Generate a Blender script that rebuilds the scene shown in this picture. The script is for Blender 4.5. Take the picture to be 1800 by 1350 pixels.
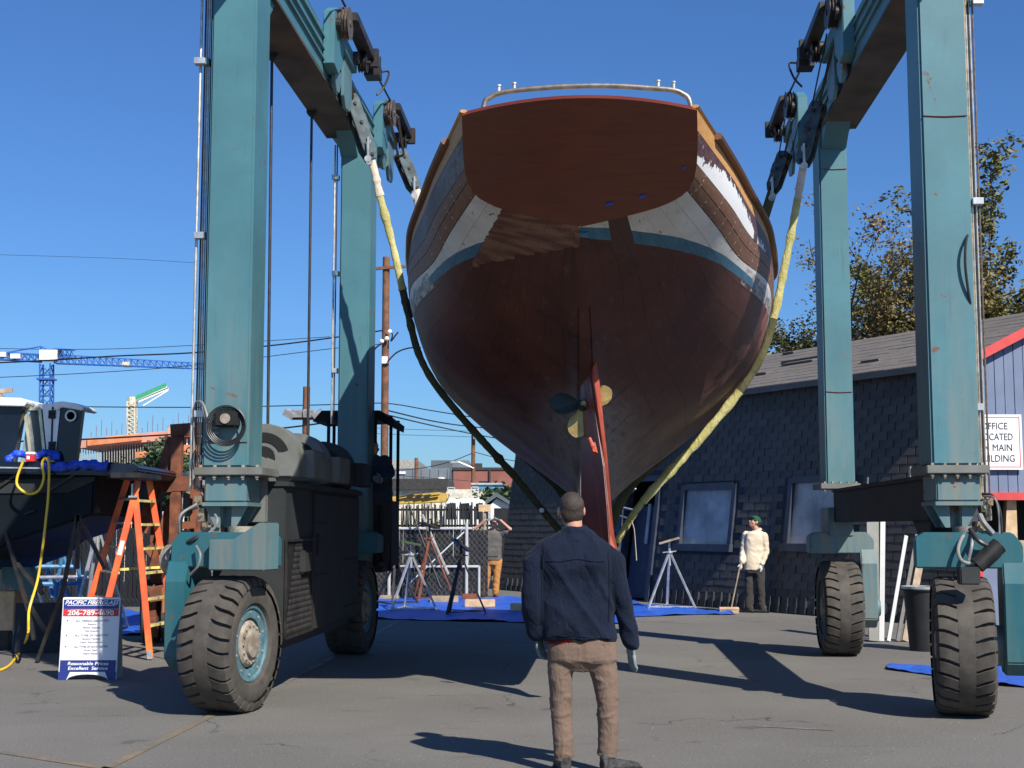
import bpy, bmesh, math, random
from mathutils import Vector, Matrix, noise
R = math.radians
random.seed(7)
for o in list(bpy.data.objects): bpy.data.objects.remove(o)
scene = bpy.context.scene
COL = scene.collection
# ------------------------------------------------------------------ camera, sky, sun
PITCH = R(5.95); EYE = 1.57
cam = bpy.data.cameras.new('camera'); camo = bpy.data.objects.new('camera', cam); COL.objects.link(camo)
camo.location = (0, 0, EYE); camo.rotation_euler = (R(90) + PITCH, 0, 0)
cam.sensor_width = 36; cam.lens = 48; cam.clip_start = .1; cam.clip_end = 3000
scene.camera = camo
SUN_AZ = 147.0; SUN_EL = 42.0
world = bpy.data.worlds.new("World"); scene.world = world; world.use_nodes = True
wn = world.node_tree; wn.nodes.clear()
sky = wn.nodes.new('ShaderNodeTexSky'); sky.sky_type = 'NISHITA'; sky.sun_disc = False
sky.sun_elevation = R(SUN_EL); sky.sun_rotation = R(SUN_AZ)
sky.air_density = 1.15; sky.dust_density = 0.35; sky.ozone_density = 3.2
bg = wn.nodes.new('ShaderNodeBackground'); bg.inputs['Strength'].default_value = 0.059
wo = wn.nodes.new('ShaderNodeOutputWorld')
tint = wn.nodes.new('ShaderNodeMix'); tint.data_type = 'RGBA'; tint.blend_type = 'MULTIPLY'; tint.inputs[0].default_value = 1; tint.inputs[7].default_value = (.56, .92, 1.45, 1)
wn.links.new(sky.outputs[0], tint.inputs[6]); wn.links.new(tint.outputs[2], bg.inputs[0]); wn.links.new(bg.outputs[0], wo.inputs[0])
sl = bpy.data.lights.new('sun', 'SUN'); sl.energy = 4.9; sl.angle = R(.53); sl.color = (1, .945, .86)
so = bpy.data.objects.new('sun', sl); COL.objects.link(so)
sdir = Vector((math.sin(R(SUN_AZ)) * math.cos(R(SUN_EL)), math.cos(R(SUN_AZ)) * math.cos(R(SUN_EL)), math.sin(R(SUN_EL))))
so.rotation_euler = sdir.to_track_quat('Z', 'Y').to_euler(); so.location = (8, -10, 14)
scene.view_settings.view_transform = 'Standard'; scene.view_settings.look = 'None'
scene.view_settings.exposure = 0.5; scene.view_settings.gamma = 1
scene.render.engine = 'CYCLES'
scene.cycles.max_bounces = 6

# ------------------------------------------------------------------ survey: picture measurements -> places on known planes
cp, sp = math.cos(PITCH), math.sin(PITCH)
def ray(px, py):
    a = (px - 900) / 2400; b = (675 - py) / 2400
    return Vector((a, cp - b * sp, sp + b * cp))
def W(px, py, Y):
    q = ray(px, py); return Vector((0, 0, EYE)) + q * (Y / q.y)
def G(px, py, z=0.0):
    q = ray(px, py); return Vector((0, 0, EYE)) + q * ((z - EYE) / q.z)
class Frame:
    def __init__(s, ox, oy, psi):
        p = R(psi); s.psi = p; s.ox, s.oy = ox, oy
        s.r = (math.cos(p), -math.sin(p)); s.f = (math.sin(p), math.cos(p))
    def loc(s, P):
        dx, dy = P.x - s.ox, P.y - s.oy
        return Vector((dx * s.r[0] + dy * s.r[1], dx * s.f[0] + dy * s.f[1], P.z))
    def v(s, px, py, v):
        q = ray(px, py); n = q.x * s.f[0] + q.y * s.f[1]
        return s.loc(Vector((0, 0, EYE)) + q * ((v + s.ox * s.f[0] + s.oy * s.f[1]) / n))
    def u(s, px, py, u):
        q = ray(px, py); n = q.x * s.r[0] + q.y * s.r[1]
        return s.loc(Vector((0, 0, EYE)) + q * ((u + s.ox * s.r[0] + s.oy * s.r[1]) / n))
LF = Frame(.66, 11.9, 3.6)
BF = Frame(.50, 10, 4.1)

# ------------------------------------------------------------------ materials
class NT:
    def __init__(s, name):
        m = bpy.data.materials.new(name); m.use_nodes = True; s.m = m; s.t = m.node_tree
        s.b = s.t.nodes['Principled BSDF']; s.out = s.t.nodes['Material Output']
    def n(s, k, **kw):
        x = s.t.nodes.new(k)
        for a, v in kw.items(): setattr(x, a, v)
        return x
    def ln(s, a, b): s.t.links.new(a, b)
    def setv(s, inp, v):
        if isinstance(v, (int, float)): inp.default_value = v
        elif isinstance(v, (tuple, list)):
            inp.default_value = tuple(v) + ((1,) if len(v) == 3 and inp.type == 'RGBA' else ())
        else: s.ln(v, inp)
    def co(s, k='Object'): 
        if not hasattr(s, '_tc'): s._tc = s.n('ShaderNodeTexCoord')
        return s._tc.outputs[k]
    def map(s, v, sc=(1, 1, 1), rot=(0, 0, 0), loc=(0, 0, 0)):
        x = s.n('ShaderNodeMapping'); s.ln(v, x.inputs[0]); x.inputs['Scale'].default_value = sc
        x.inputs['Rotation'].default_value = rot; x.inputs['Location'].default_value = loc; return x.outputs[0]
    def noise(s, v, scale, detail=4, rough=.55, dist=0):
        x = s.n('ShaderNodeTexNoise'); s.ln(v, x.inputs['Vector']); x.inputs['Scale'].default_value = scale
        x.inputs['Detail'].default_value = detail; x.inputs['Roughness'].default_value = rough
        x.inputs['Distortion'].default_value = dist; return x.outputs[0]
    def vor(s, v, scale, feat='F1', rnd=1):
        x = s.n('ShaderNodeTexVoronoi', feature=feat); s.ln(v, x.inputs['Vector']); x.inputs['Scale'].default_value = scale
        x.inputs['Randomness'].default_value = rnd; return x
    def math(s, op, a, b=0.0, c=None, clamp=False):
        x = s.n('ShaderNodeMath', operation=op, use_clamp=clamp); s.setv(x.inputs[0], a); s.setv(x.inputs[1], b)
        if c is not None: s.setv(x.inputs[2], c)
        return x.outputs[0]
    def step(s, v, a, b):                       # smooth ramp of v from a to b -> 0..1
        x = s.n('ShaderNodeMapRange', interpolation_type='SMOOTHSTEP'); s.setv(x.inputs[0], v)
        x.inputs[1].default_value = a; x.inputs[2].default_value = b; return x.outputs[0]
    def mix(s, f, a, b, bt='MIX'):
        x = s.n('ShaderNodeMix', data_type='RGBA', blend_type=bt); s.setv(x.inputs[0], f)
        s.setv(x.inputs[6], a); s.setv(x.inputs[7], b); return x.outputs[2]
    def sep(s, v):
        x = s.n('ShaderNodeSeparateXYZ'); s.ln(v, x.inputs[0]); return x.outputs
    def bump(s, h, st=.3, d=.01):
        x = s.n('ShaderNodeBump'); s.ln(h, x.inputs['Height']); x.inputs['Strength'].default_value = st
        x.inputs['Distance'].default_value = d; s.ln(x.outputs[0], s.b.inputs['Normal'])
    def fin(s, col, rough=.6, metal=0.0, **kw):
        s.setv(s.b.inputs['Base Color'], col); s.setv(s.b.inputs['Roughness'], rough); s.setv(s.b.inputs['Metallic'], metal)
        for k, v in kw.items(): s.setv(s.b.inputs[k.replace('_', ' ')], v)
        return s.m
def plain(name, col, rough=.6, metal=0.0, var=.25, scale=6, bump=.15, bs=60, dirt=None, dirtamt=.5, **kw):
    s = NT(name); c = s.co()
    n1 = s.noise(c, scale, 5)
    dk = tuple(x * (1 - var) for x in col); lt = tuple(min(1, x * (1 + var)) for x in col)
    k = s.mix(s.step(n1, .3, .7), dk, lt)
    if dirt:
        n2 = s.noise(c, scale * .35, 6, .65)
        k = s.mix(s.math('MULTIPLY', s.step(n2, .48, .68), dirtamt), k, dirt)
    if bump: s.bump(s.noise(c, bs, 3), bump, .004)
    return s.fin(k, rough, metal, **kw)
def wood(name, a, b, rough=.6, axis=1, sc=3, gloss=0):
    s = NT(name); c = s.co(); r = [14, 14, 14]; r[axis] = 1.0
    g = s.noise(s.map(c, tuple(r)), sc, 6, .6, .6); w = s.noise(c, 2.0, 3)
    k = s.mix(s.step(g, .3, .72), a, b); k = s.mix(s.math('MULTIPLY', w, .45), k, tuple(x * .6 for x in a))
    s.bump(g, .2, .003)
    return s.fin(k, rough, 0.0)
# worn teal machine paint: chalky lower parts, rust blooms at edges and runs
def teal_mat(name, col, chalk, rusty=.5, zc=3.0):
    s = NT(name); c = s.co(); z = s.sep(c)[2]
    n1 = s.noise(c, 1.3, 6, .6); n2 = s.noise(s.map(c, (5, 5, .5)), 1.6, 5, .6)
    k = s.mix(s.step(n1, .35, .7), tuple(x * .88 for x in col), tuple(x * 1.1 for x in col))
    f = s.math('MULTIPLY', s.step(n2, .36, .68), s.math('SUBTRACT', 1.0, s.step(z, zc - 1.4, zc + 1.6)))
    k = s.mix(s.math('MULTIPLY', f, .8), k, chalk)
    r = s.noise(c, 3.1, 8, .7, .4); rm = s.step(r, .665 - .06 * rusty, .69 - .04 * rusty)
    k = s.mix(s.math('MULTIPLY', rm, .85), k, (.17, .062, .03))
    dr = s.noise(s.map(c, (9, 9, .6)), 2.2, 4, .6); k = s.mix(s.math('MULTIPLY', s.step(dr, .58, .78), .5), k, (.075, .075, .06)); gr = s.noise(c, 6.5, 7, .75); k = s.mix(s.math('MULTIPLY', s.step(gr, .55, .75), .3), k, tuple(x * .6 for x in col))
    sc = s.noise(s.map(c, (1.5, 1.5, 1.5)), 26, 3, .7); k = s.mix(s.math('MULTIPLY', s.step(sc, .74, .78), .5), k, (.45, .5, .47))
    s.bump(s.noise(c, 14, 4), .12, .004)
    return s.fin(k, s.mix(rm, (.48,) * 3, (.85,) * 3), 0.0)
M = {}
M['teal'] = teal_mat('teal_paint', (.060, .175, .205), (.16, .20, .19), .55)
M['teal_low'] = teal_mat('chalky_teal_paint', (.085, .175, .19), (.18, .19, .165), .9, 6)
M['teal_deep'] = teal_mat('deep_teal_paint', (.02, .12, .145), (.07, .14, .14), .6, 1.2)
M['tealgrey'] = plain('grey_teal_steel', (.14, .145, .13), .6, 0, .2, 3, .1, 40, (.12, .1, .07), .5)
M['dark_steel'] = plain('dark_greased_steel', (.028, .027, .026), .5, .3, .4, 9, .2, 40, (.07, .035, .02), .5)
M['cabinet'] = plain('shaded_cabinet_paint', (.017, .021, .021), .75, 0, .25, 3, .1, 40, (.05, .036, .026), .5)  # engine housing's shade is put into this darkened colour
M['galv'] = plain('galvanised_steel', (.55, .56, .55), .4, .6, .2, 10, .1, 80)
M['pipe'] = plain('zinc_pipe', (.6, .55, .47), .38, .7, .25, 14, .05, 60, (.35, .2, .12), .4)
M['pipe2'] = plain('brassy_pipe', (.42, .33, .22), .4, .7, .25, 14, .05, 60)
M['hose'] = plain('black_rubber_hose', (.022, .022, .024), .45)
M['greyhose'] = plain('grey_hose', (.2, .2, .19), .5)
M['tyre'] = plain('dusty_tyre_rubber', (.062, .054, .045), .85, 0, .22, 9, .35, 70, (.1, .085, .066), .55)
M['rubber'] = plain('black_rubber', (.018, .018, .019), .6)
M['rim'] = plain('wheel_rim_paint', (.1, .17, .18), .6, 0, .3, 12, .2, 60, (.17, .15, .12), .7)
M['hub'] = plain('dusty_hub', (.28, .24, .19), .7, 0, .3, 18, .3, 80, (.12, .08, .05), .6)
M['rust'] = plain('rusty_brown_steel', (.19, .062, .03), .75, 0, .35, 7, .3, 60, (.06, .03, .02), .6)
M['orange'] = plain('orange_fibreglass', (.78, .13, .045), .45, 0, .12, 5, .1, 60, (.75, .36, .06), .5)
M['alu'] = plain('aluminium', (.6, .58, .42), .4, .5, .15, 8, .1, 60)
M['yellowstrip'] = plain('yellow_step_edge', (.72, .62, .2), .5)
M['white'] = plain('white_gelcoat', (.82, .82, .8), .3, 0, .06, 3, 0)
M['navy'] = plain('navy_paint', (.006, .010, .022), .22, 0, .3, 3, 0)
M['navyhull'] = plain('dark_hull_paint', (.004, .008, .011), .6, 0, .3, 2, 0, Specular_IOR_Level=.2)
M['tape_blue'] = plain('blue_tape', (.01, .06, .5), .5)
M['tarp'] = None
M['yellow_hose'] = plain('yellow_hose', (.85, .55, .03), .4, 0, .1)
M['black'] = plain('black_void', (.008, .008, .009), .9, 0, .2, 3, 0)
M['bronze'] = plain('gold_bronze', (.52, .38, .14), .5, .35, .25, 9, .2, 40, (.25, .16, .06), .5)
M['greenbronze'] = plain('tarnished_bronze', (.022, .034, .027), .6, .3, .3, 8)
M['block_steel'] = plain('block_steel', (.06, .085, .09), .5, .2, .35, 10, .2, 50, (.03, .03, .03), .7)
M['cable'] = plain('wire_rope', (.05, .045, .042), .55, .4, .3, 30)
M['cable_lit'] = plain('wire_rope_lit', (.16, .12, .09), .5, .5, .3, 30)  # wire rope as seen in sun, the brightness put into its colour
M['concrete'] = plain('grey_concrete', (.3, .29, .27), .85, 0, .2, 5, .3, 50)
M['bluesteel'] = plain('blue_painted_tube', (.06, .2, .34), .5, 0, .3, 9)
M['lumber'] = plain('weathered_lumber', (.33, .25, .17), .8, 0, .3, 8, .3, 50)
M['cutwood'] = plain('fresh_cut_wood', (.55, .38, .22), .7, 0, .2, 8, .2, 50)
M['glass_dark'] = plain('dark_window_glass', (.02, .025, .03), .08, 0, .1, 2, 0)
M['wall_dark'] = None

M['rimblue'] = plain('blue_grey_rim_paint', (.075, .16, .19), .6, 0, .25, 14, .2, 60, (.2, .17, .13), .45)
def weave(name, col, col2, sc=300, rough=.85, bump=.5):
    s = NT(name); c = s.co(); n = s.noise(c, 3.2, 5, .6); f = s.noise(c, sc, 2)
    k = s.mix(s.step(n, .3, .72), col, col2); k = s.mix(s.math('MULTIPLY', s.step(f, .4, .7), .25), k, tuple(x * 1.6 + .01 for x in col2))
    fo = s.noise(s.map(c, (1, 1, .55)), 11, 4, .55, .8)
    s.b.inputs['Specular IOR Level'].default_value = .2
    s.bump(s.math('ADD', s.math('MULTIPLY', fo, 1.0), s.math('MULTIPLY', f, .05)), bump, .03)
    return s.fin(k, rough, 0.0, Sheen_Weight=.04)
M['jacket'] = weave('navy_canvas', (.0035, .007, .017), (.006, .011, .027), 260, .95, .9)
M['brown_trouser'] = weave('tan_brown_canvas', (.125, .082, .06), (.175, .122, .092), 300, .95, .7)
M['red_shirt'] = weave('red_cotton', (.18, .01, .015), (.25, .02, .02))
M['duck'] = weave('duck_brown_canvas', (.36, .16, .045), (.46, .22, .07), 200)
M['grey_hoodie'] = weave('grey_fleece', (.085, .078, .072), (.12, .11, .1), 200)
M['cream_shirt'] = weave('cream_cotton', (.55, .45, .33), (.68, .58, .44), 200, .85, .4)
M['charcoal'] = weave('charcoal_cotton', (.03, .028, .028), (.05, .045, .043), 200)
M['denim'] = weave('dark_blue_work_cloth', (.02, .03, .05), (.04, .05, .08), 200)
M['green_cap'] = weave('green_cap_cloth', (.012, .06, .035), (.02, .09, .05), 200)
M['glove'] = weave('pale_glove_knit', (.42, .45, .46), (.55, .58, .58), 200)
M['glove_dark'] = weave('grey_teal_glove', (.06, .1, .11), (.25, .3, .3), 60)
def skin(name, col):
    s = NT(name); c = s.co(); n = s.noise(c, 9, 4)
    k = s.mix(s.step(n, .3, .7), tuple(x * .86 for x in col), col); s.bump(s.noise(c, 160, 2), .15, .002)
    return s.fin(k, .5, 0.0, Subsurface_Weight=.08, Subsurface_Radius=(.02, .008, .004))
M['skin'] = skin('warm_skin', (.56, .28, .19))
M['skin2'] = skin('ruddy_skin', (.6, .3, .2))
def hairm(name, a, b):
    s = NT(name); c = s.co(); n = s.noise(c, 260, 3, .7); w = s.noise(c, 7, 3)
    k = s.mix(s.step(n, .35, .7), a, b); k = s.mix(s.math('MULTIPLY', s.step(w, .5, .75), .35), k, tuple(x * 2 for x in b))
    s.bump(n, .8, .004); return s.fin(k, .65, 0.0)
M['hair'] = hairm('short_dark_hair', (.010, .007, .005), (.075, .05, .036))

# asphalt
s = NT('aged_asphalt'); c = s.co()
n1 = s.noise(c, .35, 6, .6); n2 = s.noise(c, 45, 3, .8); n3 = s.noise(c, 190, 2, .8)
k = s.mix(s.step(n1, .3, .7), (.116, .109, .096), (.162, .153, .135))
k = s.mix(s.math('MULTIPLY', s.step(n2, .42, .72), .5), k, (.25, .235, .205)); n4 = s.noise(c, 90, 2, .9); k = s.mix(s.math('MULTIPLY', s.step(n4, .5, .36), .6), k, (.05, .045, .04)); oi_ = s.noise(c, 1.3, 3, .5); k = s.mix(s.math('MULTIPLY', s.step(oi_, .66, .74), .55), k, (.045, .04, .036))
k = s.mix(s.math('MULTIPLY', s.step(n3, .62, .72), .38), k, (.33, .31, .28))
k = s.mix(s.math('MULTIPLY', s.step(n3, .42, .32), .5), k, (.04, .038, .036))
st = s.noise(s.map(c, (.6, 2.6, 1)), 1.7, 5, .6); k = s.mix(s.math('MULTIPLY', s.step(st, .60, .72), .38), k, (.055, .05, .047))
wv = s.n('ShaderNodeVectorMath', operation='ADD'); s.ln(c, wv.inputs[0])
nn = s.n('ShaderNodeTexNoise'); s.ln(c, nn.inputs['Vector']); nn.inputs['Scale'].default_value = 1.8; nn.inputs['Detail'].default_value = 6
s.ln(nn.outputs['Color'], wv.inputs[1])
cr = s.vor(wv.outputs[0], .45, 'DISTANCE_TO_EDGE').outputs['Distance']
gate = s.step(s.noise(c, .5, 3), .5, .6)
ck = s.math('MULTIPLY', s.math('SUBTRACT', 1.0, s.step(cr, .002, .008)), gate)
k = s.mix(s.math('MULTIPLY', ck, .75), k, (.03, .028, .026))
pb = s.step(s.noise(c, 9, 2), .78, .8); k = s.mix(s.math('MULTIPLY', pb, .5), k, (.4, .38, .35))
s.bump(s.math('ADD', n2, s.math('MULTIPLY', n3, .5)), .55, .01)
M['asphalt'] = s.fin(k, .9, 0.0)
# faded yellow / white road paint
def road_paint(name, col, lo):
    s = NT(name); c = s.co(); n2 = s.noise(c, 60, 3, .8); w = s.noise(c, 3, 5, .7)
    k = s.mix(s.step(s.math('ADD', s.math('MULTIPLY', n2, .6), s.math('MULTIPLY', w, .6)), lo, lo + .16), col, (.12, .108, .095)); s.bump(n2, .4, .01)
    return s.fin(k, .85, 0.0)
M['yellow_line'] = road_paint('faded_yellow_paint', (.22, .165, .09), .52)
M['white_line'] = road_paint('faded_white_paint', (.3, .29, .27), .5)
# tarp
s = NT('blue_polytarp'); c = s.co(); n = s.noise(s.map(c, (1, 2.2, 1)), 3.0, 5, .6, 1.2); f = s.noise(c, .8, 4)
k = s.mix(s.step(n, .3, .7), (.018, .085, .42), (.03, .125, .6)); k = s.mix(s.math('MULTIPLY', s.step(f, .6, .75), .3), k, (.2, .22, .3))
s.bump(n, .8, .06); M['tarp'] = s.fin(k, .45, 0.0)
# dark shingle wall + roof shingle
s = NT('dark_blue_grey_shingle'); c = s.co(); oi = s.n('ShaderNodeObjectInfo'); r = oi.outputs['Random']
n = s.noise(c, 2.2, 6, .65); k = s.mix(r, (.060, .055, .047), (.092, .084, .072)); k = s.mix(s.math('MULTIPLY', s.step(n, .45, .75), .6), k, (.12, .11, .095))
s.bump(s.noise(c, 40, 3), .3, .006); M['shingle'] = s.fin(k, .85, 0.0)
s = NT('weathered_roof_shingle'); c = s.co(); n = s.noise(s.map(c, (1, 1, 5)), 2.5, 7, .75, .6); m2 = s.noise(c, .7, 3)
k = s.mix(s.step(n, .36, .7), (.13, .112, .098), (.18, .158, .14)); k = s.mix(s.math('MULTIPLY', s.step(m2, .3, .65), .35), k, (.13, .12, .11))
s.bump(n, .5, .03); M['roofing'] = s.fin(k, .92, 0.0)
M['siding'] = plain('blue_grey_siding', (.15, .19, .29), .7, 0, .08, 2, .1, 50)
M['redtrim'] = plain('red_trim', (.55, .055, .05), .55, 0, .12, 4)
M['navy_trim'] = plain('dark_blue_trim', (.032, .042, .062), .65, 0, .2, 4)
M['pane'] = plain('frosted_pane', (.36, .35, .33), .4, 0, .3, 1.8, 0, 40, (.14, .14, .14), .7)
M['signwhite'] = plain('sign_white', (.8, .8, .8), .45, 0, .03, 2, 0)
M['signred'] = plain('sign_red', (.58, .03, .04), .45, 0, .05, 2, 0)
M['signblue'] = plain('sign_blue', (.02, .035, .2), .45, 0, .05, 2, 0)
M['ink'] = plain('sign_ink', (.03, .03, .04), .6, 0, .05, 2, 0)
M['inkgrey'] = plain('faded_ink', (.3, .3, .36), .6, 0, .05, 2, 0)

# hull paints (boat coordinates: z up, y forward)
WLT, WLB = 3.985, 3.915
def hull_paint():
    s = NT('hull_bottom_and_topside_paint'); c = s.co(); x, y, z = s.sep(c)[0:3]
    wob = s.noise(c, 3.0, 3); zz = s.math('ADD', z, s.math('MULTIPLY', s.math('SUBTRACT', wob, .5), .012))
    n = s.noise(c, 1.5, 6, .65); g = s.noise(s.map(c, (6, 1, 6)), 3, 5, .7)
    red = s.mix(s.step(n, .3, .72), (.048, .011, .007), (.09, .022, .012))
    red = s.mix(s.math('MULTIPLY', s.step(g, .55, .75), .35), red, (.22, .11, .085))
    # worn greyish belly towards the garboards; tarp's lilac reflection painted on the left
    low = s.math('SUBTRACT', 1.0, s.step(z, 2.1, 3.1)); wn_ = s.step(s.noise(c, 2.1, 6, .7), .33, .62)
    red = s.mix(s.math('MULTIPLY', s.math('MULTIPLY', low, wn_), .8), red, (.2, .15, .125))
    tarp_refl = s.math('MULTIPLY', s.math('MULTIPLY', low, s.math('LESS_THAN', x, -.3)), s.step(s.noise(c, 1.3, 3), .42, .62))
    red = s.mix(s.math('MULTIPLY', tarp_refl, .7), red, (.12, .09, .2))
    nk = s.math('MULTIPLY', s.math('SUBTRACT', 1.0, s.step(s.math('ABSOLUTE', x), .2, .62)), s.math('SUBTRACT', 1.0, s.step(z, 2.55, 3.0)))
    red = s.mix(s.math('MULTIPLY', nk, s.step(g, .25, .6)), red, (.19, .165, .15))
    # scraped orange primer near the turn of the bilge, right side
    pr = s.math('MULTIPLY', s.math('MULTIPLY', s.step(s.noise(s.map(c, (1, .5, 1)), 2.2, 4), .5, .6), s.math('GREATER_THAN', x, 1.2)), s.step(y, 3.6, 4.6))
    red = s.mix(s.math('MULTIPLY', pr, .75), red, (.36, .13, .085))
    blue = s.mix(s.step(g, .35, .7), (.035, .12, .19), (.05, .165, .25))
    cr = s.noise(s.map(c, (3, 3, 3)), 5, 8, .8); wht = s.mix(s.step(n, .3, .7), (.5, .49, .46), (.66, .65, .62))
    wht = s.mix(s.math('MULTIPLY', s.step(s.noise(s.map(c, (9, 2, 9)), 2.4, 6, .75), .60, .66), .8), wht, (.2, .16, .13))
    chip = s.step(s.noise(s.map(c, (1, .55, 1)), 7.5, 3, .6), .69, .71)
    wht = s.mix(chip, wht, (.03, .028, .03))
    k = s.mix(s.math('GREATER_THAN', zz, WLB), red, blue)
    k = s.mix(s.math('GREATER_THAN', zz, WLT), k, wht)
    scr = s.math('MULTIPLY', s.math('MULTIPLY', s.step(s.noise(s.map(c, (2.5, 1, 2.5)), 3.2, 6, .7), .44, .5), s.math('GREATER_THAN', y, 3.0)), s.math('MULTIPLY', s.math('GREATER_THAN', zz, 3.88), s.math('LESS_THAN', zz, 4.03)))
    k = s.mix(s.math('MULTIPLY', scr, .9), k, s.mix(s.step(g, .4, .6), (.42, .41, .4), (.2, .14, .11)))
    seam = s.math('FRACT', s.math('MULTIPLY', s.math('ADD', y, s.math('MULTIPLY', s.noise(c, 6, 2), .2)), 1.9)); cm = s.math('MULTIPLY', s.math('MULTIPLY', s.math('LESS_THAN', seam, .03), s.step(s.noise(c, 1.7, 3), .47, .55)), s.math('LESS_THAN', z, 3.5))
    k = s.mix(s.math('MULTIPLY', cm, .8), k, (.015, .008, .008))
    # left quarter: stripe and white planed off, stained bare wood in diagonal smears
    dg = s.noise(s.map(c, (1.0, 4.6, 2), (0, 0, R(28))), 2.6, 3, .5); smear = s.mix(s.step(dg, .4, .62), (.11, .042, .028), (.21, .105, .07))
    edge = s.math('ADD', s.math('MULTIPLY', x, 1.0), s.math('ADD', s.math('MULTIPLY', s.math('SUBTRACT', y, .7), .32), s.math('MULTIPLY', s.math('SUBTRACT', s.noise(c, 22, 3), .5), .05)))
    reg = s.math('MULTIPLY', s.math('MULTIPLY', s.math('LESS_THAN', x, -.02), s.math('GREATER_THAN', edge, -.62)), s.math('MULTIPLY', s.math('GREATER_THAN', s.math('ADD', zz, s.math('MULTIPLY', s.math('SUBTRACT', dg, .5), .06)), 3.86), s.math('LESS_THAN', y, 3.4)))
    k = s.mix(reg, k, smear)
    # dark brown bare strip just right of the horn timber
    rg2 = s.math('MULTIPLY', s.math('MULTIPLY', s.math('GREATER_THAN', s.math('SUBTRACT', x, s.math('MULTIPLY', y, .10)), .13), s.math('LESS_THAN', s.math('SUBTRACT', x, s.math('MULTIPLY', y, .16)), .24)), s.math('GREATER_THAN', zz, 3.84))
    k = s.mix(rg2, k, (.06, .024, .018))
    s.bump(s.math('ADD', g, cr), .25, .008)
    return s.fin(k, .55, 0.0)
M['hullpaint'] = hull_paint()
def bare_plank(name, a, b, dots=True):
    s = NT(name); c = s.co(); y = s.sep(c)[1]
    g = s.noise(s.map(c, (12, 1.2, 12)), 3, 6, .65, .5); k = s.mix(s.step(g, .3, .72), a, b)
    if dots:
        u = s.co('UV'); uy = s.sep(u); fu = s.math('FRACT', s.math('MULTIPLY', uy[0], 3.4)); fv = s.math('FRACT', s.math('MULTIPLY', uy[1], 3.0))
        d = s.math('ADD', s.math('POWER', s.math('MULTIPLY', s.math('SUBTRACT', fu, .5), .3), 2.0), s.math('POWER', s.math('MULTIPLY', s.math('SUBTRACT', fv, .5), .045), 2.0))
        k = s.mix(s.math('MULTIPLY', s.math('LESS_THAN', d, .00009), s.step(s.noise(c, 5, 2), .4, .55)), k, (.5, .42, .32))
    s.bump(g, .3, .004); return s.fin(k, .62, 0.0)
M['plank_brown'] = bare_plank('bare_brown_plank', (.13, .058, .03), (.2, .095, .052))
M['rail_wood'] = bare_plank('honey_varnished_plank', (.42, .2, .055), (.56, .29, .09), False)
M['mahogany'] = None
s = NT('varnished_mahogany'); c = s.co(); g = s.noise(s.map(c, (1.2, 9, 14)), 2.4, 6, .6, .4); w = s.noise(c, 1.6, 4)
k = s.mix(s.step(g, .3, .75), (.12, .021, .007), (.165, .033, .010)); k = s.mix(s.math('MULTIPLY', s.step(w, .35, .7), .5), k, (.065, .013, .006))
M['mahogany'] = s.fin(k, .33, 0.0, Coat_Weight=.25, Coat_Roughness=.25)
# second strake, right: maroon with a ragged white patch; left: grey-violet scraped wood
s = NT('maroon_with_ragged_white'); c = s.co(); u = s.sep(s.co('UV')); g = s.noise(s.map(c, (8, 1.2, 8)), 3, 6, .65)
mar = s.mix(s.step(g, .4, .75), (.055, .018, .016), (.13, .06, .045)); mar = s.mix(s.step(s.noise(c, 16, 5, .7), .62, .68), mar, (.3, .2, .12))
rag = s.math('MULTIPLY', s.math('SUBTRACT', s.noise(c, 13, 5, .65), .5), .9); bb = u[0]
top = s.math('ADD', s.math('SUBTRACT', .66, s.math('MULTIPLY', s.step(bb, .35, 1.3), .36)), s.math('MULTIPLY', s.step(bb, 1.6, 5.0), .7)); gap = s.math('MULTIPLY', s.math('GREATER_THAN', bb, 2.9), s.math('LESS_THAN', bb, 3.15))
wm = s.math('MULTIPLY', s.step(s.math('SUBTRACT', s.math('ADD', u[1], rag), top), -.01, .02), s.math('SUBTRACT', 1.0, gap))
wm = s.math('MULTIPLY', wm, s.math('LESS_THAN', bb, 5.0))
k = s.mix(wm, mar, s.mix(s.step(s.noise(c, 25, 4, .7), .66, .7), (.72, .72, .7), (.35, .3, .25)))
s.bump(g, .25, .004); M['maroon_white'] = s.fin(k, .55, 0.0)
s = NT('scraped_grey_violet_plank'); c = s.co(); g = s.noise(s.map(c, (8, 1.6, 8)), 3.4, 7, .75, .5)
k = s.mix(s.step(g, .35, .55), (.075, .058, .052), (.17, .155, .155)); k = s.mix(s.step(s.noise(c, 1.1, 3), .45, .6), k, (.12, .085, .065)); s.bump(g, .3, .004)
M['grey_violet'] = s.fin(k, .7, 0.0)
s = NT('bare_grey_deadwood'); c = s.co(); g = s.noise(s.map(c, (5, 5, 1.3)), 3, 7, .7, .5); n = s.noise(c, 2.2, 5, .6); z = s.sep(c)[2]
k = s.mix(s.step(g, .35, .7), (.13, .115, .1), (.25, .225, .2)); k = s.mix(s.math('MULTIPLY', s.step(n, .45, .65), .6), k, (.11, .045, .035)); k = s.mix(s.step(z, 2.5, 3.1), k, (.09, .03, .024))
s.bump(g, .5, .01); M['deadwood'] = s.fin(k, .8, 0.0)
M['rudder'] = plain('rudder_red_paint', (.17, .035, .022), .45, 0, .25, 3, .2, 40, (.09, .03, .025), .5)
M['red_edge'] = plain('sunlit_red_paint', (.42, .075, .035), .5, 0, .15, 6, .2, 60, (.3, .06, .04), .4)  # rudder red brightened to hold the sunlight on the aft edge
M['sling_yellow'] = weave('yellow_sling_sleeve', (.33, .30, .10), (.50, .46, .2), 60, .8, .9)
M['sling_olive'] = weave('olive_sling_webbing', (.045, .045, .02), (.10, .097, .045), 60, .85, .6)
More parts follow.
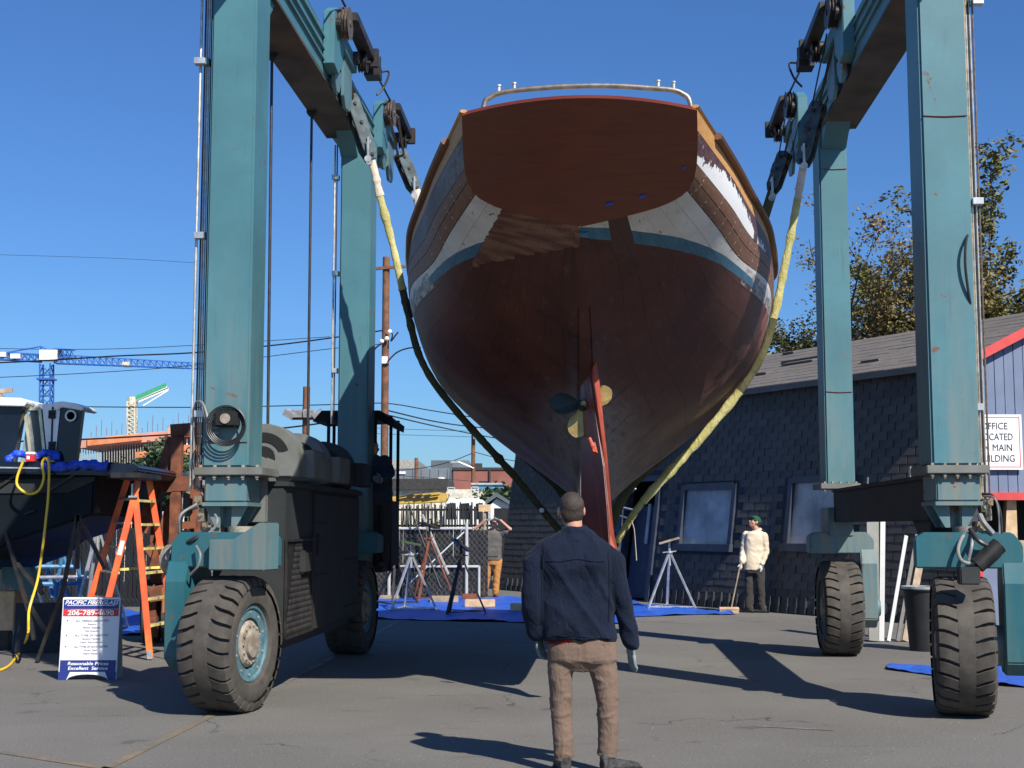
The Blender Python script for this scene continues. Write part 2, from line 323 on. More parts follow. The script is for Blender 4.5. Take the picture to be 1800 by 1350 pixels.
M['sling_white'] = weave('pale_sling_webbing', (.45, .38, .3), (.6, .52, .42), 60, .85, .6)
M['soffit'] = plain('dark_beam_underside', (.05, .046, .042), .8, 0, .4, 2.2, .3, 40, (.12, .06, .035), .5)  # darker than the beam sides, with brown patches
M['lightgrey'] = plain('light_grey_sheet', (.42, .42, .41), .6, 0, .1, 3)
M['steel_rail'] = plain('tarnished_steel_tube', (.3, .27, .23), .4, .7, .3, 12, .1, 60)

# ------------------------------------------------------------------ mesh helpers
class MB:
    def __init__(s): s.v = []; s.f = []; s.uv = None
    def add(s, vs, fs):
        o = len(s.v); s.v += [tuple(v) for v in vs]; s.f += [tuple(i + o for i in f) for f in fs]; return s
    def box(s, x0, x1, y0, y1, z0, z1):
        v = [(x, y, z) for z in (z0, z1) for y in (y0, y1) for x in (x0, x1)]
        return s.add(v, [(0, 2, 3, 1), (4, 5, 7, 6), (0, 1, 5, 4), (2, 6, 7, 3), (0, 4, 6, 2), (1, 3, 7, 5)])
    def hexa(s, lo, hi):        # two quads of 4 points (counter-clockwise seen from above)
        return s.add(list(lo) + list(hi), [(3, 2, 1, 0), (4, 5, 6, 7), (0, 1, 5, 4), (1, 2, 6, 5), (2, 3, 7, 6), (3, 0, 4, 7)])
    def bar(s, a, b, w, h=None, up=(0, 0, 1)):
        a, b = Vector(a), Vector(b); h = h or w; d = (b - a).normalized(); up = Vector(up)
        if abs(d.dot(up)) > .97: up = Vector((1, 0, 0))
        x = d.cross(up).normalized() * w / 2; y = x.cross(d).normalized() * h / 2
        return s.hexa([a - x - y, a + x - y, b + x - y, b - x - y], [a - x + y, a + x + y, b + x + y, b - x + y])
    def tube(s, pts, r, n=6, cap=True, flat=None):
        pts = [Vector(p) for p in pts]; rs = r if isinstance(r, (list, tuple)) else [r] * len(pts); o = len(s.v)
        up = Vector((0, 0, 1)); prev = None
        for i, p in enumerate(pts):
            d = (pts[min(i + 1, len(pts) - 1)] - pts[max(i - 1, 0)]).normalized()
            if prev is None:
                x = d.cross(up); x = d.cross(Vector((0, 1, 0))) if x.length < .1 else x
            else: x = prev - d * prev.dot(d)
            x.normalize(); prev = x; y = d.cross(x)
            rr = rs[i]; ra, rb = (rr if isinstance(rr, tuple) else (rr, rr))
            for k in range(n):
                a = 2 * math.pi * k / n; s.v.append(tuple(p + x * (ra * math.cos(a)) + y * (rb * math.sin(a))))
        for i in range(len(pts) - 1):
            for k in range(n):
                q = (k + 1) % n; s.f.append((o + i * n + k, o + i * n + q, o + (i + 1) * n + q, o + (i + 1) * n + k))
        if cap:
            s.f.append(tuple(o + k for k in reversed(range(n)))); e = o + (len(pts) - 1) * n; s.f.append(tuple(e + k for k in range(n)))
        return s
    def cyl(s, a, b, r, n=20, r2=None): return s.tube([a, b], [r, r2 if r2 is not None else r], n)
    def lathe(s, c, ax, prof, n=32, cap=True):   # prof: list of (along axis, radius)
        ax = Vector(ax).normalized(); c = Vector(c)
        x = ax.cross(Vector((0, 0, 1))); x = Vector((1, 0, 0)) if x.length < .1 else x.normalized(); y = ax.cross(x); o = len(s.v)
        for h, r in prof:
            for k in range(n):
                a = 2 * math.pi * k / n; s.v.append(tuple(c + ax * h + x * (r * math.cos(a)) + y * (r * math.sin(a))))
        for i in range(len(prof) - 1):
            for k in range(n):
                q = (k + 1) % n; s.f.append((o + i * n + k, o + (i + 1) * n + k, o + (i + 1) * n + q, o + i * n + q))
        if cap: s.f.append(tuple(o + k for k in range(n))); e = o + (len(prof) - 1) * n; s.f.append(tuple(e + k for k in reversed(range(n))))
        return s
    def prism(s, poly, a, b, fn):     # poly 2-D points, extruded from a to b; fn(p, q, t) -> 3-D
        n = len(poly); s.add([fn(p[0], p[1], a) for p in poly] + [fn(p[0], p[1], b) for p in poly],
              [tuple(reversed(range(n))), tuple(range(n, 2 * n))] + [(i, (i + 1) % n, n + (i + 1) % n, n + i) for i in range(n)])
        return s
    def ball(s, c, r, n=12, m=8):
        c = Vector(c); rx, ry, rz = r if isinstance(r, tuple) else (r, r, r); o = len(s.v)
        s.v.append((c.x, c.y, c.z - rz))
        for i in range(1, m):
            t = math.pi * i / m - math.pi / 2
            for k in range(n):
                a = 2 * math.pi * k / n; s.v.append((c.x + rx * math.cos(t) * math.cos(a), c.y + ry * math.cos(t) * math.sin(a), c.z + rz * math.sin(t)))
        s.v.append((c.x, c.y, c.z + rz)); e = len(s.v) - 1
        for k in range(n):
            q = (k + 1) % n; s.f.append((o, o + 1 + q, o + 1 + k)); s.f.append((e, e - n + k, e - n + q))
            for i in range(m - 2): s.f.append((o + 1 + i * n + k, o + 1 + i * n + q, o + 1 + (i + 1) * n + q, o + 1 + (i + 1) * n + k))
        return s
    def xf(s, m, start=0):
        for i in range(start, len(s.v)): s.v[i] = tuple(m @ Vector(s.v[i]))
        return s
    def mesh(s, name):
        me = bpy.data.meshes.new(name); me.from_pydata(s.v, [], s.f)
        bm = bmesh.new(); bm.from_mesh(me); bmesh.ops.recalc_face_normals(bm, faces=bm.faces); bm.to_mesh(me); bm.free()
        return me
def mb(): return MB()
def put(name, me, mat=None, parent=None, smooth=False, bevel=0, kind=None, label=None, loc=None, rz=None):
    if isinstance(me, MB): me = me.mesh(name)
    if bevel:
        bm = bmesh.new(); bm.from_mesh(me)
        ed = [e for e in bm.edges if len(e.link_faces) == 2 and e.calc_face_angle(0) > .6]
        bmesh.ops.bevel(bm, geom=ed, offset=bevel, segments=2, affect='EDGES', clamp_overlap=True); bm.to_mesh(me); bm.free()
    if smooth:
        for p in me.polygons: p.use_smooth = True
        try: me.set_sharp_from_angle(angle=R(38))
        except Exception: pass
    if mat is not None and not me.materials: me.materials.append(M[mat] if isinstance(mat, str) else mat)
    o = bpy.data.objects.new(name, me); COL.objects.link(o)
    if parent is not None: o.parent = parent
    if kind: o['kind'] = kind
    if label: o['label'] = label
    if loc is not None: o.location = loc
    if rz is not None: o.rotation_euler = (0, 0, rz)
    return o
def tag(o, label, cat, group=None):
    o['label'] = label; o['category'] = cat
    if group: o['group'] = group
    return o
def thing(name, label, cat, loc=(0, 0, 0), rz=0, group=None):
    o = bpy.data.objects.new(name, None); COL.objects.link(o); o.location = loc; o.rotation_euler = (0, 0, rz)
    o.empty_display_size = .2
    return tag(o, label, cat, group)
def copy_tree(src, loc=None, rz=None, label=None, group=None, parent=None):
    c = src.copy(); COL.objects.link(c)
    if parent is not None: c.parent = parent
    if loc is not None: c.location = loc
    if rz is not None: c.rotation_euler = (0, 0, rz)
    if label: c['label'] = label
    if group: c['group'] = group
    for ch in list(src.children): copy_tree(ch, parent=c)
    return c
def catmull(P, t):
    n = len(P) - 1; t = max(0, min(n, t)); i = min(int(t), n - 1); u = t - i
    p0 = P[i - 1] if i > 0 else P[0] * 2 - P[1]; p1 = P[i]; p2 = P[i + 1]; p3 = P[i + 2] if i + 2 <= n else P[n] * 2 - P[n - 1]
    return .5 * ((2 * p1) + (p2 - p0) * u + (2 * p0 - 5 * p1 + 4 * p2 - p3) * u * u + (3 * p1 - p0 - 3 * p2 + p3) * u ** 3)
def smoothpath(pts, n):
    P = [Vector(p) for p in pts]; return [catmull(P, (len(P) - 1) * i / n) for i in range(n + 1)]
def sag(a, b, d, n=14):
    a, b = Vector(a), Vector(b)
    return [a.lerp(b, i / n) - Vector((0, 0, 4 * d * (i / n) * (1 - i / n))) for i in range(n + 1)]
_txt = {}
def text_mesh(body, size, width=None, shear=0.0, bold=0.0):
    cu = bpy.data.curves.new('txt', 'FONT'); cu.body = body; cu.size = size; cu.align_x = 'CENTER'; cu.align_y = 'CENTER'
    cu.extrude = .0015; cu.offset = bold; cu.shear = shear; cu.resolution_u = 3
    o = bpy.data.objects.new('txt', cu); COL.objects.link(o); dg = bpy.context.evaluated_depsgraph_get()
    me = bpy.data.meshes.new_from_object(o.evaluated_get(dg)); bpy.data.objects.remove(o); me.materials.clear()
    if width:
        xs = [v.co.x for v in me.vertices]; w = max(xs) - min(xs)
        for v in me.vertices: v.co.x *= width / w
    return me

# ------------------------------------------------------------------ ground
g = mb()
xs = [-400, -120, -40, -15, -8, -4, 0, 4, 8, 15, 40, 120, 400]; ys = [-60, -10, 2, 6, 9, 12, 15, 18, 22, 28, 36, 60, 120, 300, 900]
vs = [(x, y, 0) for y in ys for x in xs]; nx = len(xs)
g.add(vs, [(j * nx + i, j * nx + i + 1, (j + 1) * nx + i + 1, (j + 1) * nx + i) for j in range(len(ys) - 1) for i in range(nx - 1)])
put('ground', g, 'asphalt', kind='structure')
def stripe(name, pts, w, mat, z=.004):
    m = mb(); P = [Vector(p) for p in pts]
    for a, b in zip(P[:-1], P[1:]):
        d = (b - a).normalized(); n = Vector((-d.y, d.x, 0)) * w / 2
        m.add([Vector((q.x, q.y, z)) for q in (a - n, b - n, b + n, a + n)], [(0, 1, 2, 3)])
    return put(name, m, mat, kind='structure')
stripe('painted_line', [G(185, 1352), G(388, 1250)], .075, 'yellow_line')
stripe('painted_line', [G(-30, 1318), G(190, 1352)], .075, 'yellow_line')
stripe('painted_line', [G(500, 1201), G(600, 1148), G(700, 1092)], .08, 'white_line')
stripe('painted_line', [G(1330, 1277), G(1465, 1284)], .05, 'white_line')
stripe('painted_line', [G(1120, 1092), G(1210, 1096)], .05, 'white_line')
stripe('painted_line', [G(1290, 1090), G(1370, 1093)], .09, 'white_line')
# ------------------------------------------------------------------ the wooden boat hanging in the slings
boat = thing('wooden_boat', 'large wooden yacht with varnished red-brown transom and patchy stripped hull hanging in the slings', 'boat', (.50, 10, 0), -BF.psi)
TR = [(.89, 4.70), (.905, 4.50), (.905, 4.36), (.875, 4.26), (.81, 4.19), (.62, 4.115), (.31, 4.05), (.0, 3.995)]
def tb(z): return (4.78 - z) * 1.11
ST = [(None, [(w, tb(z), z) for w, z in TR]),
      (1.6, [(1.27, 4.70), (1.29, 4.45), (1.22, 4.2), (.98, 3.98), (.62, 3.82), (.3, 3.68), (.05, 3.56)]),
      (2.6, [(1.5, 4.70), (1.53, 4.4), (1.46, 4.1), (1.24, 3.75), (.88, 3.45), (.48, 3.2), (.2, 2.98), (.08, 2.75)]),
      (4.0, [(1.82, 4.70), (1.86, 4.35), (1.8, 3.95), (1.6, 3.5), (1.2, 3.1), (.7, 2.72), (.3, 2.4), (.11, 2.15)]),
      (5.0, [(1.99, 4.70), (2.03, 4.3), (1.96, 3.88), (1.76, 3.45), (1.38, 3.05), (.85, 2.65), (.36, 2.25), (.12, 2.0)]),
      (6.1, [(2.15, 4.70), (2.15, 4.25), (2.03, 3.78), (1.82, 3.38), (1.45, 2.98), (.95, 2.58), (.40, 2.14), (.13, 1.88)]),
      (7.2, [(2.26, 4.70), (2.25, 4.25), (2.12, 3.75), (1.9, 3.32), (1.52, 2.92), (1.0, 2.5), (.42, 2.08), (.13, 1.82)]),
      (8.1, [(2.16, 4.74), (2.13, 4.2), (2.0, 3.7), (1.76, 3.25), (1.38, 2.86), (.88, 2.45), (.38, 2.04), (.13, 1.8)]),
      (8.9, [(1.9, 4.8), (1.85, 4.2), (1.7, 3.65), (1.46, 3.2), (1.12, 2.8), (.7, 2.4), (.33, 2.03), (.12, 1.8)]),
      (9.7, [(1.45, 4.98), (1.43, 4.3), (1.22, 3.7), (.98, 3.22), (.7, 2.82), (.42, 2.47), (.2, 2.17), (.1, 1.97)]),
      (10.5, [(.8, 5.15), (.66, 4.5), (.5, 3.95), (.36, 3.5), (.25, 3.15), (.16, 2.9), (.1, 2.7), (.07, 2.5)]),
      (11.1, [(.06, 5.32), (.055, 5.0), (.05, 4.7), (.05, 4.45), (.05, 4.25), (.05, 4.1), (.05, 4.0), (.05, 3.9)])]
E0 = [0, .115, .295, .37, .45, .53, .61, .69, .77, .84, .90, .95, 1]
E1 = [0, .054, .115, .15, .187, .26, .35, .45, .55, .65, .76, .88, 1]
NS = 12
def resample(pts, fr):
    P = [Vector(p) for p in pts]; S = [catmull(P, (len(P) - 1) * i / 120) for i in range(121)]
    L = [0]
    for a, b in zip(S[:-1], S[1:]): L.append(L[-1] + (b - a).length)
    out = []; j = 0
    for f in fr:
        t = f * L[-1]
        while j < 119 and L[j + 1] < t: j += 1
        d = L[j + 1] - L[j]; u = (t - L[j]) / d if d else 0; out.append(S[j].lerp(S[j + 1], max(0, min(1, u))))
    return out
SUB = 4
cols = []
for k, (b, pts) in enumerate(ST):
    e = min(1, (0 if b is None else b) / 3.6); E = [E0[i] * (1 - e) + E1[i] * e for i in range(NS + 1)]
    fr = []
    for i in range(NS):
        for q in range(SUB): fr.append(E[i] + (E[i + 1] - E[i]) * q / SUB)
    fr.append(1.0)
    P3 = [(p[0], p[1], p[2]) for p in pts] if b is None else [(p[0], b, p[1]) for p in pts]
    cols.append(resample(P3, fr))
NB = 64
def hullpt(j, tb_):        # j girth index 0..NS*SUB, tb_ 0..1 along the boat (finer aft)
    t = (tb_ ** 1.25) * (len(cols) - 1)
    return catmull([c[j] for c in cols], t)
GRID = [[hullpt(j, i / NB) for i in range(NB + 1)] for j in range(NS * SUB + 1)]
def nrm(j, i):
    a = GRID[min(j + 1, NS * SUB)][i] - GRID[max(j - 1, 0)][i]; b = GRID[j][min(i + 1, NB)] - GRID[j][max(i - 1, 0)]
    n = b.cross(a)
    if n.length < 1e-6: return Vector((1, 0, 0))
    n.normalize(); return n if n.x > 0 or abs(n.x) < .05 and n.z < 0 else -n
PM_R = ['rail_wood', 'maroon_white', 'plank_brown', 'plank_brown'] + ['hullpaint'] * 8
PM_L = ['rail_wood', 'grey_violet', 'plank_brown', 'plank_brown'] + ['hullpaint'] * 8
rs = random.Random(3)
for side in (1, -1):
    for si in range(NS):
        vs = []; uvs = []; fs = []; rows = []
        sd_ = -.02 if si < 5 else -.006; rows.append((si * SUB, sd_, .006 if si < 5 else .002)); rows.append((si * SUB, .0, .008 if si < 5 else .003))
        for q in range(1, SUB): rows.append((si * SUB + q, 0, 0))
        rows.append(((si + 1) * SUB, .0, -.008 if si < 4 else -.003)); rows.append(((si + 1) * SUB, sd_, -.006 if si < 4 else -.002))
        proud = rs.uniform(-.0012, .0012) if si > 3 else .002
        gapk = 1 if si < 5 else .55
        for ri, (j, dn, dt) in enumerate(rows):
            for i in range(NB + 1):
                p = GRID[j][i].copy(); n = nrm(j, i)
                d = (GRID[min(j + 1, NS * SUB)][i] - GRID[max(j - 1, 0)][i]); d = d.normalized() if d.length > 1e-6 else Vector((0, 0, -1))
                p += n * (dn + proud) + d * dt * gapk * .45
                p.x = max(p.x, .0); vs.append((p.x * side, p.y, p.z)); uvs.append((p.y, ri / (len(rows) - 1)))
        w = NB + 1
        for ri in range(len(rows) - 1):
            for i in range(NB): fs.append((ri * w + i, ri * w + i + 1, (ri + 1) * w + i + 1, (ri + 1) * w + i) if side < 0 else (ri * w + i, (ri + 1) * w + i, (ri + 1) * w + i + 1, ri * w + i + 1))
        me = bpy.data.meshes.new('hull_plank'); me.from_pydata(vs, [], fs)
        uvl = me.uv_layers.new(name='uv')
        for lp in me.loops: uvl.data[lp.index].uv = uvs[lp.vertex_index]
        o = put('hull_plank', me, (PM_R if side > 0 else PM_L)[si], boat, smooth=True)
        lab = {0: 'honey coloured sheer plank', 1: 'maroon plank with a ragged white patch' if side > 0 else 'scraped grey violet plank', 2: 'bare brown plank below the scraped one', 3: 'lower bare brown plank above the white paint'}
        if si in lab: o['label'] = lab[si] + (' on the right side' if side > 0 else ' on the left side')
# black liner added inside the planks to block light, and the deck
ln = mb(); w = NB + 1
for side in (1, -1):
    vs = []
    for j in range(0, NS * SUB + 1, 2):
        for i in range(w):
            p = GRID[j][i] - nrm(j, i) * .022; vs.append((max(p.x, 0) * side, p.y, p.z))
    ln.add(vs, [(a * w + i, a * w + i + 1, (a + 1) * w + i + 1, (a + 1) * w + i) for a in range(NS * SUB // 2) for i in range(NB)])
put('hull_light_block', ln, 'black', boat)
dk = mb(); vs = []
for i in range(w):
    p = GRID[0][i]; q = GRID[0][i]
    for f in (-1, -.5, 0, .5, 1): vs.append((p.x * f * .985, p.y, p.z - .03 + .1 * (1 - f * f) - .0))
dk.add(vs, [(i * 5 + k, i * 5 + k + 1, (i + 1) * 5 + k + 1, (i + 1) * 5 + k) for i in range(NB) for k in range(4)])
put('deck', dk, 'lumber', boat, smooth=True)
# transom: one varnished panel, raked
top = [(-.89 + 1.78 * i / 16) for i in range(17)]
out = [(x, 4.70 + .085 * (1 - (x / .89) ** 2)) for x in top]
R_ = resample([(w_, 0, z) for w_, z in TR], [i / 20 for i in range(21)])
out = list(reversed(out)) ; ring = [(p.x, p.z) for p in R_]
poly = [(-x, z) for x, z in reversed(ring)]           # left: bottom -> top
poly = [(-x, z) for x, z in ring][::-1][:-1] + [(x, z) for x, z in reversed(out)] + [(x, z) for x, z in ring][1:-1]
tn = Vector((0, -math.cos(R(48)), -math.sin(R(48))))
m = mb(); m.prism(poly, -.026, .02, lambda p, q, t: Vector((p, tb(q), q)) - tn * -t)
put('transom', m, 'mahogany', boat)
for x0, x1, z0 in ((.20, .26, 4.125), (.46, .51, 4.165), (.80, .82, 4.33)):
    for a, b, zz in ((x0, x1, z0 + (x0 * .02)),):
        P = [Vector((a, tb(zz), zz)), Vector((b, tb(zz + .012), zz + .012)), Vector((b, tb(zz + .028), zz + .028)), Vector((a, tb(zz + .018), zz + .018))]
        P = [p + tn * .0275 for p in P]; put('masking_tape', mb().add(P, [(0, 1, 2, 3)]), 'tape_blue', boat)
# cap rail and rubbing strake along the sheer
for side in (1, -1):
    m = mb(); P = []
    for i in range(0, NB + 1):
        p = GRID[0][i]; P.append(Vector((p.x * side, p.y, p.z)))
    i0 = next(i for i in range(NB) if P[i].y > .75)
    pts = [p + Vector((side * .028, 0, -.005)) for p in P[i0:]]
    m.tube(pts, (.045) and [(.042, .03)] * len(pts), 8); put('rub_rail', m, 'rail_brown' if 'rail_brown' in M else 'plank_brown', boat, smooth=True)
    m = mb(); pts = [p + Vector((side * -.012, 0, .022)) for p in P[:i0 + 2]]; m.tube(pts, [(.03, .014)] * len(pts), 8)
    put('cap_rail', m, 'rail_wood', boat, smooth=True)
# wooden shores nailed across the planks, drain and odd dark blocks
m = mb(); a, b = BF.v(1308, 372, 3.55), BF.v(1296, 430, 3.45); m.bar(a + Vector((.0, -.02, 0)), b + Vector((.02, -.03, 0)), .05, .03, (0, 1, 0)); put('batten', m, 'lumber', boat)
m = mb(); a, b = BF.v(768, 335, 2.2), BF.v(777, 363, 2.2); m.bar(a + Vector((-.03, 0, 0)), b + Vector((-.03, 0, 0)), .075, .06, (0, 1, 0)); put('pad_block', m, 'plank_brown', boat)
m = mb(); a, b = BF.v(725, 532, 5.35), BF.v(732, 556, 5.35); m.bar(a + Vector((-.02, 0, 0)), b + Vector((-.02, 0, 0)), .10, .08, (0, 1, 0)); put('pad_block', m, 'black', boat)
m = mb(); vs = []
for i in range(w):
    p = GRID[NS * SUB][i]
    vs += [(-p.x - .012, p.y, p.z + .03), (-p.x * .6, p.y, p.z - .012), (p.x * .6, p.y, p.z - .012), (p.x + .012, p.y, p.z + .03)]
m.add(vs, [(i * 4 + k, i * 4 + k + 1, (i + 1) * 4 + k + 1, (i + 1) * 4 + k) for i in range(NB) for k in range(3)])
put('rabbet_strip', m, 'hullpaint', boat, smooth=True)
# keel, deadwood, sternpost
def slab(m, prof, hw, taper=None):
    m.prism(prof, -hw, hw, lambda p, q, t: Vector((t, p, q)))
m = mb(); slab(m, [(2.75, 2.98), (2.72, 1.2), (3.4, 1.16), (8.6, 1.16), (10.0, 2.2), (10.9, 3.6), (9.7, 2.15), (8.9, 1.95), (6.1, 2.02), (4.0, 2.35), (3.0, 2.95)], .125)
put('keel', m, 'deadwood', boat, bevel=.03)
m = mb(); m.tube([(0, .95, 3.98), (0, 1.6, 3.58), (0, 2.2, 3.27), (0, 2.78, 2.92)], [(.07, .05), (.085, .06), (.09, .06), (.085, .06)], 10)
put('horn_timber', m, 'hullpaint', boat, smooth=True)
m = mb(); m.prism([(2.45, 3.2), (2.62, 2.0), (2.66, 1.2), (2.78, 1.2), (2.78, 3.05)], -.075, .075, lambda p, q, t: Vector((t, p, q))); put('sternpost', m, 'deadwood', boat, bevel=.015)
# rudder, turned to starboard; sunlight on its aft edge painted as a brighter red
prof = [(0, 3.14), (-.12, 3.12), (-.2, 2.9), (-.36, 2.45), (-.5, 2.1), (-.58, 1.75), (-.62, 1.5), (-.66, 1.3), (-.68, 1.14), (-.55, 1.1), (0, 1.1)]
m = mb()
half = lambda q: .045 if q > 2 else .05
n = len(prof); vs = []
for sgn in (-1, 1):
    for p, q in prof: vs.append((sgn * (.022 if p < -.1 else .055), p, q))
m.add(vs, [tuple(reversed(range(n))), tuple(range(n, 2 * n))] + [(i, (i + 1) % n, n + (i + 1) % n, n + i) for i in range(n)])
rot = Matrix.Translation((.0, 2.46, 0)) @ Matrix.Rotation(R(21), 4, 'Z')
m.xf(rot); rud = put('rudder', m, 'rudder', boat, bevel=.008)
m = mb(); ed = [(-.235, 3.05), (-.29, 2.85), (-.40, 2.5), (-.52, 2.12), (-.60, 1.75), (-.64, 1.5), (-.68, 1.28), (-.70, 1.12)]; wd = [.016, .026, .018, .012, .010, .018, .055, .085]
ve = []
for (p, q), w_ in zip(ed, wd): ve += [(-w_ * .55, p + .02, q), (w_, p - .004, q), (w_, p + .10, q), (-w_ * .3, p + .12, q)]
fs = []
for i in range(len(ed) - 1):
    for k in range(4): a = i * 4 + k; b_ = i * 4 + (k + 1) % 4; fs.append((a, b_, b_ + 4, a + 4))
m.add(ve, fs + [(3, 2, 1, 0), (28, 29, 30, 31)]); m.xf(rot)
put('rudder_edge', m, 'red_edge', rud, label='sunlit aft edge of the rudder, coloured brighter orange-red')
m = mb()
for z in (2.9, 1.75): m.cyl((0, 2.50, z - .05), (0, 2.50, z + .05), .075, 14)
put('pintle', m, 'greenbronze', rud, smooth=True)
# propeller in its aperture: three broad blades
PC = BF.v(1024, 712, 2.36)
prop = put('propeller', mb().lathe(PC + Vector((0, -.10, 0)), (0, 1, 0), [(0, .012), (.03, .035), (.1, .052), (.2, .055), (.3, .03)], 16), 'greenbronze', boat, smooth=True)
def blade(ang, mat, pitch=28, sc=1.0):
    m = mb(); top_, bot = [], []
    outl = [(.03, .03), (.09, .08), (.15, .112), (.21, .115), (.26, .088), (.29, .04), (.30, 0)]
    pts = [(r, w_) for r, w_ in outl] + [(r, -w_) for r, w_ in reversed(outl[:-1])]
    n = len(pts); tw = lambda r: R(pitch + 22 * (1 - r / .35))
    for t in (-.006, .006):
        for r, w_ in pts:
            a = tw(r); m.v.append((w_ * math.cos(a) * sc - t * math.sin(a), w_ * math.sin(a) * sc + t * math.cos(a), r * 1.0))
    m.f += [tuple(reversed(range(n))), tuple(range(n, 2 * n))] + [(i, (i + 1) % n, n + (i + 1) % n, n + i) for i in range(n)]
    m.xf(Matrix.Translation(PC + Vector((0, .04, 0))) @ Matrix.Rotation(R(ang), 4, 'Y')); return put('blade', m, mat, prop)
blade(-84, 'greenbronze', 6, .9); blade(192, 'bronze', 14, .9); blade(62, 'bronze', 10, .8)
m = mb(); m.tube([BF.v(1036, 770, 2.0), BF.v(1042, 785, 1.98), BF.v(1046, 797, 1.98), BF.v(1044, 778, 2.0)], [.016, .02, .03, .012], 8); put('zinc_anode', m, 'red_edge', boat, smooth=True)
# stern pulpit rail
PY = .35
pr = [(847, 193), (852, 181), (862, 171), (876, 164), (905, 159), (960, 154), (1020, 151), (1080, 151), (1130, 154), (1180, 158), (1200, 165), (1212, 177), (1219, 192)]
P = [BF.v(x, y, PY) for x, y in pr]; P[0].z -= .12; P[-1].z -= .12
put('pulpit_rail', mb().tube(smoothpath(P, 60), .021, 10), 'steel_rail', boat, smooth=True)
m = mb()
for x, y in ((877, 163), (904, 159), (1157, 155), (1184, 157)):
    p = BF.v(x, y, PY); m.cyl(p - Vector((0, 0, .01)), p + Vector((0, 0, .055)), .014, 8); m.cyl(p + Vector((0, 0, .05)), p + Vector((.0, 0, .062)), .02, 8)
put('rail_fitting', m, 'galv', boat)
# ------------------------------------------------------------------ the travelling boat hoist
lift = thing('boat_hoist', 'tall teal travelling boat hoist on four rubber wheels straddling the yacht', 'boat hoist', (.66, 11.9, 0), -LF.psi)
FL = (-3.36, -2.95); FR = (2.90, 3.30); RL = (-3.19, -2.80); RR = (2.89, 3.24)
TOPZ = 8.3
def column(u0, u1, v0, v1, z0, zt=TOPZ):
    c = put('column', mb().box(u0, u1, v0, v1, z0, zt), 'teal', lift, bevel=.02)
    return c
cFL = column(*FL, -.2, .30, 2.08); cFR = column(*FR, -.2, .28, 2.08); cRL = column(*RL, 5.1, 5.6, .9, 6.62); cRR = column(*RR, 5.1, 5.6, 2.08, 6.62)
# flange plates with bolts, boxes and steering feet under the front columns
def flange(u0, u1, v0, v1, z, bolts=5, par=None):
    f = put('flange_plate', mb().box(u0, u1, v0, v1, z - .035, z + .035), 'tealgrey', lift, bevel=.006)
    for i in range(bolts):
        x = u0 + .05 + (u1 - u0 - .1) * i / (bolts - 1)
        m = mb(); m.cyl((x, v0 + .035, z + .035), (x, v0 + .035, z + .055), .017, 6); m.cyl((x, v0 + .035, z - .06), (x, v0 + .035, z - .035), .02, 6); m.cyl((x, v0 + .035, z - .075), (x, v0 + .035, z - .06), .011, 6)
        put('bolt', m, 'hub', f)
    return f
flange(FL[0] - .05, FL[1] + .14, -.27, .37, 2.045); flange(FR[0] - .06, FR[1] + .05, -.27, .35, 2.045)
flange(RR[0] - .08, RR[1] + .05, 5.03, 5.7, 2.06)
for (u0, u1) in (FL, FR):
    put('leg_box', mb().box(u0 + .03, u1 - .01, -.2, .28, 1.78, 2.008), 'teal_low', lift, bevel=.012)
    put('leg_flange', mb().box(u0 + .015, u1 + .005, -.215, .3, 1.745, 1.778), 'teal_low', lift)
    c = (u0 + u1) / 2; m = mb()
    m.cyl((c, .04, 1.56), (c, .04, 1.744), .085, 18)
    for s_ in (-1, 1):
        m.prism([(s_ * .05, 1.56), (s_ * .09, 1.56), (s_ * .19, 1.744), (s_ * .05, 1.744)], -.012, .012, lambda p, q, t, c=c: Vector((c + p, -.12 + t, q)))
        m.prism([(s_ * .05, 1.56), (s_ * .09, 1.56), (s_ * .19, 1.744), (s_ * .05, 1.744)], -.012, .012, lambda p, q, t, c=c: Vector((c + p, .2 + t, q)))
    put('steering_foot', m, 'teal_low', lift, smooth=True)
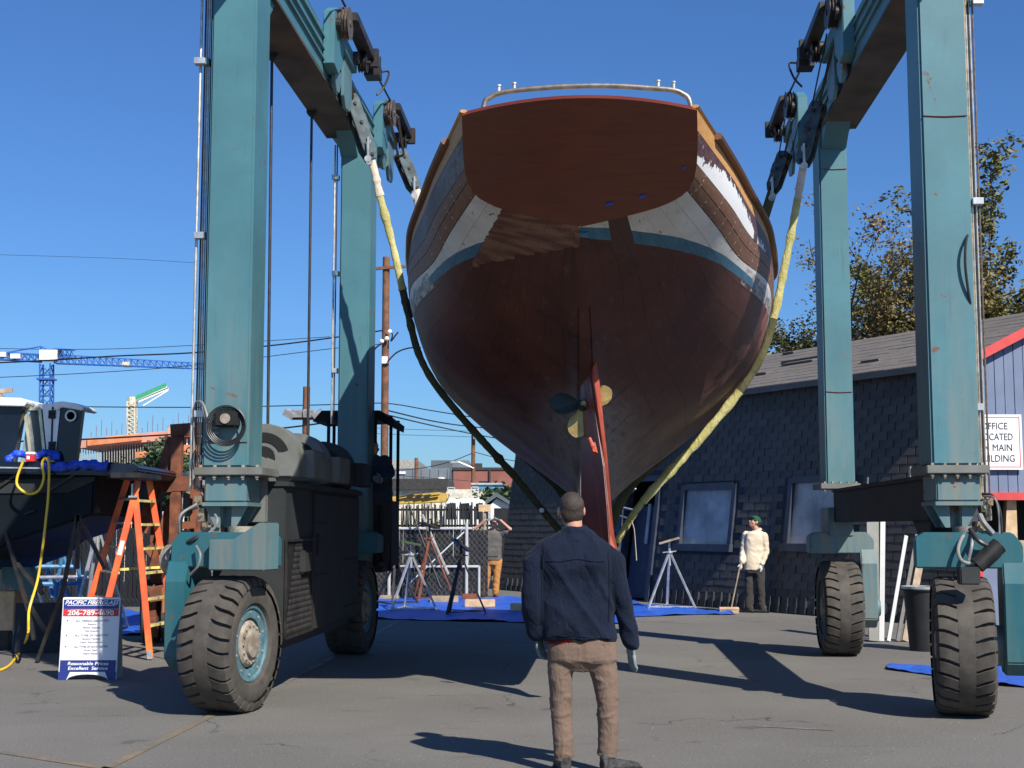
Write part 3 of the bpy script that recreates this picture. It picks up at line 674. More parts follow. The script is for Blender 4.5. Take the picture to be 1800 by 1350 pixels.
# steering motors / gear rings between yoke and leg
# wheel builder: axis along +x of the wheel (rim face at +x)
def make_wheel(steer, u, v, face=1):
    wh = put('wheel', mb().lathe((0, 0, 0), (1, 0, 0), [(-.16, .1), (-.15, .30), (.12, .30), (.13, .1)], 30), 'rim', lift, smooth=True)
    wh.location = (u, v, .575); wh.rotation_euler = (0, 0, R(steer))
    Rr = .565; hw = .225
    prof = [(-hw + .045, .325), (-hw + .01, .345), (-hw, .40), (-hw + .002, .465), (-hw + .02, .50), (-hw + .055, .528), (-.075, .545), (-.062, .571), (0, .575), (.062, .571), (.075, .545), (hw - .055, .528), (hw - .02, .50), (hw - .002, .465), (hw, .40), (hw - .01, .345), (hw - .045, .325)]
    me = mb().lathe((0, 0, 0), (1, 0, 0), prof, 72, False); wear = random.Random(5)
    NLUG = 30
    for i in range(NLUG):
        for sd in (-1, 1):
            a0 = 2 * math.pi * (i + (.5 if sd > 0 else 0)) / NLUG; ro = .573
            path = [(.045, -.05), (.085, .12), (.13, .42), (.175, .62), (.212, .70), (.236, .72)]; lw = 2 * math.pi / NLUG * wear.uniform(.37, .41)
            vs = []
            for (x, lag) in path:
                rr = ro if x < .2 else (ro - .014 if x < .22 else ro - .06); ri = .52 if x < .22 else .49
                if x < .05: rr = .568
                for da, r_ in ((-lw, ri), (-lw * .96, rr), (lw * .96, rr), (lw, ri)):
                    a = a0 + da + lag * 2 * math.pi / NLUG * .55; vs.append((sd * x, r_ * math.cos(a), r_ * math.sin(a)))
            n = len(path); fs = [(3, 2, 1, 0), tuple(4 * (n - 1) + k for k in range(4))]
            for q in range(n - 1):
                for k in range(3): fs.append((q * 4 + k, q * 4 + k + 1, q * 4 + k + 5, q * 4 + k + 4))
            if sd < 0: fs = [tuple(reversed(f)) for f in fs]
            me.add(vs, fs)
    put('tyre', me, 'tyre', wh, smooth=True)
    f = face
    put('rim_ring', mb().lathe((0, 0, 0), (f, 0, 0), [(.10, .213), (.172, .218), (.176, .228), (.172, .292), (.19, .30), (.192, .318), (.165, .345)], 40, False), 'rimblue', wh, smooth=True)
    m = mb().lathe((0, 0, 0), (f, 0, 0), [(.06, .20), (.165, .195), (.185, .175), (.19, .12), (.215, .115), (.222, .09), (.225, .02)], 30); put('hub', m, 'hub', wh, smooth=True)
    m = mb()
    for k in range(14):
        a = 2 * math.pi * k / 14; m.cyl((f * .18, .155 * math.cos(a), .155 * math.sin(a)), (f * .20, .155 * math.cos(a), .155 * math.sin(a)), .012, 6)
    for k in range(10):
        a = 2 * math.pi * (k + .5) / 10; m.cyl((f * .162, .262 * math.cos(a), .262 * math.sin(a)), (f * .18, .262 * math.cos(a), .262 * math.sin(a)), .013, 6)
    put('wheel_nuts', m, 'hub', wh)
    return wh
pFL = LF.loc(Vector((-2.405, 11.86, 0))); pFR = LF.loc(Vector((3.79, 11.66, 0)))
w1 = make_wheel(-11.5, pFL.x, pFL.y, 1)
def put_wheel(src, steer, u, v):
    c = copy_tree(src, parent=lift); c.location = (u, v, .575); c.rotation_euler = (0, 0, R(steer)); return c
w2 = put_wheel(w1, -10.5 + 180, pFR.x, pFR.y)
pRR = LF.loc(W(1476, 1100, 17.0)); pRL = LF.loc(W(617, 1100, 17.2))
w3 = put_wheel(w1, -2 + 180, pRR.x, pRR.y); w4 = put_wheel(w1, -3, pRL.x, pRL.y)
# yokes
def yoke(cx, cy, steer, s, mat, zt=1.52, zb=1.22, reach=.42):
    # s: side on which the arm goes down (-1 left, +1 right)
    m = mb(); sc = []
    m.prism([(-s * .36, zb), (-s * .36, zt - .05), (-s * .28, zt), (s * reach, zt), (s * (reach + .08), zt - .1), (s * (reach + .08), zb - .1), (s * reach, zb)], -.2, .2, lambda p, q, t: Vector((p, t, q)))
    y = put('yoke', m, mat, lift, bevel=.012); y.location = (cx, cy, 0); y.rotation_euler = (0, 0, R(steer))
    m = mb(); m.prism([(-.2, zb + .06), (.2, zb + .06), (.26, zb - .12), (.24, .45), (.12, .34), (-.12, .34), (-.24, .45), (-.26, zb - .12)], s * (reach - .09), s * (reach + .10), lambda p, q, t: Vector((t, p, q)))
    put('yoke_arm', m, mat, y, bevel=.012)
    m = mb(); m.cyl((s * (reach + .13), 0, .575), (s * .14, 0, .575), .17, 24); m.cyl((s * (reach + .16), 0, .575), (s * (reach + .12), 0, .575), .10, 20); put('axle_boss', m, 'teal_low', y, smooth=True)
    return y
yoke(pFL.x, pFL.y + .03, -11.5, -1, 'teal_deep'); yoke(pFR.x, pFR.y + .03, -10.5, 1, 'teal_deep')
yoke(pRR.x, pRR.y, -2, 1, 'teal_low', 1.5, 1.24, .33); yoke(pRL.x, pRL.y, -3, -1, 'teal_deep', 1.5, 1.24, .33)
for p, s in ((pFL, -11.5), (pFR, -10.5)):
    m = mb(); m.cyl((p.x + .08, p.y - .0, 1.50), (p.x + .08, p.y, 1.57), .13, 24); put('slew_ring', m, 'hub', lift, smooth=True)
# toolbox-like hood beside the left front yoke
m = mb(); a = Matrix.Translation((pFL.x, pFL.y, 0)) @ Matrix.Rotation(R(-11.5), 4, 'Z')
m.prism([(-.1, 1.2), (.42, 1.2), (.42, 1.6), (.36, 1.6), (.12, 1.46), (-.1, 1.46)], -.26, .02, lambda p, q, t: Vector((p, t, q))); m.xf(a); put('battery_box', m, 'teal_low', lift, bevel=.01)
put('side_marker', mb().box(*sorted((LF.v(446, 1012, .7).x, LF.v(492, 1012, .7).x)), .7, .78, LF.v(460, 1022, .7).z, LF.v(460, 1006, .7).z), 'yellow_hose', lift)
# lower side beams
m = mb(); m.box(2.97, 3.26, .28, 5.1, 1.62, 1.98); m.prism([(.28, 1.98), (5.1, 1.98), (5.1, 2.022), (.28, 2.022)], 2.95, 3.28, lambda p, q, t: Vector((t, p, q)))
m.prism([(.285, 1.20), (1.0, 1.62), (.285, 1.62)], 2.99, 3.24, lambda p, q, t: Vector((t, p, q)))
put('lower_beam', m, 'cabinet', lift, bevel=.008)
m = mb(); m.prism([(2.9, 1.45), (3.2, 1.45), (3.2, 1.8), (2.9, 1.8)], 5.08, 5.7, lambda p, q, t: Vector((p, t, q))); m.cyl((3.05, 5.4, 1.42), (3.05, 5.4, 1.62), .1, 16); put('leg_box', m, 'teal_low', lift, bevel=.01)
for v_, h in ((.9, .1), (2.9, .07)):
    m = mb(); m.prism([(0, 0), (.06, 0), (.03, h), (-.02, h)], 0, .01, lambda p, q, t, v_=v_: Vector((2.96 + t, v_ + p, 2.022 + q))); put('lifting_tab', m, 'galv', lift)
m = mb(); m.box(-3.3, -2.92, .31, 5.1, 1.60, 2.03); put('lower_beam', m, 'tealgrey', lift, bevel=.01)
# upper side beams (run past the rear columns)
for nm, (u0, u1) in (('L', (-3.36, -2.95)), ('R', (2.92, 3.34))):
    sgn = -1 if nm == 'L' else 1
    i_, o_ = (u1, u0) if sgn < 0 else (u0, u1)
    m = mb(); m.prism([(-.9, 6.75), (.5, 6.58), (6.9, 6.63), (7.5, 6.85), (7.5, 7.14), (-.9, 7.14)], u0, u1, lambda p, q, t: Vector((t, p, q)))
    bm_ = put('upper_beam', m, 'teal', lift, bevel=.012)
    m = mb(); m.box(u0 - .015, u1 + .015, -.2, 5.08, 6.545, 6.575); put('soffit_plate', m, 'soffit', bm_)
    m = mb(); m.prism([(4.72, 6.56), (5.09, 6.56), (5.09, 6.30)], u0 + .01 if sgn > 0 else RL[0], RR[1] - .01 if sgn > 0 else u1 - .02, lambda p, q, t: Vector((t, p, q))); put('gusset', m, 'teal', bm_)
    m = mb(); m.prism([(.31, 6.56), (.6, 6.56), (.31, 6.30)], u0 + .03, u1 - .03, lambda p, q, t: Vector((t, p, q))); put('gusset', m, 'teal', bm_)
    x = i_ + (.0 if sgn < 0 else -.0)
    for z_ in (6.74, 6.86, 7.0):
        m = mb(); m.box(min(x, x - sgn * .03), max(x, x - sgn * .03), .6, 7.3, z_, z_ + .022); put('track_flange', m, 'teal', bm_)
    # sling carriages: bracket, sheaves, guard, fall ropes, hook block
    for v_, fork in ((3.0, 1), (6.4, 0)):

        ux = x - sgn * .005
        q0, q1 = sorted((ux, ux - sgn * .13)); m = mb()
        m.prism([(v_ - .32, 6.70), (v_ - .32, 7.30), (v_ - .12, 7.42), (v_ + .12, 7.42), (v_ + .26, 7.28), (v_ + .22, 6.86), (v_ - .05, 6.66)], q0, q1, lambda p, q, t: Vector((t, p, q)))
        m.prism([(v_ + .22, 7.08), (v_ + 1.1, 7.06), (v_ + 1.1, 7.24), (v_ + .22, 7.26)], q0, q1, lambda p, q, t: Vector((t, p, q)))
        ca = put('sling_carriage', m, 'teal', lift, bevel=.008)
        for va, vb, zz0, zz1, mt_ in ((v_ - .05, v_ + .34, 6.50, 6.80, 'teal_low'), (v_ + .5, v_ + 1.0, 6.48, 7.06, 'teal_low')):
            m = mb(); m.prism([(va, zz0 + .12), (va + .12, zz0), (vb - .12, zz0 + .03), (vb, zz0 + .2), (vb, zz1), (va, zz1)], *sorted((ux - sgn * .05, ux - sgn * .09)), lambda p, q, t: Vector((t, p, q))); put('hanger_plate', m, mt_, ca, bevel=.005)
        for vv in (v_ - .2, v_ + .9): put('track_roller', mb().cyl((ux, vv, 7.19), (ux - sgn * .19, vv, 7.19), .075, 14), 'dark_steel', ca)
        m = mb()
        for dx in (.16, .195, .23): m.lathe((x - sgn * dx, v_ + .02, 7.28), (1, 0, 0), [(-.018, .19), (-.006, .165), (.006, .165), (.018, .19)], 24)
        m.cyl((x - sgn * .12, v_ + .02, 7.28), (x - sgn * .26, v_ + .02, 7.28), .035, 10); put('sheave', m, 'cable_lit' if sgn < 0 else 'dark_steel', ca, smooth=True)  # left sheaves take the lit rope colour, right ones dark steel
        m = mb(); q0, q1 = sorted((x - sgn * .15, x - sgn * .31)); m.prism([(v_ + .15, 7.36), (v_ + .15, 7.47), (v_ + 1.35, 7.43), (v_ + 1.35, 7.30)], q0, q1, lambda p, q, t: Vector((t, p, q)))
        m.box(min(x - sgn * .12, x - sgn * .36), max(x - sgn * .12, x - sgn * .36), v_ + 1.33, v_ + 1.39, 7.22, 7.46)
        put('cable_guard', m, 'dark_steel', ca, bevel=.01)
        m = mb(); [m.lathe((x - sgn * dx, v_ + 1.12, 7.2), (1, 0, 0), [(-.016, .12), (-.006, .1), (.006, .1), (.016, .12)], 20) for dx in (.17, .205, .24)]; m.cyl((x - sgn * .1, v_ + 1.12, 7.2), (x - sgn * .3, v_ + 1.12, 7.2), .025, 10); put('sheave', m, 'dark_steel', ca, smooth=True)
        if v_ < 4:
            m = mb(); m.box(*sorted((x - sgn * .15, x - sgn * .34)), v_ + 1.5, v_ + 1.75, 7.18, 7.32); m.cyl((x - sgn * .3, v_ + 1.6, 7.3), (x - sgn * .3, v_ + 1.6, 7.44), .05, 10); m.tube(smoothpath([(x - sgn * .25, v_ + 1.8, 7.3), (x - sgn * .4, v_ + 1.9, 7.35), (x - sgn * .38, v_ + 1.7, 7.1), (x - sgn * .3, v_ + 1.6, 6.95)], 14), .014, 6); put('valve_block', m, 'dark_steel', ca)
    m = mb(); m.cyl((x - sgn * .2, 4.3, 7.38), (x - sgn * .2, 6.45, 7.44), .014, 8); m.cyl((x - sgn * .2, -.6, 7.42), (x - sgn * .2, 2.95, 7.46), .014, 8); put('wire_rope', m, 'dark_steel', bm_)
# hook blocks hang from the carriages, canted inwards by the sling's pull
BL = {}
def hookblock(name, top_px, bot_px, v, ropes_px, mat='block_steel'):
    a = LF.v(*top_px, v); b = LF.v(*bot_px, v); r0 = LF.v(*ropes_px, v - .9)
    d = (b - a).normalized(); m = mb(); sx = Vector((0, 1, 0)).cross(d).normalized(); tw_ = Matrix.Rotation(R(50 if a.x < 0 else -50), 3, d); sx = tw_ @ sx; fy = tw_ @ Vector((0, 1, 0)); fy = (fy - d * fy.dot(d)).normalized(); k_ = .78
    for s_ in (-1, 1):
        o_ = sx * (s_ * .055)
        L_ = (b - a).length
        pl = [(-.09, 0), (.09, 0), (.12, .08 * L_), (.12, .3 * L_), (.135, .32 * L_), (.135, .52 * L_), (.12, .55 * L_), (.12, .84 * L_), (.06, L_), (-.06, L_), (-.12, .84 * L_), (-.12, .08 * L_)]
        m.prism(pl, -.011, .011, lambda p, q, t, o_=o_: a + o_ + fy * p * k_ + d * q + sx * t)
    bo = put('hook_block', m, mat, lift, bevel=.004)
    m = mb()
    for f in (.16, .45): m.lathe(a + d * L_ * f, sx, [(-.04, .11), (-.015, .085), (.015, .085), (.04, .11)], 18)
    for f in (.16, .45, .72, .94): m.cyl(a + d * L_ * f - sx * .085, a + d * L_ * f + sx * .085, .024, 8)
    put('sheave', m, 'dark_steel', bo, smooth=True)
    for k in range(4):
        off = fy * (-.08 + .05 * k) + sx * ((k % 2 - .5) * .05); put('fall_rope', mb().cyl(r0 + off * 1.3, a + d * .1 + off, .0095, 6), 'cable_lit' if top_px[0] < 900 else 'dark_steel', bo)  # lit rope colour on the left blocks, dark steel on the right
    for k in (-1, 1):
        e = a + d * L_ * .72 - sx * (.11 if top_px[0] < 900 else -.11) + Vector((0, k * .06, 0)); m = mb(); m.cyl(e, e + Vector((.0, 0, -.24)), .014, 6)
        m.lathe(e + Vector((0, 0, -.27)), (0, 1, 0), [(-.012, .022), (-.012, .042), (.012, .042), (.012, .022)], 14); put('eye_bolt', m, 'galv', bo, smooth=True)
    return bo
hookblock('a', (613, 168), (652, 282), 4.2, (592, 75)); hookblock('b', (702, 268), (731, 338), 7.0, (693, 205), 'block_steel')
hookblock('c', (1440, 180), (1412, 292), 4.3, (1468, 60)); hookblock('d', (1381, 268), (1357, 338), 6.9, (1392, 210))
# pipes and clamps along the columns
def pipes(par, pxs, v, y0, y1, mats, bottoms=None):
    for k, (xt, xb) in enumerate(pxs):
        a = LF.v(xt, y0, v); b = LF.v(xb, y1, v); a.z = 8.2 if y0 <= 0 else a.z
        b.x = a.x = (a.x + b.x) / 2
        put('hydraulic_pipe', mb().cyl(a, b, .0085 if k else .013, 8), mats[k % len(mats)], lift)
def clamp(x0, x1, y, v, arm):
    a = LF.v(x0, y, v); b = LF.v(x1, y, v); m = mb(); m.box(a.x, b.x, v - .045, v + .03, a.z - .03, a.z + .03); o = put('pipe_clamp', m, 'galv', lift, bevel=.004)
    c = LF.v(arm, y, v + .08); m = mb(); m.box(*sorted((b.x if arm > x1 else a.x, c.x)), v - .02, v + .06, a.z - .03, a.z + .03); put('clamp_bracket', m, 'teal', o)
pipes(lift, [(346, 344), (354, 351), (357.5, 355), (361, 359), (365, 363)], -.02, 0, 860, ['pipe', 'hose', 'pipe2', 'pipe', 'dark_steel'])
for y in (109, 415, 728): clamp(343, 362, y, -.05, 373)
pipes(lift, [(1706, 1711), (1710, 1715), (1713, 1718), (1716, 1722), (1721, 1728)], -.02, 0, 905, ['pipe2', 'pipe', 'hose', 'pipe', 'cable_lit'])
for y in (4, 355, 716): clamp(1708, 1727, y, -.05, 1700)
pipes(lift, [(588, 584), (592, 588)], 5.2, 255, 745, ['pipe', 'dark_steel'])
for y in (312, 481, 652): clamp(584, 592, y, 5.18, 598)
m = mb(); m.tube(smoothpath([LF.v(1706, 400, -.1), LF.v(1698, 425, -.24), LF.v(1697, 470, -.25), LF.v(1705, 530, -.2), LF.v(1712, 570, -.1)], 20), .012, 6); put('hose', m, 'hose', lift, smooth=True)
# twin ropes dropping from the left upper beam to the winches
for x0, y0, x1, y1, v_ in ((478, 100, 471, 752, 1.9), (548, 195, 541, 765, 3.9)):
    a = LF.v(x0, y0, v_); b = LF.v(x1, y1, v_); put('winch_rope', mb().cyl((a.x, v_, 6.56), (b.x, v_, 2.35), .016, 8), 'dark_steel', lift)
    m = mb(); m.lathe((a.x, v_, 6.53), (0, 1, 0), [(-.03, .06), (-.01, .05), (.01, .05), (.03, .06)], 16); put('sheave', m, 'dark_steel', lift)
# winches on the left beam
for v_, mt in ((.75, 'tealgrey'), (2.05, 'tealgrey'), (3.45, 'cabinet')):  # third winch takes the darker paint for the shade it stands in
    cx = -3.05; wn_ = put('winch', mb().lathe((cx, v_, 2.2), (0, 1, 0), [(0, .02), (0, .33), (.05, .335), (.34, .335), (.34, .28), (.5, .27), (.5, .02)], 40), mt, lift, smooth=True)
    m = mb(); m.box(cx - .16, cx + .34, v_ - .03, v_ + .42, 2.03, 2.26); m.box(cx + .30, cx + .42, v_ + .3, v_ + .9, 2.03, 2.3); m.prism([(cx - .2, 2.03), (cx + .3, 2.03), (cx + .26, 2.12), (cx - .16, 2.3)], v_ - .06, v_ - .032, lambda p, q, t: Vector((p, t, q)))
    put('winch_base', m, mt, wn_, bevel=.01)
    m = mb(); m.lathe((cx, v_ - .005, 2.2), (0, -1, 0), [(0, .12), (.03, .12), (.03, .05), (.05, .05)], 20); m.prism([(.16 * math.cos(a), .16 * math.sin(a)) for a in [R(20 + 10 * k) for k in range(9)]] + [(.25 * math.cos(a), .25 * math.sin(a)) for a in [R(100 - 10 * k) for k in range(9)]], 0, .006, lambda p, q, t, v_=v_, cx=cx: Vector((cx + p, v_ - .002 - t, 2.2 + q))); put('drum_opening', m, 'black', wn_)
# engine cabinet
m = mb(); m.box(-3.42, -2.76, .42, 4.25, .52, 1.98); eng = put('engine_cabinet', m, 'cabinet', lift, bevel=.015)
m = mb(); m.box(-3.45, -2.72, 1.62, 4.28, 1.93, 1.985); m.box(-3.45, -2.72, .4, 1.60, 1.93, 1.975); put('cabinet_lid', m, 'cabinet', eng, bevel=.006)
m = mb(); m.box(-2.765, -2.735, 1.62, 4.15, .55, 1.9); d = put('cabinet_door', m, 'cabinet', eng, bevel=.008)
m = mb(); m.box(-2.74, -2.722, 1.72, 1.80, 1.28, 1.5); put('handle', m, 'black', d, bevel=.006)
m = mb()
for z_ in (1.08, 1.6):
    m.box(-2.74, -2.728, 1.7, 2.3, z_, z_ + .012); m.box(-2.74, -2.728, 3.3, 4.05, z_ - .4, z_ - .388)
put('hinge_strip', m, 'black', d)
m = mb()                                 # expanded-metal grille
for i in range(26):
    a0 = .46 + i * .048
    for sg in (-1, 1):
        p0 = Vector((-2.745, a0, .58)); z1 = 1.42; dy = sg * (z1 - .58) * .45
        ya, yb = a0, a0 + dy
        if not (.44 < yb < 1.60):
            lim = 1.58 if dy > 0 else .46; f = (lim - ya) / dy
            if f <= 0: continue
            m.bar(p0, (-2.745, lim, .58 + (z1 - .58) * f), .008, .006, (1, 0, 0))
        else: m.bar(p0, (-2.745, yb, z1), .008, .006, (1, 0, 0))
for y_ in (.44, 1.58): m.bar((-2.745, y_, .56), (-2.745, y_, 1.44), .035, .02, (1, 0, 0))
for z_ in (.56, 1.44): m.bar((-2.745, .43, z_), (-2.745, 1.6, z_), .035, .02, (0, 0, 1))
put('grille', m, 'dark_steel', eng)
m = mb(); m.box(-2.78, -2.70, 1.02, 1.36, 1.12, 1.34); put('junction_box', m, 'cabinet', eng, bevel=.02)
m = mb(); m.box(-3.2, -2.9, .3, 4.9, .42, .52); put('cabinet_sill', m, 'dark_steel', eng)
# operator's platform behind the left rear column
cab = put('operator_cab', mb().box(-3.5, -2.68, 5.64, 6.5, .98, 1.06), 'cabinet', lift)
m = mb(); m.prism([(-2.95, 1.06), (-2.68, 1.06), (-2.60, 1.9), (-2.95, 1.9)], 5.67, 5.71, lambda p, q, t: Vector((p, t, q))); put('cab_panel', m, 'cabinet', cab)
m = mb(); m.prism([(5.67, 1.06), (6.5, 1.06), (6.5, 1.9), (5.67, 1.9)], -2.63, -2.60, lambda p, q, t: Vector((t, p, q))); put('cab_panel', m, 'cabinet', cab)
for u_, v_ in ((-2.60, 5.70), (-2.62, 6.48), (-3.5, 6.48), (-3.42, 5.70), (-2.80, 5.68)): put('cab_post', mb().bar((u_, v_, 1.0), (u_, v_, 3.0), .038, .038, (0, 1, 0)), 'black', cab)
m = mb(); m.prism([(-3.62, 2.93), (-2.78, 2.96), (-2.56, 2.84), (-2.55, 2.93), (-2.74, 3.07), (-3.5, 3.07)], 5.62, 6.6, lambda p, q, t: Vector((p, t, q))); put('cab_roof', m, 'black', cab)
# coil of hose on the work light of the left front column
cc = LF.v(400, 747, -.26)
m = mb()
for k in range(4):
    rr = .135 + .013 * k; pts = [cc + Vector((rr * math.cos(a) * 1.0, -.02 - .012 * k, rr * math.sin(a) - .01)) for a in [2 * math.pi * i / 28 for i in range(29)]]; m.tube(pts, .007, 6, cap=False)
put('coiled_cable', m, 'hose', lift, smooth=True)
m = mb(); m.box(cc.x - .10, cc.x + .10, -.34, -.2, cc.z - .02, cc.z + .12); wl = put('work_light', m, 'black', lift, bevel=.015)
m = mb(); m.cyl((cc.x, -.335, cc.z + .05), (cc.x, -.35, cc.z + .05), .045, 16); put('lens', m, 'hub', wl)
m = mb(); m.tube(smoothpath([LF.v(384, 762, -.26), LF.v(372, 757, -.26), LF.v(366, 738, -.26), LF.v(358, 712, -.2), LF.v(349, 706, -.12), LF.v(343, 718, -.05), LF.v(341, 800, -.05), LF.v(341, 850, -.05), LF.v(352, 862, -.05)], 50), .012, 6); m.tube(smoothpath([LF.v(388, 748, -.26), LF.v(376, 752, -.26), LF.v(364, 742, -.24), LF.v(356, 716, -.2)], 20), .011, 6); put('hose', m, 'greyhose', lift, smooth=True)
# steering valve gear outside the left front leg and right front leg
def valvegear(v, P, hoses, fat):
    m = mb()
    for (x, y, w, h) in P:
        c = LF.v(x, y, v); m.box(c.x - w, c.x + w, v - .06, v + .06, c.z - h, c.z + h); m.cyl((c.x, v - .09, c.z), (c.x, v - .05, c.z), min(w, h) * .7, 8)
    o = put('steering_valve', m, 'pipe2', lift, bevel=.006)
    for i, h in enumerate(hoses):
        put('hose', mb().tube(smoothpath([LF.v(x, y, v + dv) for x, y, dv in h], 24), fat[i % len(fat)], 8), 'greyhose' if i % 3 else 'hose', lift, smooth=True)
valvegear(-.1, [(351, 880, .035, .04), (356, 905, .03, .06), (348, 890, .02, .02), (357, 945, .015, .07), (362, 925, .02, .03)],
          [[(346, 892, -.1), (325, 900, -.2), (318, 925, -.2), (322, 965, -.1), (330, 980, 0)], [(346, 886, -.1), (318, 905, -.25), (315, 935, -.2), (318, 985, 0)], [(352, 862, 0), (357, 870, -.05), (360, 880, 0), (362, 900, 0)], [(366, 930, -.1), (345, 945, -.25), (328, 955, -.2), (312, 965, 0), (300, 985, .2)], [(378, 905, -.1), (382, 915, -.2), (375, 930, -.2), (350, 950, -.2), (325, 975, 0)], [(345, 960, -.3), (352, 975, -.35), (348, 995, -.35), (335, 1010, -.3)], [(332, 955, 0), (306, 965, 0), (300, 990, 0), (318, 1000, 0), (338, 975, 0)]], [.012, .012, .009, .02, .012])
valvegear(-.1, [(1728, 892, .03, .04), (1733, 883, .045, .03), (1735, 905, .025, .05), (1716, 870, .02, .05), (1722, 925, .05, .04)],
          [[(1726, 868, -.05), (1745, 872, -.1), (1758, 900, -.15), (1760, 945, -.15), (1752, 975, -.1)], [(1728, 872, -.05), (1748, 876, -.15), (1756, 905, -.15), (1756, 950, -.15), (1749, 972, -.1)], [(1722, 905, -.1), (1730, 920, -.15), (1745, 938, -.15)], [(1705, 930, -.1), (1720, 950, -.2), (1738, 960, -.2), (1750, 965, -.2)], [(1716, 935, 0), (1695, 940, -.1), (1684, 965, -.15), (1690, 985, -.2), (1708, 990, -.2), (1730, 978, -.2)], [(1710, 935, -.1), (1708, 960, -.2), (1702, 985, -.2)]], [.012, .009, .024, .02, .016, .014])
m = mb(); c = LF.v(1702, 1012, -.55); m.box(c.x - .08, c.x + .08, -.62, -.5, c.z - .07, c.z + .07); put('junction_box', m, 'cabinet', lift, bevel=.01, smooth=False)
m = mb(); c = LF.v(1738, 975, -.3); m.cyl(c + Vector((-.1, 0, -.09)), c + Vector((.09, 0, .08)), .07, 14); put('steering_motor', m, 'dark_steel', lift, smooth=True)
m = mb(); c = LF.v(322, 985, .1); m.cyl(c + Vector((-.12, 0, 0)), c + Vector((.12, -.1, .02)), .14, 18); c2 = LF.v(372, 935, -.1); m.box(c2.x - .1, c2.x + .06, -.1, .1, c2.z - .12, c2.z + .06); put('steering_motor', m, 'hub', lift, smooth=True)

for cc2, (u0, u1, vf), ys, px in ((cRR, (*RR, 5.1), (298, 690), 1465), (cFL, (*FL, -.2), (778,), 400), (cFR, (*FR, -.2), (205,), 1670)):
    for y_ in ys:
        z_ = LF.v(px, y_, vf).z; put('weld_seam', mb().tube([(u0 + .02, vf - .002, z_ + .012), ((u0 + u1) / 2, vf - .002, z_), (u1 - .01, vf - .002, z_ + .006)], [(.010, .006)] * 3, 6), 'rust', cc2)
# ------------------------------------------------------------------ slings
def world(P): return Vector((LF.ox + P.x * LF.r[0] + P.y * LF.f[0], LF.oy + P.x * LF.r[1] + P.y * LF.f[1], P.z))
sp_ = [(652, 278), (661, 312), (668, 345), (690, 430), (708, 510), (722, 572), (736, 622), (760, 668), (800, 720), (850, 777), (905, 838), (960, 905), (1005, 958), (1030, 984), (1048, 990), (1066, 983), (1082, 956), (1130, 882), (1230, 772), (1300, 688), (1338, 628), (1360, 560), (1377, 480), (1391, 410), (1402, 350), (1412, 292)]
V1 = 4.2
SP = [world(LF.v(x, y, V1 + (.05 if x > 900 else 0))) for x, y in sp_]
sling = thing('lifting_sling', 'long yellow-green lifting sling passing under the yacht nearest the camera, frayed sleeves', 'sling', SP[14])
off = SP[14]
def seg(P, i0, i1, r, mat, name='sling_webbing', lump=0, seed=1, lab=None):
    pts = smoothpath([p - off for p in P], (len(P) - 1) * 10)[i0 * 10:i1 * 10 + 1]; rr = random.Random(seed)
    rs_ = []; ph = rr.uniform(0, 9)
    for i in range(len(pts)):
        k = 1 + lump * noise.noise(Vector((i * .33 + ph, seed, 0))) + (lump * .8 if rr.random() < .08 else 0)
        rs_.append((r[0] * k * .56, r[1] * k * .54))
    return put(name, mb().tube(pts, rs_, 12), mat, sling, smooth=True, label=lab)
seg(SP, 0, 2, (.045, .085), 'sling_white', lump=.25, seed=2, lab='bare frayed pale webbing below the left hook block')
seg(SP, 2, 4, (.048, .08), 'sling_yellow', 'sling_sleeve', .3, 3)
seg(SP, 4, 9, (.042, .08), 'sling_olive', lump=.3, seed=4)
seg(SP, 9, 10, (.05, .085), 'sling_olive', 'sling_sleeve', lump=.5, seed=5); seg(SP, 10, 17, (.033, .075), 'sling_olive', lump=.15, seed=6)
seg(SP, 15, 17, (.036, .076), 'sling_yellow', 'sling_sleeve', .1, 12)
seg(SP, 17, 19, (.055, .09), 'sling_yellow', 'sling_sleeve', .28, 7); seg(SP, 19, 21, (.042, .08), 'sling_olive', lump=.15, seed=8)
seg(SP, 21, 24, (.055, .085), 'sling_yellow', 'sling_sleeve', .22, 9); seg(SP, 24, 25, (.045, .085), 'sling_white', lump=.3, seed=10, lab='bare frayed pale webbing below the right hook block')
m = mb(); a = SP[17].lerp(SP[16], .45) - off + Vector((0, -.09, 0)); m.tube(smoothpath([a, a + Vector((.03, 0, -.1)), a + Vector((.045, 0, -.3)), a + Vector((.055, 0, -.46))], 12), [(.028, .008)] * 13, 8)
put('loose_strap', m, 'sling_white', sling)
m = mb(); a = world(LF.v(952, 897, V1 - .09)) - off; m.cyl(a, a + Vector((0, -.03, 0)), .03, 10); put('shackle', m, 'galv', sling)
# forward sling: upper falls show beside the hull
def fsl(pts, lab):
    P = [world(LF.v(x, y, 6.95)) for x, y in pts]; return P
A = fsl([(730, 335), (736, 350), (744, 372), (752, 400), (760, 450), (770, 500), (790, 560)], '')
Bq = fsl([(1358, 336), (1352, 352), (1343, 382), (1338, 410), (1334, 450), (1328, 500), (1318, 560)], '')
pth = []
YB = 8.75
for j in list(range(4, NS * SUB + 1, 5)):
    i = min(range(NB + 1), key=lambda i: abs(GRID[j][i].y - YB)); p = GRID[j][i] + nrm(j, i) * .05; pth.append((p.x, p.z))
pth.append((.19, 1.5)); pth.append((.17, 1.14))
def bw(x, y, z): return Vector((BF.ox + x * BF.r[0] + y * BF.f[0], BF.oy + x * BF.r[1] + y * BF.f[1], z))
LFT = [bw(-w_, YB, z_) for w_, z_ in pth]; RGT = [bw(w_, YB, z_) for w_, z_ in reversed(pth)]
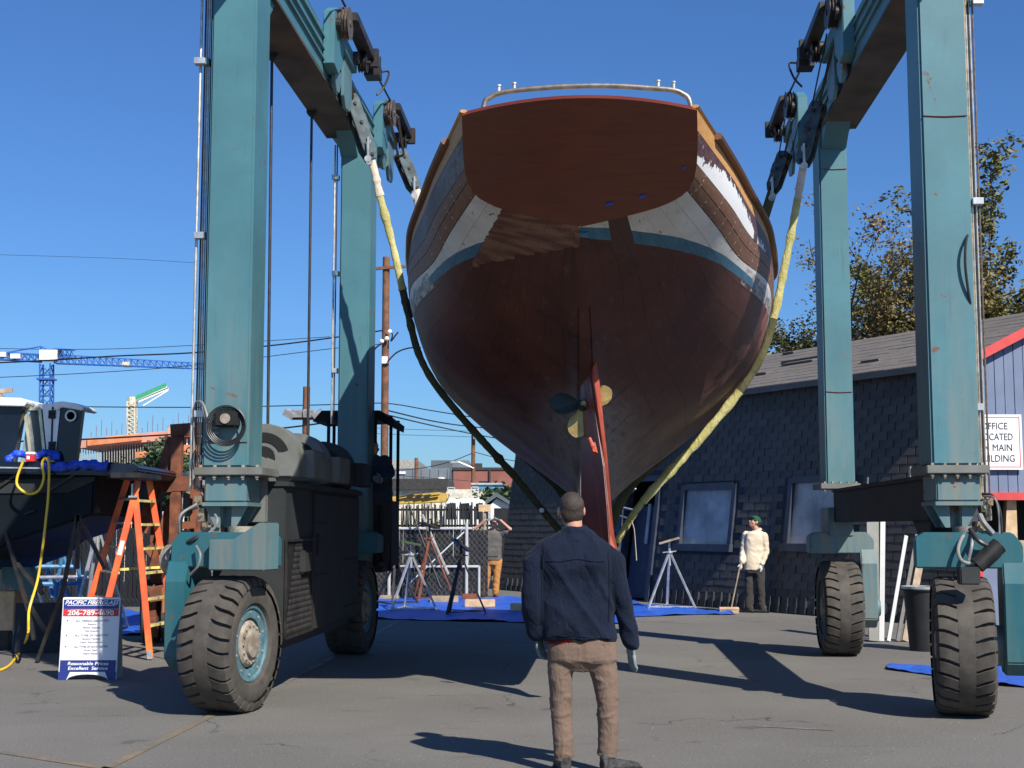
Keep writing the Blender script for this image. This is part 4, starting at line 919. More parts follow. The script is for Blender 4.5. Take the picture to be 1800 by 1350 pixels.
P = A[:1] + [A[0].lerp(LFT[0], .5)] + LFT + [bw(0, YB, 1.1)] + RGT + [Bq[0].lerp(RGT[-1], .5), Bq[0]]
sl2 = thing('lifting_sling', 'second lifting sling farther forward, mostly hidden behind the hull, only its upper ends showing', 'sling', P[len(P) // 2])
o0 = P[len(P) // 2]
put('sling_webbing', mb().tube(smoothpath([p - o0 for p in P], 120), [(.03, .07)] * 121, 10), 'sling_olive', sl2, smooth=True)
put('sling_webbing', mb().tube(smoothpath([p - o0 for p in P[:2]], 6), [(.035, .075)] * 7, 10), 'sling_white', sl2, smooth=True)
# ------------------------------------------------------------------ dark shingled building with the leaning wall, on the right
E_ = Vector((.494, -.87, 0)).normalized(); Nn = Vector((-.87, -.494, 0))         # along the wall, outwards
Abase = Vector((-.33, 34.3, 0)); WL = 14.75; EAVE = 4.3; LEAN = .62
up_ = (Vector((0, 0, EAVE)) - Nn * LEAN)                                          # base -> eave, leaning in
def wp(a, h, d=0.0): return Abase + E_ * a + up_ * (h / EAVE) + Nn * d
shed = thing('shingled_building', 'long low building with a leaning dark blue-grey shingled wall and grey shingle roof', 'building', Abase)
def sw(P): return P - Abase
WIN = [(7.3, 8.9, 1.2, 2.3), (10.58, 12.1, 1.24, 2.36)]
m = mb(); xs_ = [0]
# wall backing with door and window openings, built as panels between them
OPEN = [(5.1, 6.35, 0, 2.55)] + WIN
def panel(m, a0, a1, h0, h1, d0=-.25, d1=0.0):
    m.hexa([sw(wp(a0, h0, d1)), sw(wp(a1, h0, d1)), sw(wp(a1, h0, d0)), sw(wp(a0, h0, d0))], [sw(wp(a0, h1, d1)), sw(wp(a1, h1, d1)), sw(wp(a1, h1, d0)), sw(wp(a0, h1, d0))])
cur = 0
for a0, a1, h0, h1 in OPEN:
    panel(m, cur, a0, 0, EAVE)
    if h0 > 0: panel(m, a0, a1, 0, h0)
    panel(m, a0, a1, h1, EAVE); cur = a1
panel(m, cur, WL, 0, EAVE)
M['shingle_back'] = plain('shingle_backing', (.03, .036, .045), .9)
wall = put('wall', m, 'shingle_back', shed)
# shingles: nearest 300 single, the others joined
cw, ch = .335, .145
cand = []; rr = random.Random(11)
nrow = int(EAVE / ch)
for r_ in range(nrow):
    h0 = r_ * ch; a = -(r_ % 2) * cw / 2
    while a < WL:
        a1 = a + cw * rr.uniform(.93, 1.0); x0, x1 = max(0, a), min(WL, a1)
        ok = x1 - x0 > .04 and not any(x1 > q0 - .07 and x0 < q1 + .07 and h0 + ch > p0 - .07 and h0 < p1 + .07 for q0, q1, p0, p1 in OPEN)
        if ok: cand.append((x0, x1, h0))
        a += cw
def shverts(x0, x1, h0):
    j = rr.uniform(-.004, .004); t = .009 + rr.uniform(0, .003)
    lo = [wp(x0 + .006, h0 + j, t), wp(x1 - .006, h0 + j + rr.uniform(-.004, .004), t), wp(x1 - .006, h0 + j, .001), wp(x0 + .006, h0 + j, .001)]
    hi = [wp(x0 + .006, h0 + ch, .006), wp(x1 - .006, h0 + ch, .006), wp(x1 - .006, h0 + ch, .001), wp(x0 + .006, h0 + ch, .001)]
    return lo, hi
vis = [c_ for c_ in cand if 6.2 < c_[0] < 13.3 and .3 < c_[2] < 3.7]
vis.sort(key=lambda c_: -(c_[0])); single = set(vis[:300]); shared = {}
joined = mb()
for c_ in cand:
    if c_ in single:
        wd_ = round(c_[1] - c_[0], 2)
        if wd_ not in shared:
            q = mb(); lo, hi = shverts(0, wd_, 0); q.hexa([p - wp(0, 0) for p in lo], [p - wp(0, 0) for p in hi]); shared[wd_] = q.mesh('shingle'); shared[wd_].materials.append(M['shingle'])
        o = bpy.data.objects.new('shingle', shared[wd_]); COL.objects.link(o); o.parent = wall; o.location = sw(wp(c_[0], c_[2] + rr.uniform(-.004, .004), rr.uniform(0, .004)))
    else:
        lo, hi = shverts(*c_); joined.hexa([sw(p) for p in lo], [sw(p) for p in hi])
put('shingle_course', joined, 'shingle', wall, kind='stuff')
for k, (a0, a1, h0, h1) in enumerate(WIN):
    m = mb(); f = .11
    for q in ((a0 - .08, a0 + .03, h0 - .06, h1 + .1), (a1 - .03, a1 + .08, h0 - .06, h1 + .1), (a0 + .03, a1 - .03, h1 - .0, h1 + .13)): panel(m, *q, -.1, .05)
    fr_ = put('window', m, 'navy_trim', shed)
    m = mb(); panel(m, a0 - .12, a1 + .12, h0 - .12, h0 + .02, -.1, .1); put('sill', m, 'navy_trim', fr_)
    m = mb(); panel(m, a0 + .03, a1 - .03, h0 + .02, h1, -.06, -.03); put('pane', m, 'pane', fr_)
m = mb()
for q in ((5.0, 5.12, 0, 2.65), (6.33, 6.45, 0, 2.65), (5.12, 6.33, 2.53, 2.65)): panel(m, *q, -.1, .05)
dr = put('door_frame', m, 'navy_trim', shed)
for a_, h_, b_2, h2_ in ((5.2, 2.2, 5.6, 2.38), (5.15, 1.98, 5.75, 1.9), (5.1, 1.8, 5.6, 1.72), (5.5, 1.78, 5.72, 1.9)): put('loose_board', mb().bar(sw(wp(a_, h_, .06)), sw(wp(b_2, h2_, .08)), .05, .03, (0, 0, 1)), 'lightgrey', dr)
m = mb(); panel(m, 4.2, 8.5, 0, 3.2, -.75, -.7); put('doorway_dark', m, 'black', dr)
m = mb(); panel(m, 5.2, 5.9, .05, 2.0, -.3, -.26); put('door', m, 'navy_trim', dr)
m = mb(); panel(m, 5.72, 5.82, 1.2, 2.05, -.25, -.22); put('door_pane', m, 'pane', dr)
# low cornice timber row along the foot
m = mb(); a = .4; 
while a < WL - .2:
    if not (4.9 < a < 6.5): m = mb(); panel(m, a, a + .05, .02, .3, -.0, .05); put('foot_batten', m, 'shingle_back', wall)
    a += .24
# roof
YG = 21.8; gx = 7.44; sl_ = .52
def rp(L, s): return Vector((gx + L - .494 * s, YG + .87 * s, 4.33 + sl_ * L))
RL_ = 1.5; m = mb()
lo = [rp(-.18, -.08), rp(-.18, 16.2), rp(RL_, 16.2), rp(RL_, -.08)]
m.hexa([sw(p - Vector((0, 0, .11))) for p in lo], [sw(p) for p in lo]); 
lo2 = [rp(RL_, -.08), rp(RL_, 16.2), rp(RL_, 16.2) + Vector((4, 0, -1.6)), rp(RL_, -.08) + Vector((4, 0, -1.6))]
m.hexa([sw(p - Vector((0, 0, .11))) for p in lo2], [sw(p) for p in lo2]); roof = put('roof', m, 'roofing', shed)
m = mb(); rr = random.Random(4)                  # courses of roof shingles, each with a real butt edge and curled gaps
for c_ in range(11):
    L0 = -.17 + c_ * .151; s0 = -.07
    while s0 < 16.1:
        w_ = rr.uniform(.25, .9); t = .005 + rr.random() * .006 + (.045 if rr.random() < .09 else 0)
        if rr.random() > .03:
            P = [rp(L0, s0), rp(L0, s0 + w_ - .012), rp(L0 + .16, s0 + w_ - .012), rp(L0 + .16, s0)]
            up3 = Vector((-.46, 0, .88)); m.hexa([sw(p) for p in P], [sw(P[0] + up3 * t), sw(P[1] + up3 * t), sw(P[2] + up3 * .004), sw(P[3] + up3 * .004)])
        s0 += w_
put('shingle_course', m, 'roofing', roof, kind='stuff')
# blue gable wall with red trim and the white notice
gab = thing('blue_office_front', 'blue-grey board-sided gable front with red trim over a dark open bay', 'building', (gx, YG, 0))
GO = Vector((gx, YG, 0))
zb = W(1740, 868, YG).z; nb = 14; bw_ = .155
M['siding_gap'] = plain('siding_gap_shadow', (.05, .065, .1), .8)
m = mb(); m.prism([(0.0, zb), (2.4, zb), (2.4, 4.33 + sl_ * 1.5 - .5), (1.5, 4.33 + sl_ * 1.5 - .13), (0.0, 4.33 - .13)], .03, .10, lambda p, q, t: Vector((p, t, q))); gw = put('wall', m, 'siding_gap', gab)
for i in range(nb):
    x0 = i * bw_ + .006; x1 = (i + 1) * bw_ - .006; zt = lambda x: 4.33 + sl_ * min(x, 1.5) - .14 - (x - 1.5) * .4 * (x > 1.5)
    m = mb(); m.prism([(x0, zb + .01), (x1, zb + .01), (x1, zt(x1)), (x0, zt(x0))], .0 + .003 * (i % 2), .03, lambda p, q, t: Vector((p, t, q))); put('board', m, 'siding', gw)
m = mb(); m.prism([(-.2, 4.33 - .12 - .13), (1.5, 4.33 + sl_ * 1.5 - .15), (1.5, 4.33 + sl_ * 1.5 + .015), (-.2, 4.33 - .09)], -.17, -.10, lambda p, q, t: Vector((p, t, q))); put('rake_trim', m, 'redtrim', gab)
m = mb(); m.box(-.05, 2.4, -.05, .02, zb - .10, zb + .02); m.box(-.12, -.0, -.06, .06, 0, 1.25); put('red_trim', m, 'redtrim', gab)
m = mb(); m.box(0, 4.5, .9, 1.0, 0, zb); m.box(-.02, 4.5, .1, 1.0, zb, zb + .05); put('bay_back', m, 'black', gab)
m = mb(); m.prism([(.42, 1.3), (.62, 1.3), (.62, zb), (.48, zb)], .1, .25, lambda p, q, t: Vector((p, t, q))); put('post', m, 'cutwood', gab)
m = mb(); m.box(.0, .35, .05, .2, 0, 1.15); put('siding_stub', m, 'siding', gab)
for k, (x, z0, h, w_) in enumerate(((.52, .55, .8, .12), (.7, .1, 1.1, .2), (.45, .15, .3, .35))):
    o = put(('leaning_plank', 'dark_cabinet', 'blue_crate')[k], mb().box(gx + x, gx + x + w_, YG - .15, YG + .2, z0 if k != 2 else 0, z0 + h), ('lumber', 'dark_steel', 'navy_trim')[k]); 
    if k == 0: o.location.z = 0
    tag(o, ('weathered plank propped upright inside the dark bay', 'dark metal cabinet standing in the open bay', 'low dark blue crate on the floor of the open bay')[k], ('plank', 'cabinet', 'crate')[k])
so_ = W(1751, 777, YG - .08)
sg = thing('office_notice', 'white notice board with thin red border and black capitals on the blue siding', 'sign', so_)
ww = .417; hh = .44
put('panel', mb().box(-ww, ww, 0, .02, -hh, hh), 'signwhite', sg)
m = mb(); 
for q in ((-ww + .035, ww - .035, hh - .05, hh - .038), (-ww + .035, ww - .035, -hh + .038, -hh + .05), (-ww + .035, -ww + .047, -hh + .05, hh - .05), (ww - .047, ww - .035, -hh + .05, hh - .05)): m.box(q[0], q[1], -.003, 0, q[2], q[3])
put('border', m, 'signred', sg)
for i, (t_, w_, x_) in enumerate((('OFFICE', .42, -.02), ('LOCATED', .53, .0), ('IN MAIN', .48, .01), ('BUILDING', .57, .0))):
    me = text_mesh(t_, .155, w_); o = put('lettering', me, 'ink', sg); o.rotation_euler = (R(90), 0, 0); o.location = (x_, -.004, .25 - .172 * i)

# ------------------------------------------------------------------ trees beyond the building
def leafm(name, a, b):
    s = NT(name); c = s.co(); n = s.noise(c, 1.1, 4, .6); i = s.n('ShaderNodeNewGeometry').outputs['Random Per Island']
    k = s.mix(i, a, b); k = s.mix(s.math('MULTIPLY', s.step(n, .4, .65), .4), k, tuple(x * .55 for x in a)); return s.fin(k, .6, 0.0)
M['leaf_brown'] = leafm('golden_brown_young_leaves', (.11, .08, .025), (.25, .18, .045)); M['leaf_olive'] = leafm('olive_young_leaves', (.075, .075, .02), (.21, .18, .04))
M['leaf_green'] = leafm('bright_green_leaves', (.05, .09, .012), (.16, .2, .03)); M['bark'] = plain('dark_bark', (.06, .045, .035), .9)
M['leaf_dark'] = leafm('dark_green_leaves', (.02, .045, .015), (.05, .09, .03))
def tree(base, H, spread, mat, label, nleaf, seed, trunk=.22, cat='tree', first=.25, name='tree', group=None, leaf=.09, upw=.9):
    rr = random.Random(seed); t = thing(name, label, cat, base, 0, group or ('trees around the yard' if cat == 'tree' else 'shrubs in the background')); tm = mb(); tips = []
    def grow(p, d, L, r, lev):
        n = 4; pts = [p]; rs_ = [r]; q = p.copy(); dd = d.copy()
        for i in range(n):
            dd = (dd + Vector((rr.uniform(-.22, .22), rr.uniform(-.22, .22), rr.uniform(-.02, .16)))).normalized(); q = q + dd * (L / n); pts.append(q.copy()); rs_.append(r * (1 - .55 * (i + 1) / n))
            if lev >= 2: tips.append(q.copy())
        tm.tube(pts, rs_, 5 if lev else 8)
        if lev < 4:
            for k in range(3 if lev else 6):
                a = rr.uniform(.25, 1); j = min(n - 1, int(a * n)); b = pts[j].lerp(pts[j + 1], a * n - j if a < 1 else 1)
                ang = rr.uniform(0, 2 * math.pi); side = Vector((math.cos(ang) * spread, math.sin(ang) * spread, rr.uniform(.3, upw))).normalized()
                grow(b, (dd * .55 + side * .75).normalized(), L * rr.uniform(.5, .72), r * .42, lev + 1)
        else: tips.append(q.copy())
    grow(Vector((0, 0, 0)), Vector((0, 0, 1)), H * .55, trunk, 0)
    put('trunk', tm, 'bark', t, smooth=True)
    lm = mb()
    for i in range(nleaf):
        p = rr.choice(tips) + Vector((rr.gauss(0, .16), rr.gauss(0, .16), rr.gauss(0, .14)))
        if p.z < H * first: continue
        for k in range(3):
            c = p + Vector((rr.gauss(0, .06), rr.gauss(0, .06), rr.gauss(0, .06))); s_ = leaf * rr.uniform(.6, 1.3); a = Vector((rr.gauss(0, 1), rr.gauss(0, 1), rr.gauss(0, .6))).normalized(); b = a.cross(Vector((rr.gauss(0, 1), rr.gauss(0, 1), rr.gauss(0, 1)))).normalized()
            lm.v += [tuple(c - a * s_), tuple(c + b * s_ * .5), tuple(c + a * s_), tuple(c - b * s_ * .5)]; q = len(lm.v) - 4; lm.f.append((q, q + 1, q + 2, q + 3))
    put('crown', lm.mesh_raw('crown'), mat, t)
    return t
def mesh_raw(s, name):
    me = bpy.data.meshes.new(name); me.from_pydata(s.v, [], s.f); return me
MB.mesh_raw = mesh_raw
tree((10.7, 36, 0), 11.2, 1.5, 'leaf_brown', 'sparse golden brown leaved tree rising between the two right-hand hoist legs', 4300, 21, group=None, leaf=.06)
tree((8.2, 39, 0), 9.6, 1.5, 'leaf_olive', 'thin brown-green tree showing beside the right edge of the yacht', 7000, 22, trunk=.16, leaf=.06)
tree((13.6, 37, 0), 10.4, 1.25, 'leaf_olive', 'tall olive-brown tree at the right edge of the view above the roof', 8500, 23, leaf=.085)
tree((10.6, 38, 0), 7.8, 1.5, 'leaf_green', 'lower bright green bushy tree just above the roof ridge', 7000, 24, first=.3, leaf=.1)
tree((9.6, 42, 0), 7.6, 1.5, 'leaf_olive', 'low brownish tree behind the roof near the yacht', 6000, 25, trunk=.14, leaf=.1)
# ------------------------------------------------------------------ boat jack stands, tarps, blocks
def jackstand(name, label, loc, H, R0, mat, top, rz=0, tilt=.3, group='boat jack stands'):
    t = thing(name, label, 'jack stand', loc, rz, group)
    for k in range(4 if R0 < 0 else 3):
        a = R(90 + 120 * k + 12); e = Vector((math.cos(a) * abs(R0), math.sin(a) * abs(R0), .02)); put('leg', mb().bar((e.x * .06, e.y * .06, H * .78), e, .045, .03), mat if k != 1 else mat, t)
        a2 = R(90 + 120 * (k + 1) + 12); e2 = Vector((math.cos(a2) * abs(R0), math.sin(a2) * abs(R0), .02)); put('brace', mb().bar(e.lerp(Vector((0, 0, H * .78)), .03), e2.lerp(Vector((0, 0, H * .78)), .03), .02, .02), mat, t)
    put('screw_post', mb().cyl((0, 0, H * .62), (0, 0, H * .96), .025, 10), 'dark_steel' if mat != 'galv' else mat, t)
    m = mb(); m.cyl((0, 0, H * .80), (0, 0, H * .82), .06, 8); m.bar((-.13, 0, H * .81), (.13, .02, H * .83), .02, .02); put('handle', m, mat, t)
    m = mb(); m.box(-.19, .19, -.15, .15, -.02, .02); m.xf(Matrix.Translation((0, 0, H * .98)) @ Matrix.Rotation(tilt, 4, 'Y')); put('top_pad', m, top, t)
    return t
S_BLK = plain('black_paint', (.012, .012, .013), .5); M['blackpaint'] = S_BLK
jackstand('jack_stand', 'black tripod jack stand on the blue tarp with its top pad steeply tilted', (G(810, 1079).x, G(810, 1079).y, 0), 1.26, .45, 'blackpaint', 'blackpaint', .3, .62)
jackstand('jack_stand', 'grey steel jack stand with dark green pad at the left end of the middle tarp', (G(722, 1073).x, G(722, 1073).y, 0), 1.28, .5, 'galv', 'leaf_dark', .1, .2)
jackstand('jack_stand', 'pale steel jack stand with sloping wooden pad beside the dark building', (G(1178, 1070).x, G(1178, 1070).y, 0), 1.32, .52, 'galv', 'lumber', -.2, -.28)
jackstand('jack_stand', 'tall rusty jack stand with black pad in front of the chain-link gate', (G(748, 1062).x, G(748, 1062).y + 1.2, 0), 1.62, .55, 'rust', 'blackpaint', .5, .3)
jackstand('jack_stand', 'small dark tripod stand at the gate foot left of the grey jack stand', (G(690, 1066).x, G(690, 1066).y + .6, 0), 1.1, .5, 'dark_steel', 'blackpaint', .8, .2)
def tarp(pts, label, seed, amp=.05):
    rr = random.Random(seed); P = [G(*p) for p in pts]; c = sum(P, Vector()) / len(P)
    m = mb(); N = 44; M_ = 14; a, b, c_, d = P           # left-near, right-near, right-far, left-far
    for j in range(M_ + 1):
        for i in range(N + 1):
            u, v = i / N, j / M_; p = a.lerp(b, u).lerp(d.lerp(c_, u), v)
            h = .012 + amp * max(0, noise.noise(Vector((p.x * 1.6 + seed, p.y * 2.6, 0)))) * 1.6 + .02 * abs(noise.noise(Vector((p.x * 7, p.y * 5, seed))))
            ex = .14 * noise.noise(Vector((p.x * 1.1, p.y * 1.1, seed + 5))) if (i in (0, N) or j in (0, M_)) else 0
            m.v.append((p.x + ex, p.y + ex * 2, h))
    m.f = [(j * (N + 1) + i, j * (N + 1) + i + 1, (j + 1) * (N + 1) + i + 1, (j + 1) * (N + 1) + i) for j in range(M_) for i in range(N)]
    return tag(put('ground_tarp', m.mesh_raw('ground_tarp'), 'tarp', smooth=True), label, 'tarp', 'blue tarps spread on the asphalt')
tarp([(655, 1090), (1100, 1098), (1120, 1052), (650, 1052)], 'wide rumpled blue tarp under the jack stands and timber blocks', 1)
tarp([(1095, 1086), (1300, 1080), (1210, 1070), (1110, 1062)], 'blue tarp tongue under the pale jack stand by the dark wall', 2)
tarp([(1556, 1178), (1830, 1216), (1830, 1176), (1562, 1170)], 'thin blue tarp lying on the asphalt right of the near right wheel', 3, .03)
tarp([(-60, 1114), (262, 1118), (255, 1076), (-60, 1070)], 'blue tarp under the dark boat and the orange ladder', 4)
def block(x0, x1, y0, y1, Y, label, mat='lumber', dep=.3):
    a = W(x0, y0, Y); b = W(x1, y1, Y); zb_ = 0.02; c = Vector(((a.x + b.x) / 2, Y, 0))
    o = put('timber_block', mb().box(a.x - c.x, b.x - c.x, 0, dep, .02, .02 + (a.z - b.z)), mat, bevel=.01); o.location = c
    return tag(o, label, 'timber block', 'timber blocks on the tarp')
block(817, 870, 1051, 1064, 26.6, 'long cut timber block on the blue tarp in front of the man in brown trousers', 'cutwood')
block(897, 960, 1062, 1075, 25.4, 'timber block on the blue tarp left of the man in the navy jacket', 'cutwood')
block(756, 805, 1043, 1054, 28.2, 'weathered timber block at the far edge of the tarp behind the black jack stand')
block(655, 700, 1040, 1046, 29.5, 'pale plank lying at the foot of the gate')
block(812, 838, 1038, 1049, 29.0, 'short dark timber offcut beside the fence post', 'rust')
# pallet leaning at the wall, planks, bucket
pw = thing('wooden_pallet', 'small weathered pallet leaning against the dark wall below the first window', 'pallet', (G(1232, 1065).x, G(1232, 1065).y - .0, 0), R(-38))
for i in range(5):
    if i in (1, 3): continue
    m = mb(); m.box(-.42, .42, -.02, .02, .05 + i * .17, .19 + i * .17); m.xf(Matrix.Rotation(R(-24), 4, 'X')); put('slat', m, 'lumber', pw)
for x in (-.4, 0, .36):
    m = mb(); m.box(x, x + .06, .02, .1, .02, .88); m.xf(Matrix.Rotation(R(-24), 4, 'X')); put('bearer', m, 'lumber', pw)
gp = [('narrow white board leaning beside the right rear wheel', 1524, 903, 1548, 1080, .07, 'lightgrey'), ('widest grey sheet at the left of the leaning boards', 1506, 915, 1537, 1085, .17, 'tealgrey'), ('pale plank leaning in the middle of the stacked panels', 1565, 942, 1560, 1070, .05, 'lightgrey'), ('brown edged plank leaning nearest the near right wheel', 1600, 930, 1590, 1065, .10, 'lumber'), ('dark narrow plank leaning between the pale ones', 1584, 940, 1576, 1068, .05, 'dark_steel')]
for i, (lb, xt, yt, xb, yb, w_, mt) in enumerate(gp):
    Yb = 18.9; a = W(xb, yb, Yb); a.z = .01; b = W(xt + 40, yt, Yb + .6); b.x = W(xt + 40, yt, Yb + .6).x - .1
    o = put('cladding_sheet', mb().bar((0, 0, 0), b - a, w_, .03, (0, 1, 0)), mt); o.location = a; tag(o, lb, 'panel', 'sheets and planks leaning behind the wheels')
m = mb(); 
bk = tag(put('dark_bin', mb().lathe((0, 0, 0), (0, 0, 1), [(0, .20), (.75, .26), (.76, .28), (.79, .28), (.79, .24), (.1, .19)], 24), 'rubber', smooth=True, loc=(W(1625, 1050, 17.6).x, 17.6, 0)), 'dark round bin with a pale rim behind the near right wheel', 'bin')
put('rim', mb().lathe((0, 0, .78), (0, 0, 1), [(0, .285), (.03, .285), (.03, .26), (0, .26)], 24), 'galv', bk, smooth=True)
# junk in the shade against the wall
for k, (x0, x1, y0, y1, Y, lb, mt) in enumerate(((1376, 1420, 975, 1035, 26.3, 'blue plastic drum in the shade under the second window', 'bluesteel'), (1362, 1400, 1020, 1058, 26.0, 'dark wooden crate at the foot of the shingled wall', 'rust'), (1396, 1432, 1040, 1066, 25.4, 'low dark box in the shade left of the right rear wheel', 'shingle_back'))):
    a = W(x0, y0, Y); b = W(x1, y1, Y); h = a.z - max(0, b.z); c = Vector(((a.x + b.x) / 2, Y, 0))
    if k == 0: o = put('plastic_drum', mb().lathe((0, 0, 0), (0, 0, 1), [(0, .2), (.02, .23), (.35, .23), (.37, .25), (.39, .23), (.78, .23), (.8, .2), (.9, .1)], 20), mt, smooth=True, loc=c)
    else: 
        o = put(('', 'wooden_crate', 'low_box')[k], mb().box(-(b.x - a.x) / 2, (b.x - a.x) / 2, 0, .4, 0, a.z), mt, bevel=.01, loc=c)
    tag(o, lb, ('drum', 'crate', 'box')[k])
# ------------------------------------------------------------------ chain-link gate and what stands behind it
YF = 30.2
gt = thing('chain_link_gate', 'chain-link gate with white pipe frame and dark privacy slats behind the jack stands', 'gate', W(820, 1045, YF))
g0 = Vector((W(820, 1045, YF).x, YF, 0)); gt.location = g0
def fx(px): return W(px, 1000, YF).x - g0.x
def fz(py): return W(820, py, YF).z
m = mb()
for x, t in ((820, 918), (684, 990)): put('post', mb().cyl((fx(x), 0, 0), (fx(x), 0, fz(t)), .036, 10), 'lightgrey', gt)
for y in (929, 996): put('rail', mb().cyl((fx(645), 0, fz(y)), (fx(830 if y < 950 else 836), 0, fz(y)), .028, 8), 'lightgrey', gt)
m = mb(); m.cyl((fx(842), 0, 0), (fx(842), 0, fz(995)), .03, 8); m.cyl((fx(820), 0, fz(996)), (fx(842), 0, fz(996)), .03, 8); put('latch_post', m, 'lightgrey', gt)
m = mb(); x = fx(640); i = 0
while x < fx(858):
    m.box(x, x + .078, .05 + .01 * (i % 3), .058 + .01 * (i % 3), .05, fz(932) + .02 * ((i * 7) % 5) / 5); x += .085; i += 1
put('privacy_slat', m, 'blackpaint', gt, kind='stuff')
m = mb(); zt = fz(931)
for k in range(-16, 60):
    x0 = fx(640) + k * .11
    for sg_ in (-1, 1):
        a = Vector((x0, .02, .05)); b = Vector((x0 + sg_ * (zt - .05) * .8, .02, zt)); lo, hi = fx(645), fx(862)
        pts = []
        for f in (0, 1):
            pass
        f0 = 0; f1 = 1; dx = b.x - a.x
        if dx > 0: f0 = max(f0, (lo - a.x) / dx); f1 = min(f1, (hi - a.x) / dx)
        else: f0 = max(f0, (hi - a.x) / dx); f1 = min(f1, (lo - a.x) / dx)
        if f1 - f0 > .02: m.bar(a.lerp(b, f0), a.lerp(b, f1), .004, .004, (0, 1, 0))
put('wire_mesh', m, 'tealgrey', gt, kind='stuff')
def pole(nm, cat, label, a, b, r, mat):
    o = put(nm, mb().cyl((0, 0, 0), b - a, r, 8), mat); o.location = a; return tag(o, label, cat, 'poles leaning on the gate' if cat == 'pole' else None)
pole('leaning_pole', 'pole', 'brown and white pole leaning against the gate from lower right to upper left', W(788, 1010, 29.6), W(742, 905, 29.9), .035, 'pipe')
pole('leaning_pole', 'pole', 'thin pale pole sloping across the dark gate', W(715, 1030, 29.7), W(816, 935, 29.9), .016, 'glove')
pole('leaning_pole', 'pole', 'thin black pole leaning on the gate left of the brown one', W(775, 1035, 29.5), W(720, 890, 30.1), .022, 'blackpaint')
# rack of upright stanchions/pickets behind the gate
rk = thing('junk_rack', 'long rack of upright black and grey pickets and posts behind the chain-link gate', 'rack', (W(740, 1000, 33).x, 33, 0))
rr = random.Random(5); mA, mB_ = mb(), mb()
for i in range(120):
    px = 645 + i * 1.83 + rr.uniform(-1, 1); a = W(px, 975, 33 + rr.uniform(-.3, .3)); b = W(px + rr.uniform(-5, 5), rr.uniform(882, 897), 33)
    (mA if rr.random() < .55 else mB_).bar(Vector((a.x, a.y, .1)) - rk.location, b - rk.location, .024, .02, (0, 1, 0))
put('picket', mA, 'blackpaint', rk, kind='stuff'); put('picket', mB_, 'cabinet', rk, kind='stuff')
m = mb()
for y in (896, 924): a = W(640, y, 33.1) - rk.location; b = W(862, y, 33.1) - rk.location; m.bar(a, b, .06, .05)
put('rack_rail', m, 'dark_steel', rk)
# white minivan-like vehicle behind the rack
YV = 40; vo = Vector((W(818, 900, YV).x, YV, 0))
van = thing('white_van', 'white van with dark windows and roof ladder parked behind the picket rack', 'van', vo)
def vx(px): return W(px, 900, YV).x - vo.x
def vz(py): return W(818, py, YV).z
m = mb(); m.prism([(vx(776), .4), (vx(866), .4), (vx(866), vz(905)), (vx(850), vz(880)), (vx(844), vz(876)), (vx(792), vz(877)), (vx(782), vz(884)), (vx(776), vz(905))], 0, 2.2, lambda p, q, t: Vector((p, t, q))); put('body', m, 'white', van, bevel=.06)
for a, b in ((784, 803), (808, 826), (835, 849)):
    m = mb(); m.prism([(vx(a), vz(912)), (vx(b), vz(912)), (vx(b - 2), vz(884)), (vx(a + 2), vz(885))], -.02, -.005, lambda p, q, t: Vector((p, t, q))); put('window', m, 'glass_dark', van)
m = mb()
for x in (788, 850): m.lathe((vx(x), .1, .35), (0, 1, 0), [(-.12, .2), (-.12, .34), (.1, .34), (.1, .2)], 20)
put('wheel', m, 'rubber', van)
# yellow covered boat / boom and pale wall behind
yb = thing('yellow_boom', 'long ochre yellow steel boom lying behind the pickets', 'boom', W(740, 885, 44)); o_ = yb.location.copy()
m = mb(); P = [W(690, 886, 44), W(783, 882, 44), W(788, 868, 44), W(770, 865, 44), W(690, 873, 44)]
m.prism([(p.x - o_.x, p.z - o_.z) for p in P], 0, 1.2, lambda p, q, t: Vector((p, t, q))); M['ochre'] = plain('ochre_paint', (.5, .32, .06), .5, 0, .2); put('boom_body', m, 'ochre', yb)
m = mb()
for x in (700, 715, 730, 745): a = W(x, 874, 43.9) - o_; m.bar(a, a + Vector((.5, 0, .08)), .06, .04)
put('strap', m, 'blackpaint', yb)
def bld(name, label, cat, x0, x1, y0, Y, depth, mat, parts=()):
    a = W(x0, y0, Y); b = W(x1, y0, Y); t = thing(name, label, cat, (a.x, Y, 0)); put('wall', mb().box(0, b.x - a.x, 0, depth, 0, a.z), mat, t); return t, a, b
M['pale_wall'] = plain('cream_wall', (.6, .56, .45), .8); M['slate_wall'] = plain('slate_metal_wall', (.09, .11, .125), .6, 0, .15, .4, .1, 4); M['grey_wall'] = plain('grey_metal_wall', (.14, .165, .185), .6, 0, .12, .4, .1, 4)
M['brick_wall'] = plain('dusty_red_wall', (.24, .09, .07), .8, 0, .15, .6, .1, 6); M['dark_band'] = plain('dark_fascia', (.03, .03, .03), .7); M['tan_wall'] = plain('tan_wall', (.3, .28, .24), .8)
t, a, b = bld('pale_long_building', 'long low cream wall with dark flat eave behind the yellow boom', 'building', 640, 868, 860, 60, 6, 'pale_wall')
put('eave', mb().box(-.3, b.x - a.x - 2.0, -.3, 6.2, a.z, a.z + .45), 'dark_band', t); 
put('door', mb().box(b.x - a.x - 4.6, b.x - a.x - 4.2, -.04, 0, 0.6, 1.9), 'dark_band', t)
t, a, b = bld('grey_warehouse', 'grey warehouse with a darker raised block on its roof beyond the yard', 'warehouse', 640, 790, 823, 110, 25, 'grey_wall')
